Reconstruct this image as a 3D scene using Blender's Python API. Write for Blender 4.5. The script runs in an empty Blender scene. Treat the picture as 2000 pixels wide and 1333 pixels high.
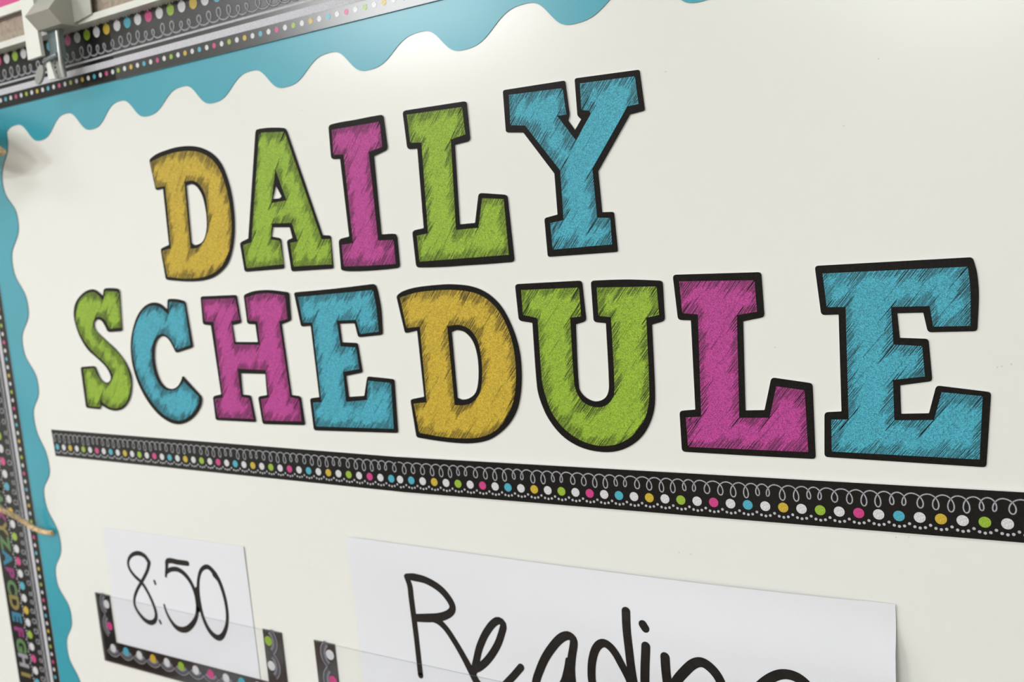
import bpy, math, random
from mathutils import Vector, Matrix
from mathutils.geometry import tessellate_polygon

SC = bpy.context.scene
COL = SC.collection
random.seed(7)

CAM_LOC = (0.332715,-0.484335,1.559203)
CAM_RIGHT = (0.8479701,0.5230824,-0.0856242)
CAM_UP = (0.0078878,0.1490705,0.9887951)
CAM_BACK = (0.5299854,-0.8391441,0.1222813)
LENS = 33.1241

# ------------------------------------------------------------ camera
cd = bpy.data.cameras.new('camera')
cam = bpy.data.objects.new('camera', cd)
COL.objects.link(cam)
cam.matrix_world = Matrix(((CAM_RIGHT[0], CAM_UP[0], CAM_BACK[0], CAM_LOC[0]),
                           (CAM_RIGHT[1], CAM_UP[1], CAM_BACK[1], CAM_LOC[1]),
                           (CAM_RIGHT[2], CAM_UP[2], CAM_BACK[2], CAM_LOC[2]), (0, 0, 0, 1)))
cd.sensor_fit = 'HORIZONTAL'
cd.sensor_width = 36.0
cd.lens = LENS
cd.clip_start = 0.01
cd.shift_y = 0.0
cd.dof.use_dof = True
cd.dof.focus_distance = 0.485
cd.dof.aperture_fstop = 11.5
SC.camera = cam

# ------------------------------------------------------------ world, lamps, exposure
w = bpy.data.worlds.new('world')
SC.world = w
w.use_nodes = True
w.node_tree.nodes['Background'].inputs[0].default_value = (0.95, 0.97, 1.0, 1)
w.node_tree.nodes['Background'].inputs[1].default_value = 0.3
SC.view_settings.view_transform = 'Standard'
SC.view_settings.look = 'None'
SC.view_settings.exposure = 0.32
SC.view_settings.gamma = 1.0
SC.view_settings.use_curve_mapping = False

def area(name, loc, sx, sy, power, color=(0.985, 1, 1.01), rot=(0, 0, 0)):
    l = bpy.data.lights.new(name, 'AREA')
    l.shape = 'RECTANGLE'
    l.size, l.size_y, l.energy, l.color = sx, sy, power, color
    o = bpy.data.objects.new(name, l)
    o.location = loc
    o.rotation_euler = rot
    COL.objects.link(o)
    return o
# recessed ceiling panels of the classroom, in a grid, the one by the right wall added as fill
PANELS = [(-2.6, -3.55), (-2.6, -1.25), (-0.2, -3.55), (-0.2, -1.25), (2.0, -3.55), (-0.2, -5.85)]
POWER = [114, 22, 58, 8, 18, 60]
for (px, py), pw in zip(PANELS, POWER):
    area('ceiling_panel_lamp', (px, py, 2.715), 1.15, 0.55, pw)

# ------------------------------------------------------------ helpers
def mat(name, color, rough=0.5, spec=0.5, coat=0.0, metallic=0.0, trans=0.0, alpha=1.0, noise=None, bump=None):
    """noise = (scale, low, high): grain that multiplies the colour; bump = (scale, strength)"""
    m = bpy.data.materials.new(name)
    m.use_nodes = True
    nt = m.node_tree
    b = nt.nodes['Principled BSDF']
    b.inputs['Base Color'].default_value = (*color, 1)
    b.inputs['Roughness'].default_value = rough
    b.inputs['Specular IOR Level'].default_value = spec
    b.inputs['Metallic'].default_value = metallic
    b.inputs['Coat Weight'].default_value = coat
    b.inputs['Coat Roughness'].default_value = 0.22
    b.inputs['Transmission Weight'].default_value = trans
    tc = nt.nodes.new('ShaderNodeTexCoord')
    if noise:
        n = nt.nodes.new('ShaderNodeTexNoise')
        n.inputs['Scale'].default_value = noise[0]
        n.inputs['Detail'].default_value = 2.0
        r = nt.nodes.new('ShaderNodeValToRGB')
        r.color_ramp.elements[0].position = 0.36
        r.color_ramp.elements[1].position = 0.62
        lo, hi = noise[1], noise[2]
        r.color_ramp.elements[0].color = (*[c * lo for c in color], 1)
        r.color_ramp.elements[1].color = (*[min(1, c * hi) for c in color], 1)
        nt.links.new(tc.outputs['Object'], n.inputs['Vector'])
        nt.links.new(n.outputs['Fac'], r.inputs['Fac'])
        nt.links.new(r.outputs['Color'], b.inputs['Base Color'])
    if bump:
        n2 = nt.nodes.new('ShaderNodeTexNoise')
        n2.inputs['Scale'].default_value = bump[0]
        n2.inputs['Detail'].default_value = 3.0
        bp = nt.nodes.new('ShaderNodeBump')
        bp.inputs['Strength'].default_value = bump[1]
        bp.inputs['Distance'].default_value = 0.001
        nt.links.new(tc.outputs['Object'], n2.inputs['Vector'])
        nt.links.new(n2.outputs['Fac'], bp.inputs['Height'])
        nt.links.new(bp.outputs['Normal'], b.inputs['Normal'])
    return m

def srgb(r, g, b):
    f = lambda v: (v / 255 / 12.92) if v / 255 <= 0.04045 else ((v / 255 + 0.055) / 1.055) ** 2.4
    return (f(r), f(g), f(b))

M = {}
M['board'] = mat('whiteboard_enamel', srgb(230, 230, 225), rough=0.22, spec=0.45, bump=(6.0, 0.02))
M['wall'] = mat('painted_wall', srgb(222, 221, 213), rough=0.7, noise=(40, 0.97, 1.02))
M['ceiling'] = mat('ceiling_tile', srgb(225, 225, 220), rough=0.9, noise=(60, 0.9, 1.05))
M['carpet'] = mat('grey_brown_carpet', srgb(108, 104, 98), rough=0.95, noise=(300, 0.7, 1.2), bump=(400, 0.5))
M['skirting'] = mat('vinyl_skirting', srgb(70, 66, 62), rough=0.5, noise=(20, 0.95, 1.05))
M['ink'] = mat('black_card_ink', (0.0105, 0.0090, 0.0080), rough=0.30, spec=0.1, noise=(900, 0.8, 1.25))
M['strip_ink'] = mat('glossy_black_card', (0.0085, 0.0078, 0.0072), rough=0.22, spec=0.22, noise=(900, 0.8, 1.2))
M['border_ink'] = mat('laminated_black_border_card', (0.0085, 0.0078, 0.0072), rough=0.22, spec=0.5, coat=0.45, noise=(900, 0.8, 1.2))
M['pocket_ink'] = mat('glossy_pocket_frame', (0.0085, 0.0078, 0.0072), rough=0.12, spec=0.5, coat=0.6, noise=(900, 0.8, 1.2))
M['speck'] = mat('faint_marker_speck', srgb(196, 197, 198), rough=0.5, noise=(600, 0.9, 1.05))
M['wood'] = mat('brown_desk_wood', srgb(120, 72, 38), rough=0.45, noise=(12, 0.75, 1.2))
M['card_edge'] = mat('white_card_core', srgb(240, 238, 244), rough=0.7, noise=(500, 0.93, 1.03))
GRAIN = (2800, 0.48, 1.30)
RGBS = dict(teal=(72, 168, 190), green=(146, 180, 52), magenta=(184, 66, 146), gold=(200, 170, 52), yellow=(200, 170, 52),
            pink=(200, 60, 130), white=(212, 212, 216), silver=(190, 190, 198))
for k, c in RGBS.items():
    M['glit_' + k] = mat(k + '_glitter_print', srgb(*c), rough=0.48, spec=0.3, noise=GRAIN)
    M['dot_' + k] = mat(k + '_dot_print', srgb(*c), rough=0.3, spec=0.4, coat=0.3, noise=(1500, 0.72, 1.15))
M['hatch'] = mat('black_hatching_ink', (0.010, 0.009, 0.008), rough=0.4, spec=0.35, noise=(700, 0.7, 1.6))
M['line'] = mat('silver_line_print', srgb(188, 188, 194), rough=0.4, spec=0.3, noise=(1500, 0.75, 1.1))
M['band'] = mat('silver_glitter_band', srgb(196, 195, 203), rough=0.42, spec=0.4, noise=(1300, 0.80, 1.12))
M['halo'] = mat('grey_chalk_shade_print', srgb(84, 84, 90), rough=0.4, spec=0.35, noise=(900, 0.7, 1.2))
M['halo_dark'] = mat('dark_chalk_shade_print', srgb(58, 58, 64), rough=0.4, spec=0.35, noise=(900, 0.7, 1.2))
M['lace'] = mat('grey_lace_print', srgb(80, 80, 88), rough=0.35, spec=0.4, noise=(900, 0.8, 1.2))
M['trim'] = mat('teal_scalloped_card', srgb(22, 150, 170), rough=0.34, spec=0.5, coat=0.4, noise=(14, 0.97, 1.03), bump=(9.0, 0.25))
M['paper'] = mat('white_copy_paper', srgb(232, 233, 239), rough=0.75, spec=0.25, noise=(8, 0.985, 1.01))
M['marker'] = mat('black_marker_ink', (0.011, 0.009, 0.008), rough=0.45, spec=0.3, noise=(300, 0.8, 1.3))
M['alu'] = mat('pale_aluminium_rail', srgb(222, 222, 214), rough=0.4, spec=0.5, noise=(50, 0.96, 1.03))
M['cork'] = mat('beige_cork_strip', srgb(168, 154, 140), rough=0.9, spec=0.2, noise=(260, 0.85, 1.1))
M['groove'] = mat('shadowed_groove_plastic', srgb(110, 96, 90), rough=0.7, noise=(60, 0.9, 1.1))  # dark colour carries the shade of the rail's groove
M['hook'] = mat('white_enamelled_steel', srgb(226, 227, 220), rough=0.4, spec=0.5, noise=(30, 0.97, 1.02))
M['hook_grey'] = mat('grey_steel', srgb(150, 152, 146), rough=0.4, spec=0.5, noise=(60, 0.92, 1.05))
M['hook_shaded'] = mat('shaded_white_steel', srgb(178, 178, 168), rough=0.4, noise=(40, 0.96, 1.03))  # white steel greyed, so the colour carries the shade on nose and side plate
M['wire'] = mat('bright_spring_wire', srgb(190, 192, 190), rough=0.3, metallic=0.6, noise=(80, 0.9, 1.05))
M['clear'] = mat('smoky_clear_plastic', srgb(120, 134, 136), rough=0.15, spec=0.5, noise=(20, 0.95, 1.05))
M['pink'] = mat('magenta_poster_print', srgb(206, 40, 124), rough=0.5, noise=(30, 0.96, 1.04))
M['twine'] = mat('tan_jute', srgb(216, 188, 146), rough=0.9, spec=0.2, noise=(420, 0.65, 1.2))
M['lamp_frame'] = mat('white_lamp_frame', srgb(235, 235, 235), rough=0.5, noise=(20, 0.98, 1.02))

def clear_sheet_mat():
    m = bpy.data.materials.new('clear_pocket_film')
    m.use_nodes = True
    nt = m.node_tree
    for n in list(nt.nodes):
        nt.nodes.remove(n)
    out = nt.nodes.new('ShaderNodeOutputMaterial')
    mix = nt.nodes.new('ShaderNodeMixShader')
    tr = nt.nodes.new('ShaderNodeBsdfTransparent')
    gl = nt.nodes.new('ShaderNodeBsdfGlossy')
    fr = nt.nodes.new('ShaderNodeFresnel')
    nz = nt.nodes.new('ShaderNodeTexNoise')
    bp = nt.nodes.new('ShaderNodeBump')
    nz.inputs['Scale'].default_value = 9.0
    bp.inputs['Strength'].default_value = 0.05
    bp.inputs['Distance'].default_value = 0.002
    fr.inputs['IOR'].default_value = 1.18
    tr.inputs[0].default_value = (0.995, 0.995, 0.995, 1)
    gl.inputs['Roughness'].default_value = 0.08
    nt.links.new(nz.outputs['Fac'], bp.inputs['Height'])
    nt.links.new(bp.outputs['Normal'], gl.inputs['Normal'])
    nt.links.new(fr.outputs[0], mix.inputs[0])
    nt.links.new(tr.outputs[0], mix.inputs[1])
    nt.links.new(gl.outputs[0], mix.inputs[2])
    nt.links.new(mix.outputs[0], out.inputs[0])
    return m
M['film'] = clear_sheet_mat()
# thin paper lets some light through
nt = M['paper'].node_tree
tl = nt.nodes.new('ShaderNodeBsdfTranslucent')
tl.inputs[0].default_value = (*srgb(236, 236, 236), 1)
mx = nt.nodes.new('ShaderNodeMixShader')
mx.inputs[0].default_value = 0.08
nt.links.new(nt.nodes['Principled BSDF'].outputs[0], mx.inputs[1])
nt.links.new(tl.outputs[0], mx.inputs[2])
nt.links.new(mx.outputs[0], nt.nodes['Material Output'].inputs[0])

def tag(o, label=None, cat=None, group=None, kind=None):
    for k, v in (('label', label), ('category', cat), ('group', group), ('kind', kind)):
        if v:
            o[k] = v
    return o

def empty(name, loc):
    o = bpy.data.objects.new(name, None)
    o.empty_display_size = 0.02
    o.location = loc
    COL.objects.link(o)
    return o

def world_loc(o):
    v = Vector((0, 0, 0))
    while o is not None:
        v += o.location
        o = o.parent
    return v

class MB:
    """collects faces in world coordinates, then links them as one mesh object"""
    def __init__(s):
        s.v, s.f, s.mi, s.sm = [], [], [], []
    def add(s, vs, fs, mi=0, smooth=False):
        n = len(s.v)
        s.v += [tuple(p) for p in vs]
        for f in fs:
            s.f.append([i + n for i in f]); s.mi.append(mi); s.sm.append(smooth)
    def box(s, x0, x1, y0, y1, z0, z1, mi=0):
        s.add([(x0, y0, z0), (x1, y0, z0), (x1, y1, z0), (x0, y1, z0), (x0, y0, z1), (x1, y0, z1), (x1, y1, z1), (x0, y1, z1)],
              [(0, 1, 5, 4), (1, 2, 6, 5), (2, 3, 7, 6), (3, 0, 4, 7), (4, 5, 6, 7), (3, 2, 1, 0)], mi)
    def plate(s, outer, holes, y_front, y_back, mi_face=0, mi_side=0):
        """flat card with an outline and holes in the board plane, front at y_front (towards the room)"""
        loops = [outer] + list(holes)
        flat = [p for l in loops for p in l]
        tris = tessellate_polygon([[Vector((x, z, 0)) for x, z in l] for l in loops])
        tf = []
        for a, b, c in tris:
            A, B, Cc = flat[a], flat[b], flat[c]
            cr = (B[0] - A[0]) * (Cc[1] - A[1]) - (B[1] - A[1]) * (Cc[0] - A[0])
            tf.append((a, b, c) if cr > 0 else (a, c, b))
        s.add([(x, y_front, z) for x, z in flat], tf, mi_face)
        if y_back is not None:
            s.add([(x, y_back, z) for x, z in flat], [t[::-1] for t in tf], mi_side)
            for l in loops:
                n = len(l)
                s.add([(x, y_front, z) for x, z in l] + [(x, y_back, z) for x, z in l],
                      [(i, (i + 1) % n, n + (i + 1) % n, n + i) for i in range(n)], mi_side)
    def disc(s, x, z, y, rx, rz=None, n=20, mi=0):
        rz = rz or rx
        s.add([(x + rx * math.cos(2 * math.pi * i / n), y, z + rz * math.sin(2 * math.pi * i / n)) for i in range(n)], [tuple(range(n))], mi)
    def ribbon(s, pts, ws, y=None, caps=True, mi=0):
        """pts (x, z), full widths ws, flat on the plane y (a number or a function of x, z)"""
        yf = y if callable(y) else (lambda a, b: y)
        L, R = [], []
        n = len(pts)
        for i in range(n):
            a, b = pts[max(0, i - 1)], pts[min(n - 1, i + 1)]
            dx, dz = b[0] - a[0], b[1] - a[1]
            l = math.hypot(dx, dz) or 1e-9
            nx, nz = -dz / l * ws[i] / 2, dx / l * ws[i] / 2
            L.append((pts[i][0] + nx, pts[i][1] + nz)); R.append((pts[i][0] - nx, pts[i][1] - nz))
        vs = [(x, yf(x, z), z) for x, z in L + R]
        s.add(vs, [(n + i, n + i + 1, i + 1, i) for i in range(n - 1)], mi)
        if caps:
            for i in (0, n - 1):
                x, z = pts[i]
                k = 14
                s.add([(x + ws[i] / 2 * math.cos(2 * math.pi * j / k), yf(x, z), z + ws[i] / 2 * math.sin(2 * math.pi * j / k)) for j in range(k)], [tuple(range(k))], mi)
    def tube(s, pts, rad, n=10, mi=0, smooth=True):
        P = [Vector(p) for p in pts]
        rs = rad if isinstance(rad, (list, tuple)) else [rad] * len(P)
        rings = []
        for i, p in enumerate(P):
            d = (P[min(len(P) - 1, i + 1)] - P[max(0, i - 1)]).normalized()
            u = d.cross(Vector((0, 0.3, 1))).normalized()
            v = d.cross(u)
            rings.append([p + rs[i] * (math.cos(2 * math.pi * j / n) * u + math.sin(2 * math.pi * j / n) * v) for j in range(n)])
        vs = [q for r in rings for q in r]
        fs = [(i * n + j, i * n + (j + 1) % n, (i + 1) * n + (j + 1) % n, (i + 1) * n + j) for i in range(len(P) - 1) for j in range(n)]
        s.add(vs, fs, mi, smooth)
        s.add(rings[0], [tuple(range(n))[::-1]], mi); s.add(rings[-1], [tuple(range(n))], mi)
    def build(s, name, mats, parent=None, loc=None):
        """loc = world position of the object's origin; vertices are stored relative to it"""
        mats = mats if isinstance(mats, (list, tuple)) else [mats]
        base = world_loc(parent) if parent else Vector((0, 0, 0))
        org = Vector(loc) if loc else base
        me = bpy.data.meshes.new(name)
        me.from_pydata([tuple(Vector(p) - org) for p in s.v], [], s.f)
        for m in mats:
            me.materials.append(m)
        me.polygons.foreach_set('material_index', s.mi)
        me.polygons.foreach_set('use_smooth', s.sm)
        me.update()
        o = bpy.data.objects.new(name, me)
        COL.objects.link(o)
        if parent:
            o.parent = parent
        o.location = org - base
        return o

# ------------------------------------------------------------ the room
def room():
    X0, X1, Y0, Y1, H = -4.4, 2.7, -7.2, 0.03, 2.75
    b = MB(); b.box(X0 - .1, X1 + .1, Y0 - .1, Y1 + .1, -0.1, 0.0); tag(b.build('floor', M['carpet']), kind='structure')
    b = MB(); b.box(X0 - .1, X1 + .1, Y0 - .1, Y1 + .1, H, H + .1); tag(b.build('ceiling', M['ceiling']), kind='structure')
    b = MB(); b.box(X0 - .1, X1 + .1, Y1 - .012, Y1 + .1, 0, H); tag(b.build('wall_back', M['wall']), kind='structure')
    b = MB(); b.box(X0 - .1, X0, Y0, Y1 - .012, 0, H); tag(b.build('wall_left', M['wall']), kind='structure')
    b = MB(); b.box(X1, X1 + .1, Y0, Y1 - .012, 0, H); tag(b.build('wall_right', M['wall']), kind='structure')
    b = MB(); b.box(X0 - .1, X1 + .1, Y0 - .1, Y0, 0, H); tag(b.build('wall_front', M['wall']), kind='structure')
    b = MB(); b.box(X0, X1, Y1 - .024, Y1 - .0121, 0, 0.1); tag(b.build('baseboard_back', M['skirting']), kind='structure')
room()

# ------------------------------------------------------------ whiteboard
Z0 = 1.5
def whiteboard():
    b = MB()
    x0, x1, z0, z1, r = -0.66, 1.55, 0.82, 1.775, 0.004
    b.box(x0, x1, 0.0, 0.0178, z0, z1)
    return tag(b.build('whiteboard', M['board'], loc=(0.4, 0.0, z0)), 'large cream white enamel board behind the letters and cards', 'whiteboard')
whiteboard()

# ------------------------------------------------------------ outlines on the board plane, metres (x, z)
LETTERS = [
 ('D','yellow','gold glitter capital D starting the word DAILY, black outlined card',
  [(-0.28758,1.63078),(-0.28757,1.63154),(-0.28731,1.63221),(-0.28682,1.63279),(-0.28608,1.63329),(-0.2851,1.63369),(-0.28485,1.63384),(-0.28337,1.63438),(-0.28188,1.63489),(-0.28035,1.63537),(-0.27879,1.63577),(-0.27711,1.63613),(-0.27541,1.63643),(-0.27369,1.63669),(-0.27196,1.63691),(-0.27023,1.63711),(-0.26849,1.63729),(-0.266,1.63754),(-0.26352,1.63778),(-0.26103,1.63799),(-0.25855,1.63816),(-0.25606,1.63828),(-0.25358,1.63833),(-0.25119,1.63831),(-0.2488,1.63824),(-0.24642,1.63812),(-0.24405,1.63794),(-0.2417,1.63771),(-0.23937,1.63741),(-0.23729,1.6371),(-0.23523,1.63674),(-0.23319,1.63633),(-0.23119,1.63585),(-0.22924,1.6353),(-0.22735,1.63468),(-0.22529,1.6339),(-0.22329,1.63307),(-0.22135,1.63217),(-0.21949,1.63121),(-0.21772,1.63018),(-0.21606,1.62908),(-0.21451,1.62791),(-0.21305,1.62668),(-0.21171,1.6254),(-0.21048,1.62406),(-0.20936,1.62269),(-0.20837,1.62129),(-0.20729,1.61948),(-0.20636,1.61764),(-0.20555,1.61577),(-0.20484,1.61388),(-0.20421,1.61198),(-0.20361,1.61008),(-0.20304,1.6081),(-0.20255,1.60611),(-0.20213,1.60412),(-0.20177,1.60211),(-0.20148,1.60011),(-0.20125,1.5981),(-0.20106,1.59588),(-0.20096,1.59366),(-0.20091,1.59143),(-0.20092,1.58921),(-0.20098,1.58698),(-0.20106,1.58475),(-0.20116,1.58305),(-0.2013,1.58134),(-0.20149,1.57964),(-0.20171,1.57794),(-0.20197,1.57623),(-0.20226,1.57453),(-0.20251,1.57317),(-0.2028,1.57181),(-0.20312,1.57045),(-0.20347,1.56909),(-0.20386,1.56774),(-0.20429,1.56639),(-0.2048,1.56485),(-0.20534,1.56332),(-0.20591,1.56179),(-0.20654,1.56026),(-0.20723,1.55875),(-0.20801,1.55725),(-0.20884,1.55578),(-0.20972,1.55431),(-0.21067,1.55285),(-0.2117,1.55142),(-0.21284,1.55003),(-0.21409,1.54868),(-0.21522,1.54762),(-0.21645,1.54662),(-0.21778,1.54566),(-0.21918,1.54475),(-0.22065,1.54388),(-0.22216,1.54305),(-0.22377,1.54224),(-0.22543,1.54146),(-0.22714,1.54073),(-0.2289,1.54006),(-0.23071,1.53946),(-0.23257,1.53894),(-0.23467,1.53846),(-0.2368,1.53806),(-0.23898,1.53774),(-0.24117,1.53748),(-0.24338,1.53728),(-0.2456,1.53713),(-0.24827,1.53702),(-0.25096,1.53698),(-0.25365,1.53699),(-0.25636,1.53706),(-0.25906,1.53715),(-0.26178,1.53726),(-0.26395,1.53738),(-0.26612,1.53753),(-0.26829,1.53772),(-0.27046,1.53793),(-0.27263,1.53814),(-0.27481,1.53835),(-0.27679,1.53855),(-0.27876,1.53876),(-0.28074,1.53897),(-0.28272,1.53919),(-0.2836,1.5393),(-0.28472,1.5395),(-0.2856,1.53984),(-0.28625,1.54032),(-0.28666,1.54094),(-0.28683,1.54169),(-0.28811,1.56209),(-0.28804,1.56285),(-0.28771,1.56351),(-0.28713,1.56405),(-0.28629,1.56448),(-0.2852,1.56481),(-0.27829,1.56632),(-0.27805,1.56639),(-0.27787,1.56649),(-0.27773,1.56661),(-0.27765,1.56675),(-0.27762,1.56692),(-0.27611,1.6089),(-0.27613,1.60906),(-0.27621,1.60918),(-0.27634,1.60925),(-0.27653,1.60929),(-0.27677,1.60929),(-0.28156,1.60888),(-0.28268,1.60887),(-0.28358,1.60903),(-0.28425,1.60938),(-0.2847,1.60992),(-0.28492,1.61063)],
  [[(-0.24863,1.60866),(-0.24858,1.60886),(-0.24847,1.60903),(-0.24829,1.60915),(-0.24805,1.60922),(-0.24774,1.60926),(-0.24647,1.60943),(-0.24541,1.60956),(-0.24436,1.60964),(-0.24332,1.60962),(-0.24232,1.60947),(-0.24131,1.60917),(-0.24036,1.60878),(-0.23948,1.60831),(-0.23868,1.60777),(-0.23796,1.60719),(-0.23732,1.60658),(-0.23638,1.60554),(-0.23552,1.60447),(-0.23475,1.60336),(-0.23409,1.60223),(-0.23352,1.60107),(-0.23307,1.5999),(-0.23255,1.59815),(-0.23217,1.59639),(-0.23189,1.59462),(-0.23169,1.59283),(-0.23155,1.59105),(-0.23144,1.58926),(-0.23138,1.58769),(-0.23138,1.58612),(-0.23143,1.58454),(-0.23154,1.58297),(-0.23171,1.5814),(-0.23194,1.57983),(-0.23217,1.5786),(-0.23245,1.57739),(-0.23279,1.57617),(-0.2332,1.57496),(-0.23367,1.57377),(-0.23423,1.57259),(-0.23474,1.57161),(-0.23532,1.57063),(-0.23595,1.56968),(-0.23668,1.56875),(-0.23749,1.56786),(-0.23842,1.56702),(-0.23911,1.56653),(-0.2399,1.5661),(-0.24076,1.56573),(-0.24168,1.56541),(-0.24263,1.56513),(-0.24358,1.56489),(-0.24437,1.56473),(-0.24518,1.5646),(-0.24601,1.56452),(-0.24683,1.5645),(-0.24765,1.56454),(-0.24843,1.56466),(-0.24897,1.56483),(-0.24943,1.5651),(-0.24984,1.56541),(-0.25021,1.56576),(-0.2504,1.56602),(-0.25061,1.56619),(-0.25078,1.56638),(-0.25089,1.56657),(-0.25095,1.56678),(-0.25096,1.56701)]],
  [(-0.28659,1.6303),(-0.28659,1.63037),(-0.28656,1.63043),(-0.28651,1.63048),(-0.28644,1.63052),(-0.28633,1.63055),(-0.28194,1.63148),(-0.27962,1.63198),(-0.2773,1.63246),(-0.27497,1.6329),(-0.27262,1.63327),(-0.27012,1.6336),(-0.26761,1.63389),(-0.2651,1.63413),(-0.26259,1.63433),(-0.26007,1.63448),(-0.25756,1.63457),(-0.25488,1.63461),(-0.2522,1.63461),(-0.24952,1.63456),(-0.24686,1.63446),(-0.24422,1.63428),(-0.2416,1.63402),(-0.23951,1.63376),(-0.23743,1.63343),(-0.23538,1.63304),(-0.23337,1.63257),(-0.23141,1.63203),(-0.22951,1.63141),(-0.22756,1.63068),(-0.22565,1.62989),(-0.22382,1.62903),(-0.22207,1.6281),(-0.22043,1.62709),(-0.21892,1.62601),(-0.21727,1.62464),(-0.21575,1.6232),(-0.21436,1.6217),(-0.21309,1.62016),(-0.21196,1.61857),(-0.21097,1.61696),(-0.20996,1.61498),(-0.20913,1.61297),(-0.20844,1.61093),(-0.20785,1.60888),(-0.20732,1.60682),(-0.20681,1.60476),(-0.20638,1.60286),(-0.20601,1.60096),(-0.20569,1.59905),(-0.20544,1.59714),(-0.20524,1.59522),(-0.20509,1.59331),(-0.20498,1.59108),(-0.20491,1.58885),(-0.2049,1.58662),(-0.20495,1.58439),(-0.20505,1.58215),(-0.20521,1.57992),(-0.20539,1.57804),(-0.20563,1.57615),(-0.20592,1.57427),(-0.20628,1.5724),(-0.2067,1.57052),(-0.2072,1.56866),(-0.20777,1.56677),(-0.2084,1.56489),(-0.20909,1.56301),(-0.20988,1.56114),(-0.21076,1.55929),(-0.21176,1.55747),(-0.21265,1.55606),(-0.21364,1.55467),(-0.21473,1.55331),(-0.21592,1.55198),(-0.21719,1.55069),(-0.21855,1.54943),(-0.21981,1.54838),(-0.22115,1.54736),(-0.22257,1.54639),(-0.22407,1.54547),(-0.22565,1.54461),(-0.2273,1.54383),(-0.22904,1.54311),(-0.23086,1.54248),(-0.23273,1.54192),(-0.23465,1.54142),(-0.23661,1.54098),(-0.23858,1.5406),(-0.2407,1.54026),(-0.24285,1.53999),(-0.24502,1.53979),(-0.2472,1.53964),(-0.2494,1.53953),(-0.25159,1.53945),(-0.25402,1.53939),(-0.25646,1.53937),(-0.2589,1.5394),(-0.26135,1.53947),(-0.26379,1.53959),(-0.26623,1.53975),(-0.26923,1.54002),(-0.27221,1.54037),(-0.27519,1.54075),(-0.27818,1.54117),(-0.2839,1.54194),(-0.28401,1.54196),(-0.28409,1.54199),(-0.28416,1.54204),(-0.2842,1.5421),(-0.28422,1.54217),(-0.28641,1.56196),(-0.28641,1.56203),(-0.28638,1.56209),(-0.28632,1.56214),(-0.28624,1.56217),(-0.28613,1.56219),(-0.27575,1.5636),(-0.27573,1.5636),(-0.27571,1.56361),(-0.2757,1.56362),(-0.27569,1.56363),(-0.27569,1.56365),(-0.27293,1.61095),(-0.27293,1.61096),(-0.27294,1.61097),(-0.27295,1.61098),(-0.27297,1.61099),(-0.273,1.61099),(-0.28359,1.61073),(-0.2837,1.61073),(-0.28379,1.61075),(-0.28385,1.61079),(-0.28389,1.61084),(-0.28392,1.61091)],
  [[(-0.25063,1.61195),(-0.25062,1.61199),(-0.2506,1.61202),(-0.25056,1.61205),(-0.25051,1.61206),(-0.25045,1.61206),(-0.24737,1.6122),(-0.24574,1.6123),(-0.24414,1.61233),(-0.24257,1.61225),(-0.24105,1.61198),(-0.23961,1.61154),(-0.23826,1.61097),(-0.237,1.61029),(-0.23586,1.60953),(-0.23483,1.60871),(-0.23394,1.60784),(-0.23285,1.60656),(-0.23192,1.60523),(-0.23112,1.60386),(-0.23046,1.60245),(-0.22993,1.60102),(-0.22953,1.59959),(-0.22922,1.59786),(-0.2291,1.59612),(-0.22911,1.59437),(-0.2292,1.59261),(-0.22933,1.59086),(-0.22944,1.5891),(-0.22954,1.58754),(-0.22966,1.58597),(-0.22981,1.58441),(-0.23001,1.58284),(-0.23025,1.58128),(-0.23055,1.57972),(-0.23085,1.57833),(-0.23116,1.57693),(-0.23152,1.57554),(-0.23196,1.57416),(-0.2325,1.57279),(-0.23318,1.57146),(-0.23386,1.57037),(-0.23464,1.56932),(-0.23553,1.56829),(-0.2365,1.5673),(-0.23757,1.56635),(-0.23871,1.56544),(-0.2397,1.56475),(-0.24077,1.56409),(-0.24191,1.56349),(-0.24311,1.56296),(-0.24438,1.5625),(-0.2457,1.56213),(-0.24692,1.56193),(-0.24817,1.56186),(-0.24944,1.56189),(-0.25072,1.56196),(-0.25311,1.56205),(-0.25317,1.56205),(-0.25322,1.56207),(-0.25325,1.56209),(-0.25327,1.56212),(-0.25328,1.56216)]]),
 ('A','green','lime green glitter capital A in DAILY, between the gold D and magenta I',
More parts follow.
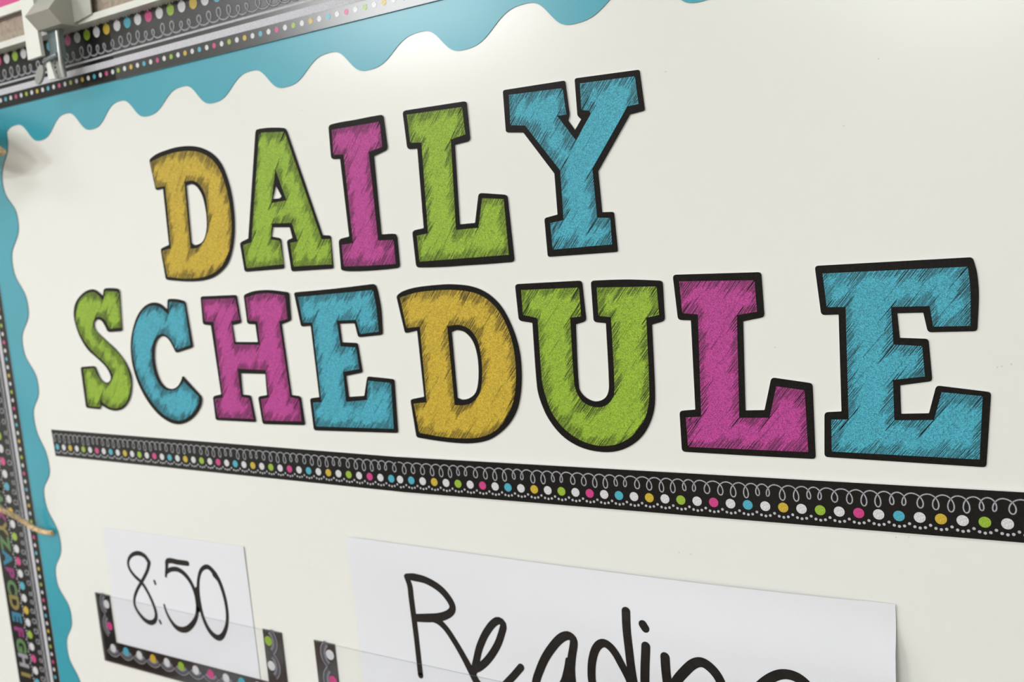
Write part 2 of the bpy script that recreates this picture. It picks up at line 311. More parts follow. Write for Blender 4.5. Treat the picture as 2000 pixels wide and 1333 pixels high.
  [(-0.17062,1.63836),(-0.17051,1.63867),(-0.17036,1.63897),(-0.17017,1.63926),(-0.16993,1.63953),(-0.16966,1.63978),(-0.16992,1.6397),(-0.16969,1.63997),(-0.16943,1.64023),(-0.16913,1.64042),(-0.16875,1.64053),(-0.16732,1.64068),(-0.16586,1.64076),(-0.1644,1.64077),(-0.16294,1.64074),(-0.16147,1.64068),(-0.16001,1.64061),(-0.15841,1.64052),(-0.15681,1.6404),(-0.15521,1.64025),(-0.15362,1.64008),(-0.15204,1.63989),(-0.15046,1.6397),(-0.14894,1.63949),(-0.14742,1.63926),(-0.14591,1.63902),(-0.14441,1.63876),(-0.14321,1.63855),(-0.14252,1.6384),(-0.14192,1.63818),(-0.14139,1.63789),(-0.14094,1.63752),(-0.14056,1.63708),(-0.14037,1.63682),(-0.14005,1.63634),(-0.13977,1.63586),(-0.13952,1.63536),(-0.13931,1.63486),(-0.13913,1.63435),(-0.11754,1.56352),(-0.11747,1.56338),(-0.11738,1.56326),(-0.11725,1.56318),(-0.11708,1.56312),(-0.11689,1.56308),(-0.11249,1.56267),(-0.11163,1.56252),(-0.11097,1.56224),(-0.1105,1.56184),(-0.11023,1.56131),(-0.11016,1.56065),(-0.11076,1.54157),(-0.11088,1.54092),(-0.11119,1.54041),(-0.11168,1.54005),(-0.11237,1.53983),(-0.11325,1.53976),(-0.14845,1.53971),(-0.14938,1.53978),(-0.15012,1.54001),(-0.15066,1.54038),(-0.151,1.5409),(-0.15114,1.54157),(-0.15214,1.55994),(-0.15208,1.56063),(-0.15181,1.56121),(-0.15133,1.56169),(-0.15065,1.56207),(-0.14976,1.56234),(-0.14692,1.56298),(-0.14673,1.56304),(-0.14659,1.56312),(-0.14649,1.56322),(-0.14645,1.56335),(-0.14645,1.5635),(-0.14772,1.57023),(-0.14777,1.57038),(-0.14786,1.57049),(-0.14799,1.57058),(-0.14815,1.57064),(-0.14836,1.57067),(-0.16306,1.57172),(-0.16327,1.57172),(-0.16345,1.57169),(-0.16359,1.57161),(-0.16369,1.57151),(-0.16377,1.57136),(-0.16567,1.56579),(-0.16569,1.56564),(-0.16567,1.56551),(-0.16558,1.56541),(-0.16545,1.56532),(-0.16525,1.56527),(-0.15946,1.56403),(-0.15856,1.56376),(-0.15787,1.56339),(-0.15737,1.56291),(-0.15708,1.56233),(-0.15698,1.56163),(-0.15706,1.54388),(-0.15717,1.54321),(-0.15748,1.54268),(-0.15801,1.5423),(-0.15874,1.54207),(-0.15969,1.54198),(-0.1952,1.54163),(-0.1962,1.5417),(-0.197,1.54192),(-0.19758,1.5423),(-0.19795,1.54284),(-0.19811,1.54353),(-0.19933,1.56126),(-0.19927,1.56198),(-0.19899,1.5626),(-0.1985,1.56312),(-0.19778,1.56355),(-0.19684,1.56388),(-0.19071,1.56552),(-0.1905,1.56559),(-0.19033,1.56568),(-0.19019,1.56579),(-0.19009,1.56593),(-0.19003,1.56608)],
  [[(-0.15661,1.59951),(-0.15651,1.59967),(-0.15641,1.59975),(-0.15631,1.59975),(-0.1562,1.59967),(-0.15609,1.59951),(-0.15257,1.59303),(-0.1525,1.59284),(-0.15249,1.59266),(-0.15255,1.59249),(-0.15267,1.59233),(-0.15286,1.59219),(-0.15358,1.59176),(-0.15381,1.59163),(-0.15406,1.59154),(-0.15432,1.59147),(-0.1546,1.59143),(-0.15489,1.59142),(-0.1598,1.59147),(-0.16006,1.59149),(-0.16024,1.59155),(-0.16034,1.59166),(-0.16036,1.5918),(-0.1603,1.59198)]],
  [(-0.16697,1.6369),(-0.16695,1.63696),(-0.16691,1.63702),(-0.16685,1.63706),(-0.16679,1.6371),(-0.1667,1.63714),(-0.1662,1.63736),(-0.16584,1.63751),(-0.16548,1.63765),(-0.1651,1.63774),(-0.16469,1.63777),(-0.16284,1.63771),(-0.161,1.6376),(-0.15916,1.63744),(-0.15732,1.63727),(-0.1555,1.63708),(-0.15368,1.6369),(-0.15186,1.63674),(-0.15005,1.63657),(-0.14825,1.63639),(-0.14646,1.63621),(-0.14467,1.636),(-0.14289,1.63576),(-0.14274,1.63572),(-0.14261,1.63565),(-0.1425,1.63557),(-0.14238,1.63547),(-0.14234,1.63541),(-0.14227,1.63536),(-0.14221,1.6353),(-0.14216,1.63524),(-0.14213,1.63518),(-0.1421,1.63512),(-0.11916,1.56038),(-0.11915,1.56036),(-0.11914,1.56035),(-0.11913,1.56034),(-0.11911,1.56034),(-0.11909,1.56034),(-0.11119,1.5601),(-0.11111,1.56009),(-0.11105,1.56007),(-0.111,1.56004),(-0.11098,1.55999),(-0.11097,1.55992),(-0.11216,1.54311),(-0.11218,1.54305),(-0.11221,1.543),(-0.11226,1.54296),(-0.11232,1.54294),(-0.11241,1.54294),(-0.14803,1.54318),(-0.14812,1.54319),(-0.14819,1.54321),(-0.14824,1.54325),(-0.14827,1.5433),(-0.14828,1.54336),(-0.14882,1.5596),(-0.14881,1.55967),(-0.14879,1.55972),(-0.14874,1.55976),(-0.14867,1.55978),(-0.14858,1.5598),(-0.14154,1.5603),(-0.14152,1.56031),(-0.14151,1.56031),(-0.1415,1.56032),(-0.14149,1.56033),(-0.1415,1.56034),(-0.14527,1.57347),(-0.14528,1.57349),(-0.14529,1.5735),(-0.1453,1.57351),(-0.14532,1.57351),(-0.14534,1.57352),(-0.16453,1.57454),(-0.16455,1.57454),(-0.16457,1.57453),(-0.16458,1.57453),(-0.16459,1.57452),(-0.1646,1.5745),(-0.16738,1.56351),(-0.16739,1.5635),(-0.16738,1.56349),(-0.16737,1.56348),(-0.16736,1.56347),(-0.16734,1.56346),(-0.15887,1.56194),(-0.15878,1.56192),(-0.15871,1.56189),(-0.15866,1.56184),(-0.15863,1.56179),(-0.15862,1.56172),(-0.15768,1.54544),(-0.15768,1.54538),(-0.15771,1.54533),(-0.15776,1.54529),(-0.15783,1.54527),(-0.15792,1.54526),(-0.19502,1.54429),(-0.19512,1.54429),(-0.19519,1.54431),(-0.19525,1.54435),(-0.19528,1.5444),(-0.1953,1.54447),(-0.19609,1.56092),(-0.19608,1.56099),(-0.19605,1.56105),(-0.196,1.56109),(-0.19593,1.56113),(-0.19584,1.56115),(-0.18718,1.56269),(-0.18716,1.5627),(-0.18714,1.56271),(-0.18713,1.56272),(-0.18712,1.56273),(-0.18711,1.56274)],
  [[(-0.15506,1.61158),(-0.15504,1.61161),(-0.15503,1.61163),(-0.15501,1.61163),(-0.155,1.61161),(-0.15499,1.61158),(-0.14788,1.58949),(-0.14787,1.58945),(-0.14788,1.58942),(-0.1479,1.5894),(-0.14794,1.58939),(-0.14799,1.58938),(-0.16254,1.58869),(-0.16259,1.58869),(-0.16263,1.5887),(-0.16266,1.58872),(-0.16266,1.58875),(-0.16266,1.58878)]]),
 ('I','magenta','magenta glitter capital I in the middle of the word DAILY, black outlined card',
  [(-0.10221,1.63278),(-0.10205,1.63369),(-0.10162,1.6344),(-0.10094,1.63493),(-0.09999,1.63526),(-0.09878,1.63541),(-0.0983,1.63544),(-0.09639,1.63553),(-0.09449,1.63561),(-0.0926,1.63567),(-0.0907,1.63571),(-0.08879,1.63573),(-0.08688,1.63572),(-0.08498,1.63569),(-0.08308,1.63567),(-0.08119,1.63565),(-0.07931,1.63565),(-0.07722,1.63567),(-0.07513,1.63571),(-0.07305,1.63576),(-0.07099,1.63581),(-0.06892,1.63585),(-0.06687,1.63588),(-0.06478,1.6359),(-0.06271,1.6359),(-0.06064,1.6359),(-0.05858,1.6359),(-0.0576,1.63589),(-0.05647,1.6358),(-0.05558,1.63551),(-0.05494,1.63503),(-0.05454,1.63436),(-0.05438,1.6335),(-0.05367,1.61587),(-0.05376,1.61497),(-0.05409,1.61421),(-0.05466,1.61359),(-0.05547,1.61311),(-0.05654,1.61276),(-0.06495,1.61078),(-0.06519,1.61071),(-0.06538,1.6106),(-0.06551,1.61046),(-0.06559,1.61029),(-0.06562,1.61009),(-0.06594,1.56073),(-0.06591,1.56053),(-0.06583,1.56038),(-0.06569,1.56026),(-0.06549,1.56019),(-0.06523,1.56016),(-0.06225,1.56014),(-0.06041,1.56013),(-0.05858,1.56009),(-0.05678,1.55997),(-0.055,1.55973),(-0.05456,1.55957),(-0.0542,1.55931),(-0.0539,1.55897),(-0.05363,1.5586),(-0.05394,1.55872),(-0.05362,1.55838),(-0.05338,1.55802),(-0.05321,1.55764),(-0.0531,1.55724),(-0.05307,1.55682),(-0.05323,1.54003),(-0.05336,1.53913),(-0.05375,1.53842),(-0.05439,1.5379),(-0.05529,1.53757),(-0.05644,1.53743),(-0.05805,1.53735),(-0.06046,1.53724),(-0.06289,1.53715),(-0.06532,1.53706),(-0.06777,1.53701),(-0.07088,1.53695),(-0.07401,1.53691),(-0.07715,1.53689),(-0.08031,1.53688),(-0.08349,1.5369),(-0.08668,1.53694),(-0.08881,1.53698),(-0.09094,1.53705),(-0.09308,1.53714),(-0.09523,1.53725),(-0.09738,1.53738),(-0.09953,1.53754),(-0.1004,1.53763),(-0.10126,1.53776),(-0.10211,1.53791),(-0.10296,1.53807),(-0.10235,1.538),(-0.10318,1.53821),(-0.10382,1.53853),(-0.10428,1.53897),(-0.10454,1.53952),(-0.10461,1.54018),(-0.10408,1.55694),(-0.10391,1.55788),(-0.10348,1.55865),(-0.10278,1.55925),(-0.10182,1.55967),(-0.10059,1.55991),(-0.09505,1.56056),(-0.09478,1.56061),(-0.09458,1.5607),(-0.09443,1.56083),(-0.09435,1.561),(-0.09432,1.5612),(-0.09498,1.6116),(-0.09501,1.6118),(-0.0951,1.61196),(-0.09525,1.61208),(-0.09546,1.61216),(-0.09573,1.61219),(-0.09945,1.61242),(-0.10067,1.61259),(-0.10161,1.61295),(-0.10227,1.61349),(-0.10266,1.61422),(-0.10277,1.61514)],
  [],
  [(-0.09928,1.6316),(-0.09926,1.63166),(-0.09923,1.63171),(-0.09919,1.63174),(-0.09912,1.63176),(-0.09904,1.63177),(-0.05849,1.63172),(-0.05842,1.63171),(-0.05836,1.63169),(-0.05832,1.63166),(-0.05829,1.63161),(-0.05828,1.63156),(-0.05821,1.616),(-0.05822,1.61594),(-0.05824,1.61589),(-0.05829,1.61585),(-0.05834,1.61582),(-0.05842,1.6158),(-0.06981,1.61391),(-0.06982,1.61391),(-0.06984,1.6139),(-0.06984,1.6139),(-0.06985,1.61388),(-0.06985,1.61387),(-0.06955,1.55635),(-0.06955,1.55634),(-0.06954,1.55633),(-0.06953,1.55632),(-0.06952,1.55632),(-0.0695,1.55631),(-0.05691,1.55597),(-0.05684,1.55596),(-0.05678,1.55594),(-0.05674,1.5559),(-0.05671,1.55586),(-0.0567,1.5558),(-0.0569,1.54046),(-0.05691,1.54041),(-0.05693,1.54036),(-0.05698,1.54033),(-0.05704,1.54031),(-0.05711,1.5403),(-0.06445,1.54028),(-0.06827,1.54027),(-0.0721,1.54026),(-0.07597,1.54027),(-0.07985,1.54031),(-0.08344,1.54037),(-0.08704,1.54046),(-0.09067,1.54057),(-0.09431,1.54069),(-0.10144,1.54091),(-0.10153,1.54092),(-0.10159,1.54094),(-0.10164,1.54098),(-0.10166,1.54102),(-0.10167,1.54109),(-0.10157,1.55525),(-0.10156,1.55531),(-0.10153,1.55536),(-0.10148,1.5554),(-0.10142,1.55542),(-0.10134,1.55544),(-0.09139,1.55605),(-0.09137,1.55606),(-0.09136,1.55606),(-0.09135,1.55607),(-0.09134,1.55608),(-0.09134,1.5561),(-0.0914,1.61468),(-0.0914,1.61469),(-0.09141,1.6147),(-0.09142,1.61471),(-0.09143,1.61472),(-0.09145,1.61472),(-0.10012,1.61541),(-0.1002,1.61542),(-0.10026,1.61545),(-0.10031,1.61548),(-0.10033,1.61553),(-0.10034,1.61559)],
  []),
 ('L','green','lime green glitter capital L in DAILY, just before the teal Y',
  [(-0.0392,1.63367),(-0.03911,1.63453),(-0.03877,1.63518),(-0.03818,1.63565),(-0.03734,1.63592),(-0.03626,1.63599),(0.00725,1.6353),(0.00826,1.63519),(0.00904,1.63491),(0.0096,1.63445),(0.00994,1.63381),(0.01006,1.63299),(0.01026,1.61368),(0.01015,1.61285),(0.00983,1.61219),(0.00928,1.61169),(0.00851,1.61135),(0.00752,1.61117),(-0.0008,1.61047),(-0.00102,1.61043),(-0.0012,1.61035),(-0.00132,1.61024),(-0.0014,1.61009),(-0.00144,1.60991),(-0.00314,1.56267),(-0.00312,1.56248),(-0.00305,1.56234),(-0.00292,1.56223),(-0.00275,1.56217),(-0.00252,1.56215),(0.00737,1.56222),(0.0076,1.56224),(0.00779,1.5623),(0.00794,1.5624),(0.00806,1.56254),(0.00813,1.56273),(0.01196,1.57784),(0.01227,1.57864),(0.01277,1.57922),(0.01343,1.57958),(0.01427,1.57974),(0.01529,1.57968),(0.03054,1.57741),(0.0315,1.57717),(0.03226,1.57679),(0.0328,1.57626),(0.03314,1.57557),(0.03327,1.57474),(0.03424,1.53915),(0.03415,1.53832),(0.03385,1.53767),(0.03331,1.5372),(0.03256,1.53691),(0.03158,1.5368),(0.02834,1.53674),(0.02533,1.53668),(0.0223,1.53663),(0.01926,1.53658),(0.0162,1.53655),(0.01298,1.53652),(0.00975,1.5365),(0.00649,1.53649),(0.00322,1.53648),(-8e-05,1.53647),(-0.00339,1.53646),(-0.00617,1.53644),(-0.00896,1.53641),(-0.01176,1.53638),(-0.01458,1.53636),(-0.01742,1.53636),(-0.02026,1.53639),(-0.02359,1.53645),(-0.02694,1.53654),(-0.0303,1.53666),(-0.03369,1.53678),(-0.03743,1.53692),(-0.03854,1.53705),(-0.03941,1.53737),(-0.04004,1.53788),(-0.04043,1.53858),(-0.04057,1.53947),(-0.04094,1.55839),(-0.04084,1.55928),(-0.04048,1.56),(-0.03988,1.56055),(-0.03903,1.56094),(-0.03793,1.56115),(-0.03216,1.56176),(-0.03192,1.5618),(-0.03174,1.56189),(-0.0316,1.56201),(-0.03152,1.56216),(-0.03149,1.56236),(-0.03052,1.61094),(-0.03055,1.61113),(-0.03062,1.61128),(-0.03075,1.61139),(-0.03094,1.61146),(-0.03118,1.61149),(-0.03533,1.61168),(-0.03643,1.61182),(-0.03729,1.61214),(-0.03792,1.61265),(-0.03831,1.61333),(-0.03846,1.6142)],
  [],
  [(-0.03592,1.633),(-0.03591,1.63306),(-0.03589,1.6331),(-0.03585,1.63313),(-0.03579,1.63315),(-0.03572,1.63315),(0.00607,1.63215),(0.00613,1.63215),(0.00619,1.63213),(0.00623,1.6321),(0.00625,1.63205),(0.00626,1.632),(0.00678,1.6159),(0.00678,1.61584),(0.00676,1.61579),(0.00672,1.61576),(0.00667,1.61573),(0.00661,1.61572),(-0.00426,1.61402),(-0.00427,1.61402),(-0.00428,1.61401),(-0.00429,1.614),(-0.0043,1.61399),(-0.0043,1.61398),(-0.00662,1.55891),(-0.00662,1.5589),(-0.00662,1.55889),(-0.00661,1.55889),(-0.0066,1.55888),(-0.00658,1.55888),(0.0102,1.55903),(0.01022,1.55903),(0.01023,1.55904),(0.01024,1.55904),(0.01025,1.55905),(0.01025,1.55907),(0.01488,1.57639),(0.0149,1.57644),(0.01494,1.57648),(0.01498,1.5765),(0.01504,1.57652),(0.01511,1.57651),(0.03001,1.57479),(0.03007,1.57477),(0.03012,1.57475),(0.03016,1.57471),(0.03018,1.57467),(0.03019,1.57461),(0.0304,1.54152),(0.0304,1.54147),(0.03038,1.54142),(0.03034,1.54139),(0.03029,1.54137),(0.03022,1.54137),(-0.03714,1.5408),(-0.03721,1.5408),(-0.03727,1.54082),(-0.03731,1.54085),(-0.03733,1.5409),(-0.03734,1.54096),(-0.03742,1.55716),(-0.03741,1.55722),(-0.03739,1.55727),(-0.03735,1.5573),(-0.03729,1.55733),(-0.03722,1.55734),(-0.02838,1.55828),(-0.02837,1.55828),(-0.02835,1.55829),(-0.02834,1.55829),(-0.02834,1.55831),(-0.02834,1.55832),(-0.02665,1.61485),(-0.02665,1.61487),(-0.02665,1.61488),(-0.02666,1.61488),(-0.02667,1.61489),(-0.02669,1.61489),(-0.03523,1.61572),(-0.0353,1.61574),(-0.03536,1.61576),(-0.0354,1.6158),(-0.03542,1.61584),(-0.03543,1.6159)],
  []),
 ('Y','teal','teal glitter capital Y ending the word DAILY, black outlined card',
  [(0.03588,1.63634),(0.03596,1.63686),(0.03617,1.63727),(0.03653,1.63756),(0.03702,1.63772),(0.03766,1.63777),(0.07615,1.63711),(0.07674,1.63704),(0.07721,1.63686),(0.07755,1.63658),(0.07777,1.63618),(0.07787,1.63567),(0.07899,1.61922),(0.07901,1.61866),(0.07897,1.61811),(0.07888,1.61756),(0.07873,1.61703),(0.07854,1.6165),(0.07794,1.6151),(0.0779,1.61499),(0.07789,1.61487),(0.0779,1.61476),(0.07794,1.61465),(0.078,1.61454),(0.08138,1.60953),(0.08146,1.60944),(0.08153,1.60939),(0.08161,1.60938),(0.08169,1.60942),(0.08177,1.6095),(0.08564,1.61423),(0.0857,1.61432),(0.08573,1.61442),(0.08572,1.61452),(0.08567,1.61462),(0.08559,1.61471),(0.08462,1.61568),(0.08426,1.61609),(0.08398,1.61652),(0.08379,1.61698),(0.08367,1.61745),(0.08363,1.61795),(0.08363,1.63592),(0.08369,1.63642),(0.08389,1.6368),(0.08421,1.63707),(0.08466,1.63723),(0.08523,1.63726),(0.12179,1.63598),(0.12232,1.6359),(0.12275,1.63573),(0.12307,1.63545),(0.12327,1.63506),(0.12337,1.63457),(0.12476,1.61534),(0.12474,1.61485),(0.12459,1.61445),(0.12432,1.61415),(0.12392,1.61394),(0.1234,1.61383),(0.11628,1.61311),(0.11615,1.61309),(0.11604,1.61305),(0.11593,1.613),(0.11584,1.61293),(0.11577,1.61284),(0.09443,1.58495),(0.09436,1.58485),(0.0943,1.58474),(0.09427,1.58463),(0.09424,1.58451),(0.09424,1.58439),(0.0948,1.5621),(0.09482,1.56199),(0.09486,1.5619),(0.09493,1.56183),(0.09503,1.56179),(0.09516,1.56177),(0.10056,1.56147),(0.10113,1.56138),(0.10157,1.56118),(0.1019,1.56088),(0.1021,1.56047),(0.10218,1.55996),(0.10283,1.54028),(0.10278,1.53977),(0.10261,1.53937),(0.1023,1.53908),(0.10186,1.5389),(0.10129,1.53884),(0.05885,1.53855),(0.05822,1.53861),(0.05774,1.53878),(0.05739,1.53908),(0.05718,1.5395),(0.0571,1.54004),(0.05692,1.55985),(0.05698,1.56039),(0.05718,1.56084),(0.05752,1.56119),(0.05799,1.56144),(0.0586,1.5616),(0.06554,1.56268),(0.06567,1.56271),(0.06577,1.56277),(0.06585,1.56284),(0.06589,1.56294),(0.06591,1.56306),(0.06597,1.58592),(0.06596,1.58605),(0.06594,1.58617),(0.0659,1.58629),(0.06584,1.58641),(0.06577,1.58652),(0.04773,1.6115),(0.04764,1.6116),(0.04753,1.61169),(0.04742,1.61175),(0.04729,1.6118),(0.04714,1.61183),(0.03735,1.61311),(0.03672,1.61326),(0.03623,1.6135),(0.03588,1.61384),(0.03567,1.61428),(0.03561,1.61483)],
  [],
  [(0.03993,1.63436),(0.03994,1.63441),(0.03996,1.63445),(0.04,1.63448),(0.04005,1.63449),(0.04011,1.6345),(0.07553,1.63313),(0.07559,1.63312),(0.07564,1.63311),(0.07567,1.63308),(0.0757,1.63304),(0.07571,1.63298),(0.07679,1.61842),(0.07679,1.61837),(0.07677,1.61833),(0.07674,1.6183),(0.0767,1.61829),(0.07664,1.61828),(0.07081,1.61838),(0.0708,1.61837),(0.07079,1.61837),(0.07079,1.61837),(0.07079,1.61836),(0.0708,1.61835),(0.08162,1.60322),(0.08163,1.60321),(0.08164,1.6032),(0.08165,1.6032),(0.08166,1.60321),(0.08166,1.60321),(0.09216,1.61664),(0.09216,1.61665),(0.09217,1.61666),(0.09217,1.61668),(0.09217,1.61669),(0.09216,1.6167),(0.09136,1.61848),(0.09135,1.61849),(0.09134,1.6185),(0.09134,1.61851),(0.09132,1.61851),(0.09131,1.61851),(0.08662,1.6194),(0.08657,1.61941),(0.08652,1.61944),(0.08649,1.61947),(0.08647,1.61952),(0.08647,1.61957),(0.08683,1.63393),(0.08684,1.63398),(0.08686,1.63402),(0.08689,1.63405),(0.08694,1.63406),(0.087,1.63407),(0.12011,1.63283),(0.12016,1.63282),(0.12021,1.6328),(0.12024,1.63277),(0.12026,1.63274),(0.12027,1.63269),(0.12126,1.61812),(0.12126,1.61807),(0.12125,1.61803),(0.12122,1.618),(0.12118,1.61799),(0.12112,1.61798),(0.11473,1.61763),(0.11472,1.61763),(0.11471,1.61763),(0.1147,1.61762),(0.11469,1.61762),(0.11468,1.61761),(0.09065,1.58667),(0.09065,1.58666),(0.09064,1.58665),(0.09064,1.58664),(0.09063,1.58663),(0.09063,1.58662),(0.0913,1.559),(0.0913,1.55898),(0.0913,1.55897),(0.09131,1.55897),(0.09132,1.55896),(0.09133,1.55896),(0.09928,1.55818),(0.09933,1.55817),(0.09938,1.55814),(0.09941,1.55811),(0.09943,1.55807),(0.09943,1.55802),(0.09941,1.54346),(0.09941,1.54341),(0.09939,1.54336),(0.09936,1.54334),(0.09931,1.54332),(0.09926,1.54331),(0.06108,1.54267),(0.06101,1.54268),(0.06097,1.54269),(0.06093,1.54272),(0.06091,1.54276),(0.0609,1.54282),(0.06075,1.55796),(0.06075,1.55802),(0.06077,1.55806),(0.06081,1.5581),(0.06085,1.55812),(0.06091,1.55813),(0.06972,1.55926),(0.06974,1.55926),(0.06975,1.55926),(0.06975,1.55927),(0.06976,1.55928),(0.06976,1.55929),(0.07004,1.58759),(0.07004,1.5876),(0.07004,1.58762),(0.07003,1.58763),(0.07003,1.58764),(0.07002,1.58765),(0.04921,1.61561),(0.0492,1.61562),(0.04919,1.61563),(0.04918,1.61564),(0.04917,1.61564),(0.04915,1.61565),(0.03944,1.61706),(0.03937,1.61708),(0.03932,1.6171),(0.03929,1.61713),(0.03927,1.61718),(0.03927,1.61723)],
  []),
 ('S','green','lime green glitter capital S starting the word SCHEDULE, black outlined card',
  [(-0.36689,1.53382),(-0.36643,1.5346),(-0.36576,1.53521),(-0.36488,1.53564),(-0.36379,1.5359),(-0.36248,1.53598),(-0.36306,1.53602),(-0.36158,1.53604),(-0.3601,1.53605),(-0.35864,1.53603),(-0.35718,1.53597),(-0.3555,1.53588),(-0.35382,1.53578),(-0.35215,1.53566),(-0.3505,1.53549),(-0.34889,1.53527),(-0.34732,1.53497),(-0.34679,1.5348),(-0.34635,1.53455),(-0.34596,1.53425),(-0.3456,1.53393),(-0.34596,1.53406),(-0.34557,1.53374),(-0.34527,1.53341),(-0.34508,1.53304),(-0.34498,1.53266),(-0.34497,1.53224),(-0.34837,1.50205),(-0.3486,1.50126),(-0.34908,1.50063),(-0.34983,1.50017),(-0.35084,1.49987),(-0.35211,1.49975),(-0.36516,1.49937),(-0.36649,1.49941),(-0.36762,1.49963),(-0.36855,1.50001),(-0.36928,1.50057),(-0.36981,1.5013),(-0.36968,1.5012),(-0.37014,1.50217),(-0.37062,1.50314),(-0.37115,1.50409),(-0.37176,1.50502),(-0.37231,1.50581),(-0.37288,1.50661),(-0.37349,1.50739),(-0.37419,1.50813),(-0.375,1.50881),(-0.37597,1.5094),(-0.37667,1.5097),(-0.37749,1.50991),(-0.37838,1.51004),(-0.37931,1.51008),(-0.38022,1.51001),(-0.38109,1.50983),(-0.38197,1.50951),(-0.38278,1.50909),(-0.38349,1.50859),(-0.38408,1.50804),(-0.3845,1.50746),(-0.38474,1.50686),(-0.3849,1.50582),(-0.38488,1.50477),(-0.38469,1.50373),(-0.38434,1.50272),(-0.38382,1.50176),(-0.38313,1.50086),(-0.38157,1.49933),(-0.3798,1.49791),(-0.37788,1.49655),(-0.37589,1.49524),(-0.37389,1.49393),(-0.37195,1.49261),(-0.36995,1.49124),(-0.36791,1.4899),(-0.36586,1.48858),(-0.36384,1.48724),(-0.36189,1.48587),(-0.36006,1.48445),(-0.35824,1.48292),(-0.35647,1.48137),(-0.35478,1.47978),(-0.35318,1.47816),(-0.35169,1.4765),(-0.35034,1.47479),(-0.34916,1.4731),(-0.34807,1.47137),(-0.34711,1.46961),(-0.34628,1.46781),(-0.34561,1.46598),(-0.34511,1.46411),(-0.34487,1.46246),(-0.3448,1.46077),(-0.3449,1.45907),(-0.34514,1.45735),(-0.3455,1.45562),(-0.34596,1.4539),(-0.34653,1.45207),(-0.3472,1.45023),(-0.34799,1.44839),(-0.34893,1.44657),(-0.35002,1.44477),(-0.35129,1.44299),(-0.35247,1.4416),(-0.3538,1.44022),(-0.35527,1.43889),(-0.35689,1.43762),(-0.35864,1.43643),(-0.36054,1.43534),(-0.36216,1.43458),(-0.36391,1.43393),(-0.36575,1.43339),(-0.36764,1.43295),(-0.36955,1.43261),(-0.37146,1.43237),(-0.37323,1.43225),(-0.37499,1.43226),(-0.37672,1.43237),(-0.37842,1.43257),(-0.38009,1.43284),(-0.38171,1.43315),(-0.3834,1.43356),(-0.38501,1.43407),(-0.38656,1.43464),(-0.38809,1.43524),(-0.39053,1.43619),(-0.39077,1.43625),(-0.39099,1.43626),(-0.39118,1.4362),(-0.39134,1.43609),(-0.39147,1.43591),(-0.39232,1.43442),(-0.39275,1.43384),(-0.39332,1.43339),(-0.39403,1.43308),(-0.39486,1.43291),(-0.39583,1.43288),(-0.41004,1.43337),(-0.41138,1.43351),(-0.41243,1.43383),(-0.41317,1.43432),(-0.41361,1.43499),(-0.41375,1.43583),(-0.41338,1.46745),(-0.41322,1.46828),(-0.41275,1.46895),(-0.41198,1.46945),(-0.41091,1.46978),(-0.40954,1.46994),(-0.39546,1.47061),(-0.39408,1.47058),(-0.39293,1.47038),(-0.39201,1.46999),(-0.39131,1.46942),(-0.39084,1.46866),(-0.39107,1.46913),(-0.39074,1.4683),(-0.39041,1.46747),(-0.39005,1.46665),(-0.38967,1.46583),(-0.38918,1.4648),(-0.38872,1.46376),(-0.38823,1.46273),(-0.38769,1.46171),(-0.38705,1.46073),(-0.38627,1.45981),(-0.3856,1.45913),(-0.38485,1.45846),(-0.38402,1.45784),(-0.38308,1.4573),(-0.38204,1.45687),(-0.38086,1.45658),(-0.37993,1.45652),(-0.37894,1.4566),(-0.37793,1.45681),(-0.37695,1.45712),(-0.37607,1.45752),(-0.37533,1.45798),(-0.37462,1.4586),(-0.37406,1.45928),(-0.37365,1.46001),(-0.37339,1.46074),(-0.37329,1.46147),(-0.37336,1.46217),(-0.37375,1.46353),(-0.37431,1.46486),(-0.37503,1.46615),(-0.37588,1.4674),(-0.37684,1.46861),(-0.37791,1.46977),(-0.3793,1.47106),(-0.38086,1.47228),(-0.38252,1.47344),(-0.38425,1.47457),(-0.38599,1.4757),(-0.3877,1.47685),(-0.38977,1.47821),(-0.39192,1.47953),(-0.3941,1.48084),(-0.39622,1.48219),(-0.39822,1.4836),(-0.40002,1.48512),(-0.40172,1.48684),(-0.40327,1.48863),(-0.40468,1.49047),(-0.40597,1.49236),(-0.40715,1.49429),(-0.40824,1.49623),(-0.40913,1.49803),(-0.4099,1.49985),(-0.41055,1.5017),(-0.41111,1.50357),(-0.41158,1.50546),(-0.41198,1.50735),(-0.41223,1.5088),(-0.41242,1.51027),(-0.41252,1.51174),(-0.41251,1.51322),(-0.41237,1.5147),(-0.41207,1.51618),(-0.41163,1.51767),(-0.41107,1.51915),(-0.41039,1.52062),(-0.40957,1.52207),(-0.4086,1.52349),(-0.40748,1.52486),(-0.40629,1.52607),(-0.40497,1.52723),(-0.40351,1.52835),(-0.40195,1.5294),(-0.4003,1.53041),(-0.39857,1.53135),(-0.3969,1.53218),(-0.39514,1.53296),(-0.39332,1.53367),(-0.39144,1.53431),(-0.38951,1.53485),(-0.38754,1.53529),(-0.38593,1.53556),(-0.38427,1.53575),(-0.3826,1.53585),(-0.38095,1.53583),(-0.37937,1.53567),(-0.3779,1.53537),(-0.37603,1.53472),(-0.37437,1.53391),(-0.37283,1.53299),(-0.37136,1.53201),(-0.36893,1.53042),(-0.36872,1.53033),(-0.36854,1.5303),(-0.36839,1.53034),(-0.36827,1.53043),(-0.36818,1.53059)],
  [],
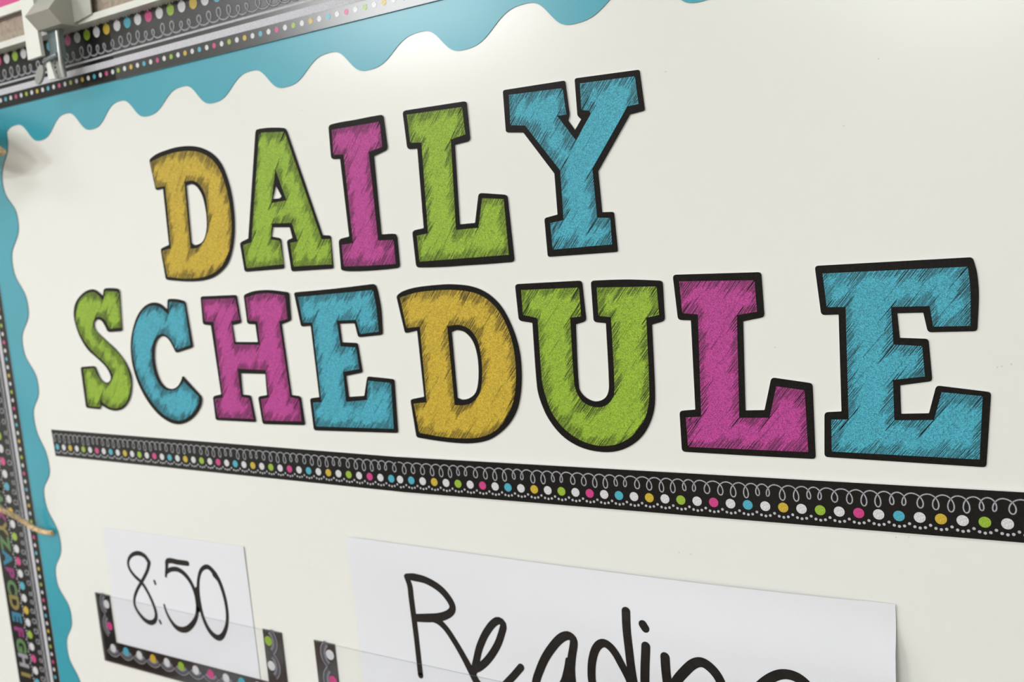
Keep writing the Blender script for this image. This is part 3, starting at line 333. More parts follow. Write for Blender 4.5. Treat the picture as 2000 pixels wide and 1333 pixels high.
  [(-0.36463,1.5334),(-0.36457,1.53347),(-0.3645,1.53352),(-0.3644,1.53356),(-0.3643,1.53358),(-0.36417,1.53358),(-0.34818,1.5326),(-0.34805,1.53258),(-0.34795,1.53255),(-0.34786,1.53251),(-0.34779,1.53245),(-0.34774,1.53238),(-0.34653,1.53009),(-0.34649,1.53002),(-0.34647,1.52994),(-0.34645,1.52986),(-0.34645,1.52977),(-0.34645,1.52969),(-0.34957,1.50326),(-0.34959,1.50319),(-0.34964,1.50313),(-0.34971,1.50308),(-0.34981,1.50305),(-0.34993,1.50303),(-0.36517,1.50225),(-0.3653,1.50225),(-0.36541,1.50227),(-0.3655,1.5023),(-0.36557,1.50235),(-0.36562,1.50242),(-0.36661,1.50444),(-0.36713,1.50556),(-0.3677,1.50665),(-0.36838,1.50772),(-0.36921,1.50873),(-0.36987,1.50938),(-0.37063,1.50999),(-0.37148,1.51056),(-0.37242,1.51106),(-0.37344,1.5115),(-0.37455,1.51185),(-0.37562,1.5121),(-0.37676,1.51228),(-0.37796,1.51238),(-0.37916,1.51238),(-0.38034,1.51226),(-0.38147,1.512),(-0.38259,1.51158),(-0.3836,1.51103),(-0.3845,1.5104),(-0.38527,1.50969),(-0.3859,1.50895),(-0.38637,1.5082),(-0.38673,1.50734),(-0.38691,1.50647),(-0.38693,1.50559),(-0.38681,1.50472),(-0.38654,1.50388),(-0.38613,1.50308),(-0.38533,1.50196),(-0.38435,1.50091),(-0.38325,1.4999),(-0.38206,1.49893),(-0.38084,1.49797),(-0.37963,1.49702),(-0.37771,1.49551),(-0.37574,1.49403),(-0.37375,1.49258),(-0.37174,1.49114),(-0.36974,1.4897),(-0.36775,1.48825),(-0.36574,1.48683),(-0.36367,1.48544),(-0.3616,1.48405),(-0.3596,1.48263),(-0.35773,1.48116),(-0.35603,1.47961),(-0.35466,1.47811),(-0.35343,1.47656),(-0.35233,1.47496),(-0.35135,1.47333),(-0.35048,1.47166),(-0.3497,1.46997),(-0.34898,1.46815),(-0.34834,1.46631),(-0.34782,1.46445),(-0.34742,1.46256),(-0.34718,1.46065),(-0.3471,1.45872),(-0.34718,1.45702),(-0.3474,1.45531),(-0.34778,1.45359),(-0.3483,1.45186),(-0.34897,1.45014),(-0.34979,1.44844),(-0.35063,1.44698),(-0.35161,1.44554),(-0.35273,1.44412),(-0.354,1.44274),(-0.3554,1.4414),(-0.35696,1.44013),(-0.35843,1.4391),(-0.36003,1.43812),(-0.36175,1.43722),(-0.36356,1.43641),(-0.36546,1.43571),(-0.36741,1.43513),(-0.36915,1.43477),(-0.37092,1.43454),(-0.3727,1.43444),(-0.37447,1.43446),(-0.3762,1.43459),(-0.37785,1.43482),(-0.37981,1.43523),(-0.38169,1.43576),(-0.38347,1.4364),(-0.38517,1.43712),(-0.3868,1.4379),(-0.38837,1.43872),(-0.38916,1.43925),(-0.38981,1.43985),(-0.39036,1.44051),(-0.39087,1.44119),(-0.3919,1.44249),(-0.39191,1.4425),(-0.39192,1.4425),(-0.39193,1.4425),(-0.39194,1.44249),(-0.39194,1.44247),(-0.39358,1.43523),(-0.39361,1.43515),(-0.39367,1.43509),(-0.39375,1.43505),(-0.39385,1.43502),(-0.39398,1.43501),(-0.40991,1.4353),(-0.41004,1.43531),(-0.41014,1.43534),(-0.41021,1.43538),(-0.41025,1.43545),(-0.41026,1.43553),(-0.40949,1.46744),(-0.40947,1.46752),(-0.40942,1.46758),(-0.40935,1.46763),(-0.40925,1.46767),(-0.40911,1.46769),(-0.3943,1.46886),(-0.39416,1.46886),(-0.39405,1.46885),(-0.39395,1.46881),(-0.39388,1.46876),(-0.39383,1.46869),(-0.3928,1.46654),(-0.39226,1.46536),(-0.39167,1.46419),(-0.391,1.46306),(-0.39019,1.46196),(-0.3893,1.46092),(-0.38835,1.45989),(-0.38732,1.45889),(-0.38618,1.45795),(-0.38493,1.45709),(-0.38354,1.45632),(-0.38271,1.45598),(-0.38176,1.45572),(-0.38073,1.45555),(-0.37966,1.45549),(-0.37859,1.45555),(-0.37756,1.45575),(-0.37627,1.45619),(-0.37506,1.45674),(-0.37395,1.45739),(-0.37295,1.45811),(-0.37206,1.45888),(-0.37132,1.45968),(-0.37076,1.46044),(-0.37034,1.46124),(-0.37007,1.46205),(-0.36996,1.46286),(-0.37003,1.46365),(-0.37028,1.46438),(-0.3712,1.46596),(-0.37231,1.46747),(-0.37359,1.46892),(-0.375,1.47034),(-0.37649,1.47171),(-0.37805,1.47305),(-0.37991,1.47449),(-0.38194,1.47585),(-0.38405,1.47717),(-0.38618,1.47848),(-0.38827,1.47983),(-0.39023,1.48125),(-0.39237,1.48291),(-0.39448,1.48459),(-0.39655,1.4863),(-0.39853,1.48806),(-0.40038,1.48987),(-0.40207,1.49176),(-0.40359,1.49368),(-0.40498,1.49566),(-0.40623,1.49769),(-0.40734,1.49976),(-0.40831,1.50186),(-0.40914,1.50398),(-0.40963,1.5056),(-0.40999,1.50724),(-0.4102,1.5089),(-0.41026,1.51057),(-0.41015,1.51225),(-0.40988,1.51393),(-0.40943,1.5156),(-0.40883,1.51726),(-0.40808,1.51891),(-0.40716,1.52054),(-0.40609,1.52214),(-0.40486,1.52369),(-0.40374,1.52487),(-0.40247,1.526),(-0.40105,1.52708),(-0.39952,1.5281),(-0.3979,1.52906),(-0.39622,1.52997),(-0.39472,1.53069),(-0.39313,1.53135),(-0.39148,1.53194),(-0.38978,1.53245),(-0.38804,1.53288),(-0.38626,1.5332),(-0.38477,1.53339),(-0.38324,1.5335),(-0.38171,1.53352),(-0.38022,1.53343),(-0.37884,1.53319),(-0.37761,1.53279),(-0.37584,1.53185),(-0.37433,1.53076),(-0.37299,1.52956),(-0.37173,1.52831),(-0.36919,1.52591),(-0.36918,1.5259),(-0.36916,1.52589),(-0.36915,1.52589),(-0.36914,1.5259),(-0.36912,1.52592)],
  []),
 ('C','teal','teal glitter capital C in SCHEDULE, between the green S and magenta H',
  [(-0.28831,1.52269),(-0.28802,1.52344),(-0.28751,1.524),(-0.28679,1.52439),(-0.28585,1.52459),(-0.2847,1.52462),(-0.28404,1.52465),(-0.28215,1.52459),(-0.28026,1.52452),(-0.27839,1.5244),(-0.27655,1.52422),(-0.27481,1.52397),(-0.27311,1.52366),(-0.27143,1.5233),(-0.26977,1.52293),(-0.26935,1.52279),(-0.2683,1.5225),(-0.26747,1.52209),(-0.26686,1.52156),(-0.26648,1.52092),(-0.26631,1.52016),(-0.26427,1.48814),(-0.26435,1.48737),(-0.26468,1.48672),(-0.26526,1.48618),(-0.2661,1.48575),(-0.2672,1.48544),(-0.28299,1.48213),(-0.28417,1.48197),(-0.28516,1.48202),(-0.28599,1.48227),(-0.28664,1.48273),(-0.28712,1.4834),(-0.28692,1.48309),(-0.28729,1.4839),(-0.28769,1.4847),(-0.28811,1.4855),(-0.28857,1.48628),(-0.28927,1.48744),(-0.28995,1.48861),(-0.29066,1.48977),(-0.29144,1.4909),(-0.29234,1.49197),(-0.29342,1.49297),(-0.2942,1.49355),(-0.2951,1.49409),(-0.2961,1.49456),(-0.29718,1.49491),(-0.29833,1.4951),(-0.29953,1.49508),(-0.3009,1.49483),(-0.30223,1.49439),(-0.30348,1.49381),(-0.30464,1.49312),(-0.30566,1.49235),(-0.30652,1.49154),(-0.30768,1.49017),(-0.30866,1.48874),(-0.30947,1.48727),(-0.31014,1.48577),(-0.31069,1.48425),(-0.31116,1.48275),(-0.31163,1.48083),(-0.31197,1.47891),(-0.3122,1.47699),(-0.31231,1.47508),(-0.31231,1.47317),(-0.31222,1.47127),(-0.31205,1.46949),(-0.31178,1.46771),(-0.31141,1.46595),(-0.31093,1.46421),(-0.31032,1.46251),(-0.30958,1.46084),(-0.30893,1.45965),(-0.30818,1.45849),(-0.3073,1.45738),(-0.30631,1.45632),(-0.30518,1.45534),(-0.30392,1.45445),(-0.30295,1.45392),(-0.30185,1.45348),(-0.30066,1.45313),(-0.2994,1.45288),(-0.29809,1.45274),(-0.29675,1.4527),(-0.29555,1.4528),(-0.29435,1.45301),(-0.29316,1.45332),(-0.292,1.45372),(-0.29089,1.45419),(-0.28985,1.4547),(-0.28881,1.45533),(-0.28785,1.45602),(-0.28698,1.45676),(-0.28617,1.45753),(-0.28541,1.45832),(-0.28469,1.45912),(-0.28404,1.45992),(-0.28346,1.46074),(-0.28294,1.46158),(-0.28245,1.46242),(-0.28278,1.46204),(-0.28222,1.46272),(-0.28163,1.4631),(-0.28099,1.4632),(-0.28032,1.46301),(-0.27961,1.46254),(-0.26294,1.44832),(-0.26233,1.44769),(-0.26192,1.44701),(-0.26171,1.44628),(-0.26171,1.4455),(-0.26191,1.44468),(-0.26175,1.44473),(-0.26203,1.44369),(-0.26235,1.44266),(-0.26277,1.44163),(-0.26335,1.44063),(-0.26427,1.43934),(-0.26529,1.43806),(-0.2664,1.43681),(-0.2676,1.43559),(-0.26889,1.4344),(-0.27026,1.43325),(-0.27172,1.43212),(-0.27325,1.43103),(-0.27486,1.42997),(-0.27655,1.42898),(-0.27832,1.42805),(-0.28016,1.42722),(-0.2822,1.42642),(-0.28431,1.42568),(-0.28647,1.42502),(-0.28867,1.42448),(-0.29089,1.42406),(-0.29311,1.4238),(-0.29525,1.42371),(-0.29738,1.42376),(-0.29947,1.42395),(-0.3015,1.42427),(-0.30346,1.42469),(-0.30534,1.42521),(-0.30776,1.42603),(-0.3101,1.42696),(-0.31233,1.42799),(-0.31446,1.42912),(-0.31647,1.43033),(-0.31837,1.43163),(-0.3207,1.43342),(-0.32291,1.4353),(-0.32499,1.43727),(-0.32694,1.43929),(-0.32877,1.44138),(-0.33049,1.44352),(-0.33221,1.44586),(-0.33379,1.44827),(-0.33525,1.45072),(-0.33659,1.45321),(-0.3378,1.45574),(-0.33889,1.45831),(-0.33978,1.46073),(-0.34055,1.46318),(-0.34119,1.46566),(-0.3417,1.46816),(-0.34209,1.47068),(-0.34234,1.47322),(-0.34247,1.47568),(-0.34246,1.47816),(-0.34232,1.48064),(-0.34206,1.48313),(-0.34167,1.48562),(-0.34116,1.48811),(-0.3406,1.49024),(-0.3399,1.49237),(-0.33908,1.49448),(-0.33815,1.49659),(-0.33712,1.49867),(-0.336,1.50073),(-0.33483,1.5027),(-0.33358,1.50464),(-0.33224,1.50656),(-0.33079,1.50845),(-0.32922,1.5103),(-0.32755,1.5121),(-0.3262,1.51341),(-0.32476,1.51467),(-0.32322,1.51588),(-0.32158,1.51704),(-0.31984,1.51813),(-0.31801,1.51913),(-0.31647,1.51987),(-0.31484,1.52053),(-0.31315,1.52111),(-0.3114,1.52159),(-0.30962,1.52197),(-0.30782,1.52224),(-0.3061,1.52237),(-0.30436,1.5224),(-0.30264,1.52231),(-0.30096,1.52212),(-0.29933,1.52183),(-0.2978,1.52143),(-0.29622,1.52085),(-0.29479,1.52014),(-0.29347,1.51934),(-0.29219,1.51849),(-0.2901,1.51713),(-0.28991,1.51704),(-0.28976,1.51702),(-0.28963,1.51705),(-0.28954,1.51715),(-0.28949,1.5173)],
  [],
  [(-0.2858,1.52209),(-0.28577,1.52216),(-0.28572,1.52222),(-0.28564,1.52225),(-0.28555,1.52227),(-0.28544,1.52227),(-0.28281,1.52214),(-0.28135,1.52207),(-0.2799,1.52199),(-0.27846,1.52188),(-0.27703,1.52173),(-0.27555,1.52151),(-0.27409,1.52125),(-0.27265,1.52096),(-0.27121,1.52066),(-0.26863,1.52013),(-0.26853,1.5201),(-0.26845,1.52006),(-0.26839,1.52001),(-0.26836,1.51995),(-0.26834,1.51988),(-0.26767,1.4881),(-0.26768,1.48803),(-0.26771,1.48797),(-0.26777,1.48791),(-0.26785,1.48787),(-0.26796,1.48784),(-0.28456,1.48419),(-0.28467,1.48418),(-0.28477,1.48418),(-0.28485,1.4842),(-0.28492,1.48424),(-0.28497,1.48431),(-0.28649,1.48714),(-0.28728,1.48866),(-0.28813,1.49015),(-0.28913,1.49159),(-0.29034,1.49294),(-0.29131,1.49382),(-0.29241,1.49467),(-0.29364,1.49544),(-0.29498,1.49609),(-0.29646,1.4966),(-0.29807,1.49691),(-0.29954,1.49699),(-0.30108,1.49689),(-0.30264,1.49661),(-0.30415,1.49619),(-0.30555,1.49563),(-0.30677,1.49495),(-0.30845,1.49373),(-0.30995,1.49239),(-0.31125,1.49096),(-0.31238,1.48947),(-0.31331,1.48794),(-0.31407,1.4864),(-0.31494,1.48407),(-0.31558,1.48172),(-0.31602,1.47936),(-0.3163,1.477),(-0.31644,1.47464),(-0.31648,1.47229),(-0.31642,1.47032),(-0.31624,1.46836),(-0.31593,1.46641),(-0.31546,1.46449),(-0.31484,1.46261),(-0.31404,1.46078),(-0.31325,1.45929),(-0.31233,1.45782),(-0.31126,1.45641),(-0.31002,1.45509),(-0.30858,1.45388),(-0.30692,1.45282),(-0.30556,1.45222),(-0.30402,1.45179),(-0.30234,1.45151),(-0.30059,1.45135),(-0.2988,1.45131),(-0.29702,1.45135),(-0.2956,1.45147),(-0.29417,1.45171),(-0.29276,1.45205),(-0.29139,1.45248),(-0.29007,1.453),(-0.28884,1.45358),(-0.28743,1.45442),(-0.28617,1.45535),(-0.285,1.45634),(-0.28388,1.45736),(-0.2818,1.4592),(-0.28172,1.45926),(-0.28164,1.45929),(-0.28156,1.45929),(-0.28148,1.45927),(-0.2814,1.45923),(-0.26522,1.44684),(-0.26516,1.44679),(-0.26512,1.44672),(-0.2651,1.44665),(-0.26511,1.44658),(-0.26513,1.4465),(-0.26611,1.44408),(-0.26661,1.44275),(-0.26719,1.44144),(-0.26792,1.44016),(-0.26888,1.43894),(-0.27032,1.4375),(-0.2719,1.43612),(-0.27363,1.43479),(-0.27547,1.43353),(-0.2774,1.43232),(-0.27941,1.43118),(-0.28116,1.43027),(-0.283,1.4294),(-0.28491,1.42861),(-0.28687,1.42793),(-0.28889,1.42739),(-0.29093,1.42702),(-0.29307,1.42684),(-0.29519,1.42682),(-0.29729,1.42696),(-0.29934,1.42724),(-0.30131,1.42764),(-0.30318,1.42814),(-0.30562,1.42896),(-0.30796,1.4299),(-0.31018,1.43095),(-0.31229,1.43211),(-0.31428,1.43335),(-0.31615,1.43467),(-0.31843,1.4365),(-0.32056,1.43843),(-0.32255,1.44043),(-0.32443,1.4425),(-0.32619,1.44462),(-0.32786,1.44678),(-0.32955,1.44913),(-0.33112,1.45153),(-0.33258,1.45398),(-0.33392,1.45646),(-0.33514,1.45899),(-0.33623,1.46155),(-0.33712,1.46396),(-0.33787,1.46641),(-0.33851,1.46888),(-0.33901,1.47138),(-0.3394,1.4739),(-0.33968,1.47642),(-0.3398,1.47853),(-0.33982,1.48064),(-0.33971,1.48277),(-0.33948,1.4849),(-0.33912,1.48703),(-0.33862,1.48915),(-0.33799,1.49128),(-0.33721,1.49341),(-0.33632,1.49552),(-0.33531,1.49761),(-0.3342,1.49969),(-0.33299,1.50174),(-0.33195,1.50335),(-0.3308,1.50494),(-0.32955,1.5065),(-0.32822,1.50804),(-0.32681,1.50954),(-0.32534,1.51101),(-0.32409,1.51221),(-0.3228,1.51338),(-0.32143,1.51453),(-0.31997,1.51562),(-0.31842,1.51663),(-0.31674,1.51755),(-0.31535,1.51816),(-0.31387,1.51869),(-0.31232,1.51912),(-0.31073,1.51946),(-0.30912,1.51971),(-0.30752,1.51987),(-0.30604,1.51993),(-0.30456,1.51991),(-0.30309,1.51978),(-0.30168,1.51957),(-0.30034,1.51925),(-0.2991,1.51882),(-0.29715,1.5179),(-0.29537,1.51686),(-0.2937,1.51573),(-0.29208,1.51455),(-0.28886,1.51229),(-0.28884,1.51228),(-0.28882,1.51228),(-0.28881,1.51228),(-0.2888,1.51229),(-0.2888,1.5123)],
  []),
 ('H','magenta','magenta glitter capital H in SCHEDULE, black outlined card letter',
  [(-0.24934,1.52338),(-0.24918,1.52411),(-0.24879,1.52468),(-0.24817,1.52508),(-0.24731,1.52532),(-0.24623,1.5254),(-0.21172,1.52523),(-0.21069,1.52515),(-0.20987,1.52491),(-0.20928,1.52451),(-0.2089,1.52396),(-0.20873,1.52326),(-0.20751,1.50605),(-0.20757,1.50532),(-0.20787,1.50473),(-0.20841,1.50425),(-0.20919,1.50391),(-0.21021,1.50369),(-0.21659,1.5028),(-0.21682,1.50275),(-0.21699,1.50268),(-0.21712,1.50257),(-0.21718,1.50244),(-0.2172,1.50228),(-0.21644,1.49048),(-0.21641,1.49032),(-0.21632,1.49019),(-0.21619,1.49011),(-0.21601,1.49005),(-0.21578,1.49003),(-0.19369,1.48978),(-0.19348,1.48979),(-0.19331,1.48984),(-0.19319,1.48993),(-0.19312,1.49005),(-0.1931,1.4902),(-0.19353,1.50245),(-0.19356,1.50261),(-0.19363,1.50273),(-0.19376,1.50282),(-0.19393,1.50288),(-0.19415,1.50291),(-0.19903,1.5031),(-0.20003,1.50322),(-0.20082,1.50349),(-0.20138,1.50391),(-0.20172,1.50447),(-0.20184,1.50518),(-0.20209,1.52303),(-0.20199,1.52376),(-0.20167,1.52437),(-0.20113,1.52488),(-0.20037,1.52528),(-0.19938,1.52556),(-0.19841,1.52586),(-0.19657,1.52632),(-0.19472,1.52674),(-0.19287,1.52708),(-0.191,1.52733),(-0.18834,1.52755),(-0.18568,1.52769),(-0.18304,1.52777),(-0.18041,1.52777),(-0.17779,1.52771),(-0.17521,1.52759),(-0.17179,1.52732),(-0.16841,1.52696),(-0.16507,1.52654),(-0.16176,1.52608),(-0.15773,1.52552),(-0.15681,1.52533),(-0.15611,1.52502),(-0.15562,1.52458),(-0.15534,1.52401),(-0.15527,1.52332),(-0.15613,1.5069),(-0.15627,1.50619),(-0.1566,1.50557),(-0.15713,1.50506),(-0.15785,1.50465),(-0.15877,1.50433),(-0.1656,1.50255),(-0.1658,1.50248),(-0.16596,1.50239),(-0.16607,1.50228),(-0.16613,1.50214),(-0.16615,1.50199),(-0.16442,1.45117),(-0.16439,1.45101),(-0.16432,1.45089),(-0.1642,1.45079),(-0.16404,1.45073),(-0.16384,1.45069),(-0.15794,1.45022),(-0.15701,1.45007),(-0.15628,1.44978),(-0.15575,1.44935),(-0.15542,1.44879),(-0.15528,1.44808),(-0.15447,1.43052),(-0.15455,1.42982),(-0.15484,1.42928),(-0.15535,1.42888),(-0.15608,1.42863),(-0.15702,1.42853),(-0.19557,1.42774),(-0.19659,1.4278),(-0.19739,1.42802),(-0.19799,1.42841),(-0.19836,1.42896),(-0.19852,1.42968),(-0.19971,1.44678),(-0.19965,1.44751),(-0.19935,1.44811),(-0.19881,1.44859),(-0.19803,1.44895),(-0.19702,1.44917),(-0.19084,1.45006),(-0.19062,1.45011),(-0.19045,1.45019),(-0.19032,1.45029),(-0.19024,1.45043),(-0.1902,1.45059),(-0.18939,1.46538),(-0.1894,1.46554),(-0.18947,1.46566),(-0.18958,1.46575),(-0.18975,1.4658),(-0.18997,1.46582),(-0.21403,1.46602),(-0.21426,1.46601),(-0.21444,1.46595),(-0.21457,1.46587),(-0.21465,1.46574),(-0.21468,1.46558),(-0.21537,1.45032),(-0.21535,1.45015),(-0.21528,1.45003),(-0.21516,1.44993),(-0.21499,1.44987),(-0.21476,1.44985),(-0.20946,1.44967),(-0.20844,1.44956),(-0.20762,1.44929),(-0.20702,1.44888),(-0.20662,1.44831),(-0.20643,1.44759),(-0.20463,1.43091),(-0.20467,1.43019),(-0.20495,1.42963),(-0.20547,1.42923),(-0.20624,1.42899),(-0.20725,1.4289),(-0.24663,1.42879),(-0.24772,1.42887),(-0.24856,1.42912),(-0.24916,1.42954),(-0.24952,1.43012),(-0.24964,1.43088),(-0.24954,1.4457),(-0.24942,1.44648),(-0.24905,1.44713),(-0.24844,1.44766),(-0.24758,1.44807),(-0.24649,1.44836),(-0.24047,1.44949),(-0.24023,1.44955),(-0.24005,1.44964),(-0.23992,1.44976),(-0.23984,1.4499),(-0.23982,1.45007),(-0.24158,1.50239),(-0.24161,1.50255),(-0.24169,1.50268),(-0.24182,1.50279),(-0.242,1.50286),(-0.24223,1.5029),(-0.24745,1.50339),(-0.2485,1.50358),(-0.24932,1.5039),(-0.24988,1.50437),(-0.25021,1.50497),(-0.25029,1.50572)],
  [],
  [(-0.24753,1.52271),(-0.24752,1.52278),(-0.24748,1.52284),(-0.24743,1.52288),(-0.24734,1.5229),(-0.24724,1.52291),(-0.2116,1.52291),(-0.2115,1.52291),(-0.21142,1.52288),(-0.21137,1.52285),(-0.21133,1.52279),(-0.21131,1.52273),(-0.20941,1.5068),(-0.20941,1.50673),(-0.20944,1.50667),(-0.20949,1.50663),(-0.20957,1.5066),(-0.20966,1.50658),(-0.21804,1.50563),(-0.21806,1.50563),(-0.21808,1.50562),(-0.21809,1.50561),(-0.2181,1.5056),(-0.2181,1.50558),(-0.21841,1.48815),(-0.21841,1.48814),(-0.2184,1.48813),(-0.21839,1.48812),(-0.21838,1.48811),(-0.21835,1.48811),(-0.1911,1.48766),(-0.19108,1.48766),(-0.19106,1.48767),(-0.19105,1.48768),(-0.19104,1.48769),(-0.19104,1.4877),(-0.19077,1.50506),(-0.19077,1.50508),(-0.19078,1.50509),(-0.19079,1.5051),(-0.19081,1.5051),(-0.19083,1.50511),(-0.19976,1.50574),(-0.19986,1.50575),(-0.19993,1.50578),(-0.19999,1.50582),(-0.20002,1.50588),(-0.20003,1.50595),(-0.1998,1.52264),(-0.19979,1.52271),(-0.19975,1.52277),(-0.1997,1.52281),(-0.19962,1.52285),(-0.19953,1.52287),(-0.19566,1.52361),(-0.1936,1.52401),(-0.19154,1.52438),(-0.18949,1.52471),(-0.18743,1.52495),(-0.18544,1.52512),(-0.18345,1.52525),(-0.18147,1.52532),(-0.1795,1.52534),(-0.17754,1.5253),(-0.1756,1.5252),(-0.17293,1.52496),(-0.17029,1.52464),(-0.16768,1.52426),(-0.16509,1.52386),(-0.16017,1.52312),(-0.16008,1.5231),(-0.16001,1.52307),(-0.15996,1.52303),(-0.15993,1.52297),(-0.15993,1.52291),(-0.16007,1.50645),(-0.16008,1.50638),(-0.16011,1.50633),(-0.16016,1.50628),(-0.16023,1.50624),(-0.16032,1.50622),(-0.16858,1.5046),(-0.1686,1.50459),(-0.16862,1.50458),(-0.16863,1.50457),(-0.16863,1.50456),(-0.16863,1.50455),(-0.16634,1.44913),(-0.16634,1.44912),(-0.16633,1.4491),(-0.16632,1.44909),(-0.1663,1.44909),(-0.16628,1.44908),(-0.15809,1.44792),(-0.15801,1.4479),(-0.15794,1.44787),(-0.15789,1.44782),(-0.15786,1.44777),(-0.15785,1.4477),(-0.15788,1.43157),(-0.15789,1.4315),(-0.15792,1.43145),(-0.15797,1.43141),(-0.15804,1.43138),(-0.15813,1.43137),(-0.19628,1.43059),(-0.19638,1.43059),(-0.19646,1.43061),(-0.19651,1.43065),(-0.19655,1.43071),(-0.19656,1.43077),(-0.19696,1.44651),(-0.19695,1.44658),(-0.19692,1.44664),(-0.19686,1.44669),(-0.19679,1.44673),(-0.19669,1.44675),(-0.18832,1.44836),(-0.1883,1.44836),(-0.18828,1.44837),(-0.18827,1.44838),(-0.18826,1.44839),(-0.18826,1.44841),(-0.18822,1.46865),(-0.18822,1.46867),(-0.18823,1.46868),(-0.18824,1.46869),(-0.18826,1.4687),(-0.18828,1.4687),(-0.21784,1.4697),(-0.21786,1.4697),(-0.21787,1.4697),(-0.21789,1.46969),(-0.21789,1.46968),(-0.2179,1.46966),(-0.21791,1.44818),(-0.2179,1.44817),(-0.2179,1.44815),(-0.21789,1.44814),(-0.21787,1.44814),(-0.21785,1.44813),(-0.20897,1.44712),(-0.20888,1.4471),(-0.2088,1.44707),(-0.20875,1.44702),(-0.20871,1.44697),(-0.20869,1.4469),(-0.20755,1.43164),(-0.20756,1.43157),(-0.20759,1.43151),(-0.20764,1.43147),(-0.20771,1.43145),(-0.20781,1.43144),(-0.24649,1.43102),(-0.24659,1.43102),(-0.24667,1.43105),(-0.24673,1.43109),(-0.24677,1.43114),(-0.24679,1.43121),(-0.24748,1.44522),(-0.24747,1.44529),(-0.24744,1.44535),(-0.24739,1.4454),(-0.2473,1.44544),(-0.2472,1.44547),(-0.23816,1.44714),(-0.23814,1.44715),(-0.23812,1.44716),(-0.23811,1.44717),(-0.2381,1.44718),(-0.2381,1.4472),(-0.23797,1.50538),(-0.23797,1.50539),(-0.23798,1.5054),(-0.23799,1.50541),(-0.23801,1.50542),(-0.23803,1.50542),(-0.24748,1.50608),(-0.24758,1.50609),(-0.24766,1.50612),(-0.24772,1.50616),(-0.24775,1.50622),(-0.24776,1.50629)],
  []),
 ('E','teal','teal glitter capital E in SCHEDULE, between the magenta H and gold D',
  [(-0.15088,1.52312),(-0.15087,1.52379),(-0.15063,1.52432),(-0.15016,1.52471),(-0.14947,1.52495),(-0.14854,1.52506),(-0.1381,1.52537),(-0.13168,1.52555),(-0.12533,1.52575),(-0.11904,1.52597),(-0.11282,1.52621),(-0.10668,1.52649),(-0.10061,1.5268),(-0.09459,1.52712),(-0.08864,1.52745),(-0.07836,1.52802),(-0.0778,1.52801),(-0.07728,1.52794),(-0.07681,1.52779),(-0.07637,1.52758),(-0.07598,1.52729),(-0.07613,1.52754),(-0.07573,1.52727),(-0.07535,1.52698),(-0.07505,1.52667),(-0.07484,1.52631),(-0.07442,1.52506),(-0.0741,1.52379),(-0.07385,1.52251),(-0.07365,1.52122),(-0.07348,1.51992),(-0.07332,1.51863),(-0.07313,1.51714),(-0.07297,1.51564),(-0.07284,1.51414),(-0.07274,1.51264),(-0.07268,1.51113),(-0.07267,1.50962),(-0.07274,1.50698),(-0.07287,1.50434),(-0.07304,1.50169),(-0.07324,1.49904),(-0.07351,1.49552),(-0.07364,1.49487),(-0.07394,1.49435),(-0.07442,1.49396),(-0.07508,1.4937),(-0.07592,1.49356),(-0.09338,1.49231),(-0.09425,1.49232),(-0.09496,1.49248),(-0.0955,1.4928),(-0.09589,1.49328),(-0.09611,1.49391),(-0.09758,1.50147),(-0.09762,1.50161),(-0.09771,1.50172),(-0.09783,1.50179),(-0.09799,1.50184),(-0.09818,1.50186),(-0.11015,1.50181),(-0.11034,1.5018),(-0.11049,1.50175),(-0.11059,1.50167),(-0.11065,1.50155),(-0.11067,1.50141),(-0.11031,1.48941),(-0.11029,1.48926),(-0.11022,1.48915),(-0.11011,1.48906),(-0.10996,1.48901),(-0.10977,1.48898),(-0.09876,1.48854),(-0.0979,1.48843),(-0.09722,1.48818),(-0.09672,1.4878),(-0.09639,1.48729),(-0.09624,1.48663),(-0.09481,1.46973),(-0.09485,1.46906),(-0.0951,1.4685),(-0.09554,1.46806),(-0.09619,1.46773),(-0.09705,1.46752),(-0.10943,1.46548),(-0.10963,1.46543),(-0.10978,1.46536),(-0.10988,1.46526),(-0.10994,1.46514),(-0.10996,1.46499),(-0.1096,1.45113),(-0.10957,1.45098),(-0.1095,1.45087),(-0.10939,1.4508),(-0.10924,1.45076),(-0.10904,1.45076),(-0.09645,1.45167),(-0.09625,1.4517),(-0.09609,1.45175),(-0.09596,1.45184),(-0.09586,1.45196),(-0.09579,1.45211),(-0.09201,1.4636),(-0.0917,1.46425),(-0.09125,1.46474),(-0.09066,1.46508),(-0.08994,1.46525),(-0.08908,1.46526),(-0.06986,1.46387),(-0.06905,1.46374),(-0.06843,1.46348),(-0.068,1.46309),(-0.06775,1.46256),(-0.06769,1.46191),(-0.06907,1.42851),(-0.06919,1.42785),(-0.06949,1.42733),(-0.06996,1.42696),(-0.07061,1.42672),(-0.07145,1.42663),(-0.08163,1.42643),(-0.08797,1.4263),(-0.09438,1.42617),(-0.10086,1.42604),(-0.1074,1.42591),(-0.11381,1.42579),(-0.12028,1.42566),(-0.12682,1.42554),(-0.13344,1.42541),(-0.14428,1.4252),(-0.14521,1.42526),(-0.14594,1.42548),(-0.14646,1.42586),(-0.14678,1.4264),(-0.1469,1.42709),(-0.14719,1.44682),(-0.1471,1.44752),(-0.14679,1.44809),(-0.14627,1.44854),(-0.14554,1.44885),(-0.1446,1.44902),(-0.13854,1.44969),(-0.13833,1.44972),(-0.13818,1.44979),(-0.13806,1.44989),(-0.138,1.45001),(-0.13797,1.45017),(-0.13851,1.50037),(-0.13853,1.50051),(-0.1386,1.50063),(-0.13872,1.5007),(-0.13887,1.50075),(-0.13908,1.50075),(-0.14519,1.50047),(-0.14613,1.50051),(-0.14689,1.5007),(-0.14746,1.50105),(-0.14784,1.50155),(-0.14804,1.50222)],
  [],
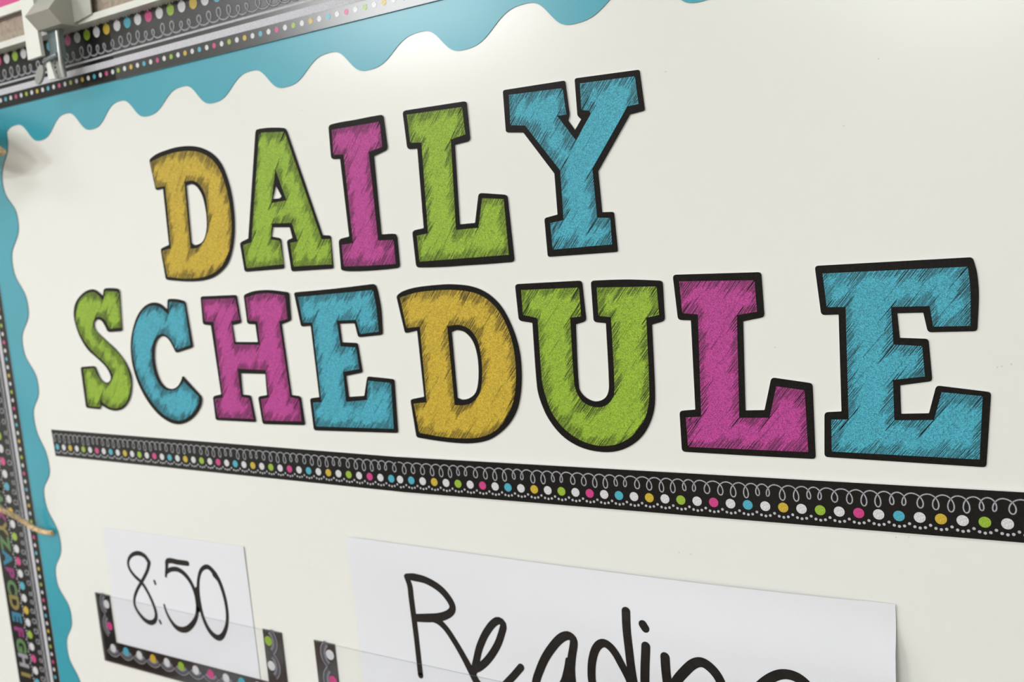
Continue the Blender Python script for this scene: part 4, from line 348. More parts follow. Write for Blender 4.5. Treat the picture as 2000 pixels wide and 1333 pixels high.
  [(-0.14748,1.52133),(-0.14747,1.5214),(-0.14745,1.52145),(-0.1474,1.52148),(-0.14734,1.52151),(-0.14725,1.52152),(-0.07862,1.52401),(-0.07854,1.52401),(-0.07847,1.52399),(-0.07842,1.52396),(-0.07839,1.52391),(-0.07837,1.52385),(-0.07788,1.52017),(-0.07761,1.51824),(-0.07737,1.51631),(-0.07717,1.51438),(-0.07704,1.51244),(-0.07696,1.5097),(-0.07695,1.50696),(-0.07699,1.50422),(-0.07705,1.50146),(-0.07715,1.49612),(-0.07716,1.49606),(-0.07718,1.49601),(-0.07723,1.49597),(-0.07729,1.49595),(-0.07737,1.49593),(-0.0934,1.49453),(-0.09349,1.49453),(-0.09356,1.49455),(-0.09361,1.49458),(-0.09365,1.49462),(-0.09367,1.49468),(-0.09587,1.50418),(-0.09588,1.5042),(-0.09589,1.50421),(-0.0959,1.50421),(-0.09591,1.50422),(-0.09593,1.50422),(-0.1135,1.50411),(-0.11352,1.5041),(-0.11354,1.5041),(-0.11355,1.50409),(-0.11355,1.50408),(-0.11355,1.50407),(-0.11245,1.48615),(-0.11244,1.48613),(-0.11244,1.48612),(-0.11243,1.48611),(-0.11241,1.48611),(-0.11239,1.48611),(-0.09874,1.48531),(-0.09866,1.4853),(-0.0986,1.48527),(-0.09855,1.48524),(-0.09852,1.48519),(-0.09851,1.48512),(-0.09782,1.47057),(-0.09782,1.47051),(-0.09785,1.47046),(-0.09789,1.47041),(-0.09796,1.47038),(-0.09804,1.47036),(-0.11273,1.46821),(-0.11275,1.4682),(-0.11276,1.4682),(-0.11278,1.46819),(-0.11278,1.46817),(-0.11278,1.46816),(-0.11308,1.44705),(-0.11307,1.44704),(-0.11307,1.44703),(-0.11306,1.44702),(-0.11304,1.44702),(-0.11302,1.44702),(-0.09397,1.44874),(-0.09395,1.44875),(-0.09393,1.44875),(-0.09392,1.44876),(-0.09391,1.44877),(-0.09391,1.44879),(-0.09092,1.46209),(-0.0909,1.46216),(-0.09086,1.46221),(-0.0908,1.46224),(-0.09074,1.46226),(-0.09065,1.46226),(-0.07129,1.46102),(-0.07121,1.46101),(-0.07116,1.46098),(-0.07111,1.46095),(-0.07109,1.4609),(-0.07109,1.46083),(-0.07283,1.42967),(-0.07285,1.4296),(-0.07287,1.42955),(-0.07292,1.42952),(-0.07298,1.42949),(-0.07306,1.42948),(-0.1442,1.42822),(-0.14429,1.42822),(-0.14436,1.42825),(-0.14441,1.42828),(-0.14444,1.42833),(-0.14445,1.4284),(-0.14442,1.4455),(-0.14441,1.44556),(-0.14438,1.44562),(-0.14433,1.44566),(-0.14426,1.44568),(-0.14417,1.4457),(-0.13624,1.44619),(-0.13622,1.4462),(-0.1362,1.4462),(-0.13619,1.44621),(-0.13618,1.44622),(-0.13618,1.44624),(-0.13636,1.50308),(-0.13636,1.5031),(-0.13637,1.50311),(-0.13638,1.50312),(-0.13639,1.50312),(-0.13641,1.50312),(-0.14513,1.50328),(-0.14522,1.50329),(-0.14529,1.50332),(-0.14534,1.50335),(-0.14538,1.5034),(-0.1454,1.50347)],
  []),
 ('D','yellow','gold glitter capital D in the middle of the word SCHEDULE',
  [(-0.059,1.51779),(-0.05903,1.51844),(-0.05887,1.51903),(-0.05854,1.51956),(-0.05803,1.52003),(-0.05733,1.52043),(-0.05741,1.52048),(-0.05648,1.52097),(-0.05553,1.52145),(-0.05457,1.52187),(-0.05356,1.52222),(-0.05188,1.5227),(-0.05019,1.52312),(-0.04849,1.52349),(-0.04678,1.52381),(-0.04506,1.52408),(-0.04335,1.5243),(-0.0406,1.52458),(-0.03786,1.52481),(-0.03513,1.52498),(-0.03241,1.52511),(-0.02971,1.52522),(-0.02702,1.52531),(-0.02471,1.52538),(-0.02241,1.52544),(-0.02012,1.52547),(-0.01785,1.52547),(-0.01559,1.52541),(-0.01334,1.52528),(-0.01075,1.52509),(-0.00817,1.52487),(-0.00562,1.5246),(-0.00309,1.52425),(-0.00061,1.52381),(0.00181,1.52325),(0.00388,1.52266),(0.0059,1.52197),(0.00786,1.52119),(0.00976,1.52033),(0.01157,1.51937),(0.01329,1.51832),(0.01503,1.51711),(0.01668,1.51581),(0.01823,1.51444),(0.01968,1.51299),(0.02102,1.51148),(0.02225,1.50991),(0.02361,1.50791),(0.02482,1.50585),(0.02593,1.50373),(0.02693,1.50157),(0.02785,1.49939),(0.02872,1.49719),(0.0295,1.49503),(0.03021,1.49285),(0.03083,1.49064),(0.03137,1.48841),(0.03183,1.48617),(0.03221,1.48391),(0.03248,1.48172),(0.03265,1.47952),(0.03274,1.4773),(0.03276,1.47507),(0.03272,1.47284),(0.03262,1.47061),(0.03248,1.46838),(0.03227,1.46615),(0.03201,1.46391),(0.03168,1.46167),(0.03128,1.45943),(0.03081,1.45719),(0.03037,1.45533),(0.02987,1.45347),(0.0293,1.45162),(0.02866,1.44977),(0.02793,1.44794),(0.02709,1.44613),(0.02629,1.44461),(0.02539,1.44311),(0.02441,1.44164),(0.02334,1.4402),(0.02221,1.43879),(0.02102,1.43742),(0.01985,1.43618),(0.0186,1.43499),(0.01729,1.43384),(0.01593,1.43273),(0.01452,1.43167),(0.01307,1.43064),(0.01157,1.42964),(0.01002,1.42867),(0.00844,1.42774),(0.00681,1.42688),(0.00514,1.4261),(0.00342,1.42542),(0.00138,1.42475),(-0.00071,1.42418),(-0.00282,1.4237),(-0.00495,1.4233),(-0.0071,1.42296),(-0.00925,1.42268),(-0.01153,1.42245),(-0.01382,1.42231),(-0.01612,1.42223),(-0.01842,1.42221),(-0.02072,1.42222),(-0.02302,1.42224),(-0.0257,1.4223),(-0.02839,1.4224),(-0.03107,1.42253),(-0.03377,1.42269),(-0.03647,1.42287),(-0.03918,1.42305),(-0.04168,1.42324),(-0.04418,1.42346),(-0.04668,1.42369),(-0.0492,1.42394),(-0.05208,1.42422),(-0.05287,1.42436),(-0.0535,1.42463),(-0.05396,1.42503),(-0.05426,1.42555),(-0.05439,1.4262),(-0.05611,1.44841),(-0.05607,1.44906),(-0.05583,1.44961),(-0.05541,1.45005),(-0.0548,1.45037),(-0.05401,1.4506),(-0.04495,1.45228),(-0.04478,1.45233),(-0.04464,1.4524),(-0.04455,1.45249),(-0.04449,1.45261),(-0.04447,1.45276),(-0.04485,1.49576),(-0.04487,1.49589),(-0.04492,1.49599),(-0.04502,1.49605),(-0.04515,1.49607),(-0.04533,1.49606),(-0.05286,1.49478),(-0.05367,1.49472),(-0.05432,1.49482),(-0.05482,1.49509),(-0.05517,1.49553),(-0.05536,1.49613)],
  [[(-0.01704,1.4944),(-0.01702,1.49459),(-0.01695,1.49474),(-0.01683,1.49487),(-0.01666,1.49496),(-0.01645,1.49503),(-0.01553,1.49535),(-0.01478,1.4956),(-0.01403,1.49581),(-0.01328,1.49594),(-0.01253,1.49595),(-0.01144,1.49584),(-0.01036,1.49567),(-0.00931,1.49542),(-0.0083,1.49508),(-0.00737,1.49467),(-0.00652,1.49416),(-0.00545,1.49334),(-0.00448,1.49245),(-0.0036,1.49149),(-0.00281,1.49047),(-0.00212,1.4894),(-0.00152,1.4883),(-0.00093,1.48694),(-0.00046,1.48555),(-0.0001,1.48412),(0.00019,1.48267),(0.00042,1.48121),(0.0006,1.47975),(0.00075,1.4782),(0.00082,1.47663),(0.00083,1.47506),(0.00079,1.47349),(0.00071,1.47191),(0.0006,1.47033),(0.00047,1.46889),(0.0003,1.46745),(9e-05,1.46601),(-0.00017,1.46457),(-0.00048,1.46314),(-0.00085,1.4617),(-0.00115,1.46066),(-0.00148,1.4596),(-0.00187,1.45856),(-0.00233,1.45754),(-0.00289,1.45654),(-0.00357,1.4556),(-0.00423,1.45489),(-0.00498,1.45424),(-0.00582,1.45365),(-0.00671,1.45311),(-0.00765,1.45262),(-0.0086,1.45218),(-0.00935,1.45188),(-0.01014,1.45165),(-0.01095,1.45148),(-0.01177,1.45136),(-0.01258,1.45129),(-0.01339,1.45127),(-0.01407,1.45132),(-0.01473,1.45145),(-0.01537,1.45163),(-0.016,1.45184),(-0.01672,1.45209),(-0.01692,1.45216),(-0.01708,1.45226),(-0.01719,1.45239),(-0.01725,1.45254),(-0.01727,1.45273)]],
  [(-0.05608,1.51791),(-0.05608,1.51797),(-0.05606,1.51802),(-0.05602,1.51806),(-0.05597,1.51809),(-0.05589,1.51812),(-0.05198,1.51904),(-0.04994,1.51954),(-0.04789,1.52001),(-0.04585,1.52041),(-0.04379,1.52073),(-0.04104,1.52105),(-0.0383,1.5213),(-0.03556,1.52149),(-0.03284,1.52163),(-0.03013,1.52173),(-0.02744,1.5218),(-0.02478,1.52185),(-0.02213,1.52186),(-0.01949,1.52184),(-0.01688,1.52177),(-0.01428,1.52165),(-0.0117,1.52148),(-0.00946,1.52129),(-0.00723,1.52108),(-0.00502,1.52081),(-0.00284,1.52048),(-0.0007,1.52007),(0.00141,1.51957),(0.00313,1.51907),(0.00482,1.51851),(0.00646,1.51787),(0.00805,1.51715),(0.00956,1.51635),(0.011,1.51548),(0.01256,1.5144),(0.01405,1.51324),(0.01545,1.51202),(0.01676,1.51074),(0.01799,1.5094),(0.01911,1.508),(0.02031,1.50632),(0.0214,1.50458),(0.02239,1.5028),(0.02329,1.50097),(0.0241,1.49912),(0.02485,1.49725),(0.02557,1.49523),(0.02621,1.49317),(0.02677,1.49109),(0.02724,1.489),(0.02764,1.48688),(0.02795,1.48476),(0.0282,1.48242),(0.02837,1.48007),(0.02845,1.4777),(0.02845,1.47533),(0.02839,1.47295),(0.02827,1.47057),(0.02809,1.46819),(0.02785,1.46581),(0.02754,1.46342),(0.02715,1.46103),(0.02669,1.45864),(0.02615,1.45625),(0.02573,1.45466),(0.02522,1.45307),(0.02464,1.45149),(0.02399,1.44992),(0.02326,1.44837),(0.02246,1.44684),(0.02153,1.4452),(0.02053,1.44357),(0.01947,1.44197),(0.01832,1.4404),(0.01709,1.43886),(0.01576,1.43738),(0.01449,1.4361),(0.01314,1.43486),(0.01172,1.43367),(0.01022,1.43255),(0.00865,1.4315),(0.00701,1.43055),(0.00536,1.42972),(0.00364,1.42899),(0.00187,1.42836),(7e-05,1.4278),(-0.00176,1.42733),(-0.0036,1.42692),(-0.00586,1.4265),(-0.00814,1.42618),(-0.01043,1.42594),(-0.01272,1.42577),(-0.01503,1.42564),(-0.01733,1.42555),(-0.02,1.4255),(-0.02266,1.4255),(-0.02534,1.42556),(-0.02801,1.42566),(-0.03069,1.42579),(-0.03337,1.42595),(-0.03636,1.42618),(-0.03934,1.42645),(-0.04233,1.42677),(-0.04533,1.4271),(-0.05117,1.42773),(-0.05124,1.42775),(-0.0513,1.42777),(-0.05135,1.42781),(-0.05138,1.42786),(-0.05139,1.42792),(-0.05355,1.44708),(-0.05355,1.44715),(-0.05353,1.4472),(-0.05349,1.44724),(-0.05343,1.44726),(-0.05335,1.44728),(-0.04276,1.44863),(-0.04274,1.44863),(-0.04273,1.44864),(-0.04272,1.44865),(-0.04272,1.44866),(-0.04271,1.44867),(-0.04211,1.49871),(-0.04211,1.49872),(-0.04212,1.49873),(-0.04213,1.49874),(-0.04214,1.49874),(-0.04216,1.49875),(-0.05305,1.49805),(-0.05313,1.49805),(-0.05319,1.49807),(-0.05324,1.4981),(-0.05327,1.49815),(-0.05329,1.4982)],
  [[(-0.02039,1.49856),(-0.02039,1.4986),(-0.02037,1.49862),(-0.02035,1.49865),(-0.02032,1.49866),(-0.02027,1.49867),(-0.01762,1.49901),(-0.01623,1.49921),(-0.01486,1.49936),(-0.01349,1.49943),(-0.01214,1.49938),(-0.0107,1.49921),(-0.00928,1.49898),(-0.00788,1.49867),(-0.00655,1.49826),(-0.00529,1.49775),(-0.00413,1.49711),(-0.00296,1.49627),(-0.0019,1.49531),(-0.00095,1.49428),(-0.0001,1.49317),(0.00065,1.49202),(0.0013,1.49083),(0.0019,1.48949),(0.00237,1.48809),(0.00273,1.48667),(0.00301,1.48522),(0.00323,1.48377),(0.00342,1.48231),(0.0036,1.48062),(0.00371,1.47892),(0.00376,1.47721),(0.00376,1.4755),(0.00372,1.47378),(0.00363,1.47206),(0.00352,1.47035),(0.00336,1.46863),(0.00316,1.46691),(0.00291,1.46519),(0.0026,1.46347),(0.00222,1.46175),(0.00192,1.46057),(0.00157,1.45938),(0.00117,1.4582),(0.00068,1.45704),(0.00011,1.4559),(-0.00058,1.4548),(-0.00133,1.45379),(-0.00216,1.4528),(-0.00308,1.45186),(-0.00408,1.45098),(-0.00515,1.45017),(-0.00631,1.44945),(-0.00746,1.44889),(-0.00867,1.44845),(-0.00993,1.44809),(-0.01123,1.44782),(-0.01253,1.44759),(-0.01382,1.4474),(-0.01491,1.4473),(-0.016,1.44728),(-0.01709,1.44732),(-0.01817,1.44738),(-0.02023,1.44748),(-0.02028,1.44748),(-0.02031,1.44749),(-0.02034,1.44752),(-0.02035,1.44754),(-0.02036,1.44758)]]),
 ('U','green','lime green glitter capital U in SCHEDULE, between gold D and magenta L',
  [(0.03287,1.52117),(0.03295,1.522),(0.03327,1.52265),(0.0338,1.52312),(0.03455,1.5234),(0.03553,1.5235),(0.0762,1.52375),(0.07711,1.52366),(0.07782,1.5234),(0.07833,1.52296),(0.07866,1.52234),(0.07879,1.52154),(0.07953,1.50224),(0.07946,1.50142),(0.07919,1.50072),(0.07872,1.50015),(0.07804,1.49971),(0.07716,1.49941),(0.07301,1.49839),(0.07281,1.49832),(0.07266,1.49822),(0.07255,1.4981),(0.07248,1.49794),(0.07245,1.49776),(0.07195,1.48587),(0.07166,1.47965),(0.07143,1.47341),(0.0713,1.46716),(0.07134,1.4609),(0.07143,1.4601),(0.07166,1.45933),(0.07199,1.45858),(0.07241,1.45787),(0.07288,1.4572),(0.07339,1.45656),(0.07396,1.45595),(0.07458,1.45539),(0.07525,1.45487),(0.07596,1.4544),(0.07671,1.45397),(0.07748,1.4536),(0.07821,1.45329),(0.07897,1.45302),(0.07975,1.4528),(0.08055,1.45265),(0.08137,1.45257),(0.08219,1.45258),(0.08304,1.45269),(0.08389,1.45287),(0.08473,1.45312),(0.08555,1.45344),(0.08633,1.45383),(0.08707,1.45427),(0.08766,1.45472),(0.0882,1.45522),(0.08869,1.45578),(0.08912,1.45637),(0.08949,1.45699),(0.08979,1.45762),(0.09013,1.45849),(0.09039,1.45938),(0.09059,1.46027),(0.09073,1.46118),(0.09083,1.46208),(0.09088,1.46298),(0.09114,1.46896),(0.09132,1.47493),(0.09146,1.48087),(0.09157,1.48679),(0.09181,1.4981),(0.09179,1.49828),(0.09173,1.49842),(0.09163,1.49853),(0.09148,1.49861),(0.09129,1.49864),(0.08646,1.4991),(0.08558,1.49927),(0.0849,1.4996),(0.08441,1.5001),(0.08412,1.50075),(0.08403,1.50156),(0.08415,1.52124),(0.08425,1.52203),(0.08455,1.52265),(0.08505,1.52308),(0.08574,1.52334),(0.08663,1.52342),(0.09169,1.5234),(0.09541,1.52339),(0.0991,1.52336),(0.10277,1.52329),(0.1064,1.52317),(0.11017,1.52298),(0.1139,1.52273),(0.1176,1.52245),(0.12128,1.52215),(0.12629,1.52174),(0.1271,1.5216),(0.12773,1.5213),(0.12818,1.52085),(0.12845,1.52023),(0.12853,1.51947),(0.12837,1.50137),(0.12827,1.50058),(0.128,1.49992),(0.12755,1.49938),(0.12693,1.49896),(0.12612,1.49868),(0.12095,1.49738),(0.12077,1.49731),(0.12063,1.49722),(0.12053,1.4971),(0.12047,1.49695),(0.12044,1.49678),(0.1202,1.48495),(0.12008,1.47877),(0.11995,1.47258),(0.11977,1.46636),(0.11953,1.46011),(0.11944,1.45829),(0.11933,1.45647),(0.11918,1.45464),(0.11897,1.45281),(0.11868,1.45099),(0.11829,1.44917),(0.11785,1.44756),(0.11733,1.44597),(0.11672,1.44438),(0.11605,1.44281),(0.1153,1.44126),(0.11448,1.43974),(0.11365,1.43833),(0.11276,1.43694),(0.1118,1.43558),(0.11076,1.43427),(0.10966,1.433),(0.10847,1.4318),(0.10717,1.43063),(0.1058,1.42952),(0.10437,1.42848),(0.10287,1.4275),(0.10134,1.4266),(0.09976,1.42576),(0.09824,1.42504),(0.09667,1.42439),(0.09508,1.42383),(0.09346,1.42334),(0.09182,1.42294),(0.09017,1.42262),(0.08826,1.42236),(0.08635,1.42218),(0.08443,1.4221),(0.08251,1.4221),(0.0806,1.42218),(0.0787,1.42233),(0.07674,1.42256),(0.07478,1.42286),(0.07284,1.42324),(0.07093,1.4237),(0.06906,1.42426),(0.06723,1.42491),(0.06536,1.4257),(0.06352,1.42657),(0.06174,1.42753),(0.06003,1.42858),(0.05839,1.42972),(0.05683,1.43094),(0.05524,1.43238),(0.05375,1.43391),(0.05235,1.43552),(0.05103,1.43719),(0.04979,1.43893),(0.04863,1.4407),(0.04766,1.44238),(0.04678,1.44411),(0.046,1.44589),(0.04529,1.4477),(0.04463,1.44954),(0.04402,1.45139),(0.04358,1.45284),(0.04318,1.45432),(0.04285,1.45581),(0.04258,1.45731),(0.0424,1.45883),(0.04231,1.46037),(0.04222,1.46695),(0.04226,1.47352),(0.04238,1.48008),(0.04254,1.48663),(0.0428,1.49914),(0.04278,1.49933),(0.04272,1.49948),(0.0426,1.4996),(0.04244,1.49969),(0.04223,1.49974),(0.03603,1.50068),(0.03507,1.50091),(0.03432,1.50131),(0.03378,1.50185),(0.03344,1.50256),(0.03331,1.50341)],
  [],
  [(0.03698,1.51955),(0.03698,1.5196),(0.03701,1.51965),(0.03704,1.51968),(0.03709,1.51969),(0.03716,1.5197),(0.07609,1.5197),(0.07615,1.5197),(0.0762,1.51968),(0.07623,1.51965),(0.07625,1.51961),(0.07626,1.51956),(0.07624,1.50305),(0.07623,1.503),(0.07621,1.50295),(0.07617,1.50292),(0.07613,1.5029),(0.07607,1.50289),(0.06898,1.5022),(0.06896,1.5022),(0.06895,1.5022),(0.06895,1.50219),(0.06894,1.50218),(0.06894,1.50217),(0.06858,1.48937),(0.06838,1.48292),(0.06822,1.47645),(0.06813,1.46997),(0.06815,1.46348),(0.06821,1.46239),(0.06833,1.46131),(0.06853,1.46024),(0.06881,1.45919),(0.06915,1.45817),(0.06956,1.45718),(0.07003,1.45616),(0.07056,1.45516),(0.07115,1.4542),(0.07182,1.45329),(0.07259,1.45246),(0.07346,1.45174),(0.07455,1.45104),(0.07573,1.45045),(0.07697,1.44995),(0.07827,1.44956),(0.07959,1.44926),(0.08094,1.44906),(0.08206,1.44899),(0.08321,1.44901),(0.08437,1.44913),(0.08551,1.44935),(0.08662,1.44968),(0.08768,1.45013),(0.08871,1.45071),(0.08968,1.45139),(0.09058,1.45216),(0.0914,1.45301),(0.09213,1.45391),(0.09275,1.45485),(0.09328,1.45587),(0.09368,1.45693),(0.09397,1.45802),(0.09418,1.45912),(0.09431,1.46023),(0.09439,1.46132),(0.09471,1.46818),(0.09493,1.475),(0.09507,1.4818),(0.09518,1.48858),(0.09543,1.50203),(0.09543,1.50204),(0.09543,1.50205),(0.09542,1.50206),(0.09541,1.50206),(0.0954,1.50206),(0.08767,1.50289),(0.08761,1.5029),(0.08757,1.50293),(0.08754,1.50296),(0.08752,1.503),(0.08751,1.50306),(0.08774,1.51912),(0.08775,1.51917),(0.08777,1.51921),(0.0878,1.51924),(0.08785,1.51926),(0.08791,1.51926),(0.12446,1.51851),(0.12452,1.51851),(0.12456,1.51849),(0.12459,1.51846),(0.12461,1.51842),(0.12462,1.51837),(0.12503,1.50279),(0.12503,1.50274),(0.12501,1.50269),(0.12498,1.50266),(0.12494,1.50263),(0.12489,1.50262),(0.11725,1.50119),(0.11724,1.50118),(0.11723,1.50118),(0.11722,1.50117),(0.11722,1.50116),(0.11722,1.50115),(0.1169,1.48812),(0.11675,1.48155),(0.11657,1.47497),(0.11636,1.46836),(0.11609,1.46172),(0.116,1.46004),(0.11589,1.45835),(0.11573,1.45666),(0.11552,1.45497),(0.11525,1.45328),(0.1149,1.4516),(0.1145,1.45003),(0.11405,1.44846),(0.11353,1.4469),(0.11294,1.44536),(0.11227,1.44384),(0.11152,1.44234),(0.11078,1.44105),(0.10996,1.43978),(0.10907,1.43855),(0.1081,1.43736),(0.10708,1.43621),(0.10599,1.43511),(0.10482,1.43405),(0.1036,1.43304),(0.10232,1.43209),(0.10098,1.43119),(0.09961,1.43035),(0.0982,1.42957),(0.09683,1.4289),(0.09542,1.42829),(0.09398,1.42774),(0.09252,1.42726),(0.09103,1.42685),(0.08954,1.42652),(0.08795,1.42625),(0.08635,1.42605),(0.08475,1.42592),(0.08315,1.42587),(0.08155,1.42591),(0.07997,1.42602),(0.07817,1.42625),(0.07638,1.42655),(0.0746,1.42693),(0.07286,1.42739),(0.07117,1.42795),(0.06952,1.4286),(0.06765,1.42945),(0.06583,1.43039),(0.06407,1.43141),(0.06237,1.43252),(0.06074,1.43372),(0.0592,1.435),(0.05769,1.43642),(0.05627,1.43791),(0.05494,1.43948),(0.0537,1.44112),(0.05256,1.44283),(0.05153,1.44459),(0.05065,1.44638),(0.04991,1.44824),(0.04928,1.45014),(0.04872,1.45208),(0.04822,1.45403),(0.04772,1.45598),(0.04736,1.45744),(0.04704,1.45892),(0.04676,1.4604),(0.04655,1.4619),(0.0464,1.46341),(0.04632,1.46492),(0.04627,1.47122),(0.04632,1.4775),(0.04643,1.48378),(0.04658,1.49003),(0.04684,1.50246),(0.04684,1.50247),(0.04684,1.50248),(0.04683,1.50249),(0.04682,1.50249),(0.04681,1.5025),(0.037,1.50462),(0.03694,1.50464),(0.03689,1.50467),(0.03686,1.5047),(0.03684,1.50475),(0.03683,1.50481)],
  []),
 ('L','magenta','magenta glitter capital L in SCHEDULE, between the green U and last E',
  [(0.13458,1.52245),(0.13463,1.5232),(0.13486,1.52378),(0.13529,1.5242),(0.1359,1.52444),(0.13669,1.52451),(0.18152,1.52375),(0.18225,1.52366),(0.18282,1.52341),(0.18323,1.523),(0.18348,1.52244),(0.18357,1.52172),(0.18397,1.50216),(0.1839,1.50142),(0.18367,1.50081),(0.18328,1.50034),(0.18272,1.5),(0.182,1.49979),(0.17292,1.4982),(0.17276,1.49816),(0.17263,1.49808),(0.17254,1.49797),(0.17248,1.49784),(0.17246,1.49767),(0.17104,1.45046),(0.17105,1.4503),(0.1711,1.45017),(0.17119,1.45008),(0.17132,1.45003),(0.17149,1.45002),(0.18082,1.45047),(0.18099,1.4505),(0.18113,1.45056),(0.18124,1.45066),(0.18133,1.45078),(0.18139,1.45095),(0.18529,1.46617),(0.18556,1.46689),(0.18594,1.46742),(0.18645,1.46777),(0.18706,1.46794),(0.1878,1.46792),(0.20514,1.46559),(0.20583,1.46542),(0.20637,1.46511),(0.20674,1.46466),(0.20697,1.46406),(0.20704,1.46333),(0.20684,1.42734),(0.20675,1.42661),(0.20652,1.42603),(0.20612,1.42562),(0.20557,1.42537),(0.20487,1.42529),(0.1953,1.42522),(0.18942,1.42517),(0.18347,1.42513),(0.17745,1.4251),(0.17135,1.42508),(0.16519,1.42507),(0.15894,1.42507),(0.15262,1.42508),(0.14621,1.42509),(0.13542,1.42512),(0.1346,1.42521),(0.13396,1.42547),(0.13351,1.42591),(0.13324,1.42653),(0.13315,1.42732),(0.13323,1.44635),(0.13332,1.44714),(0.1336,1.44778),(0.13405,1.44827),(0.13469,1.4486),(0.13551,1.44877),(0.14212,1.44949),(0.1423,1.44952),(0.14244,1.4496),(0.14254,1.4497),(0.1426,1.44984),(0.14262,1.45001),(0.14331,1.49874),(0.1433,1.4989),(0.14324,1.49904),(0.14315,1.49913),(0.14301,1.49919),(0.14284,1.49922),(0.1381,1.49942),(0.13729,1.49954),(0.13665,1.49982),(0.13618,1.50027),(0.13588,1.50087),(0.13575,1.50163)],
  [],
  [(0.13805,1.52063),(0.13806,1.52068),(0.13807,1.52072),(0.1381,1.52074),(0.13814,1.52076),(0.13819,1.52076),(0.1796,1.51961),(0.17965,1.51961),(0.17969,1.51959),(0.17972,1.51956),(0.17974,1.51953),(0.17974,1.51948),(0.18009,1.50327),(0.18008,1.50322),(0.18007,1.50318),(0.18004,1.50315),(0.18,1.50313),(0.17995,1.50311),(0.16928,1.50147),(0.16927,1.50147),(0.16926,1.50146),(0.16925,1.50146),(0.16925,1.50145),(0.16925,1.50144),(0.16732,1.44576),(0.16732,1.44575),(0.16733,1.44574),(0.16733,1.44574),(0.16734,1.44573),(0.16735,1.44573),(0.18372,1.44641),(0.18373,1.44641),(0.18374,1.44641),(0.18375,1.44642),(0.18375,1.44643),(0.18376,1.44644),(0.18818,1.4633),(0.1882,1.46335),(0.18823,1.46339),(0.18826,1.46341),(0.1883,1.46342),(0.18835,1.46342),(0.20268,1.46165),(0.20273,1.46164),(0.20276,1.46161),(0.20279,1.46158),(0.2028,1.46155),(0.20281,1.4615),(0.20313,1.429),(0.20312,1.42895),(0.20311,1.42891),(0.20308,1.42888),(0.20304,1.42887),(0.203,1.42886),(0.13722,1.42813),(0.13717,1.42814),(0.13712,1.42815),(0.13709,1.42818),(0.13707,1.42822),(0.13707,1.42828),(0.1368,1.44475),(0.1368,1.4448),(0.13682,1.44484),(0.13685,1.44487),(0.13689,1.4449),(0.13695,1.44491),(0.14579,1.44566),(0.14581,1.44566),(0.14582,1.44566),(0.14582,1.44567),(0.14583,1.44568),(0.14583,1.44569),(0.14758,1.50236),(0.14758,1.50237),(0.14757,1.50238),(0.14757,1.50238),(0.14756,1.50239),(0.14755,1.50239),(0.13883,1.50327),(0.13878,1.50328),(0.13874,1.5033),(0.13871,1.50333),(0.13869,1.50338),(0.13868,1.50343)],
  []),
 ('E','teal','teal glitter capital E ending the word SCHEDULE, largest letter in view',
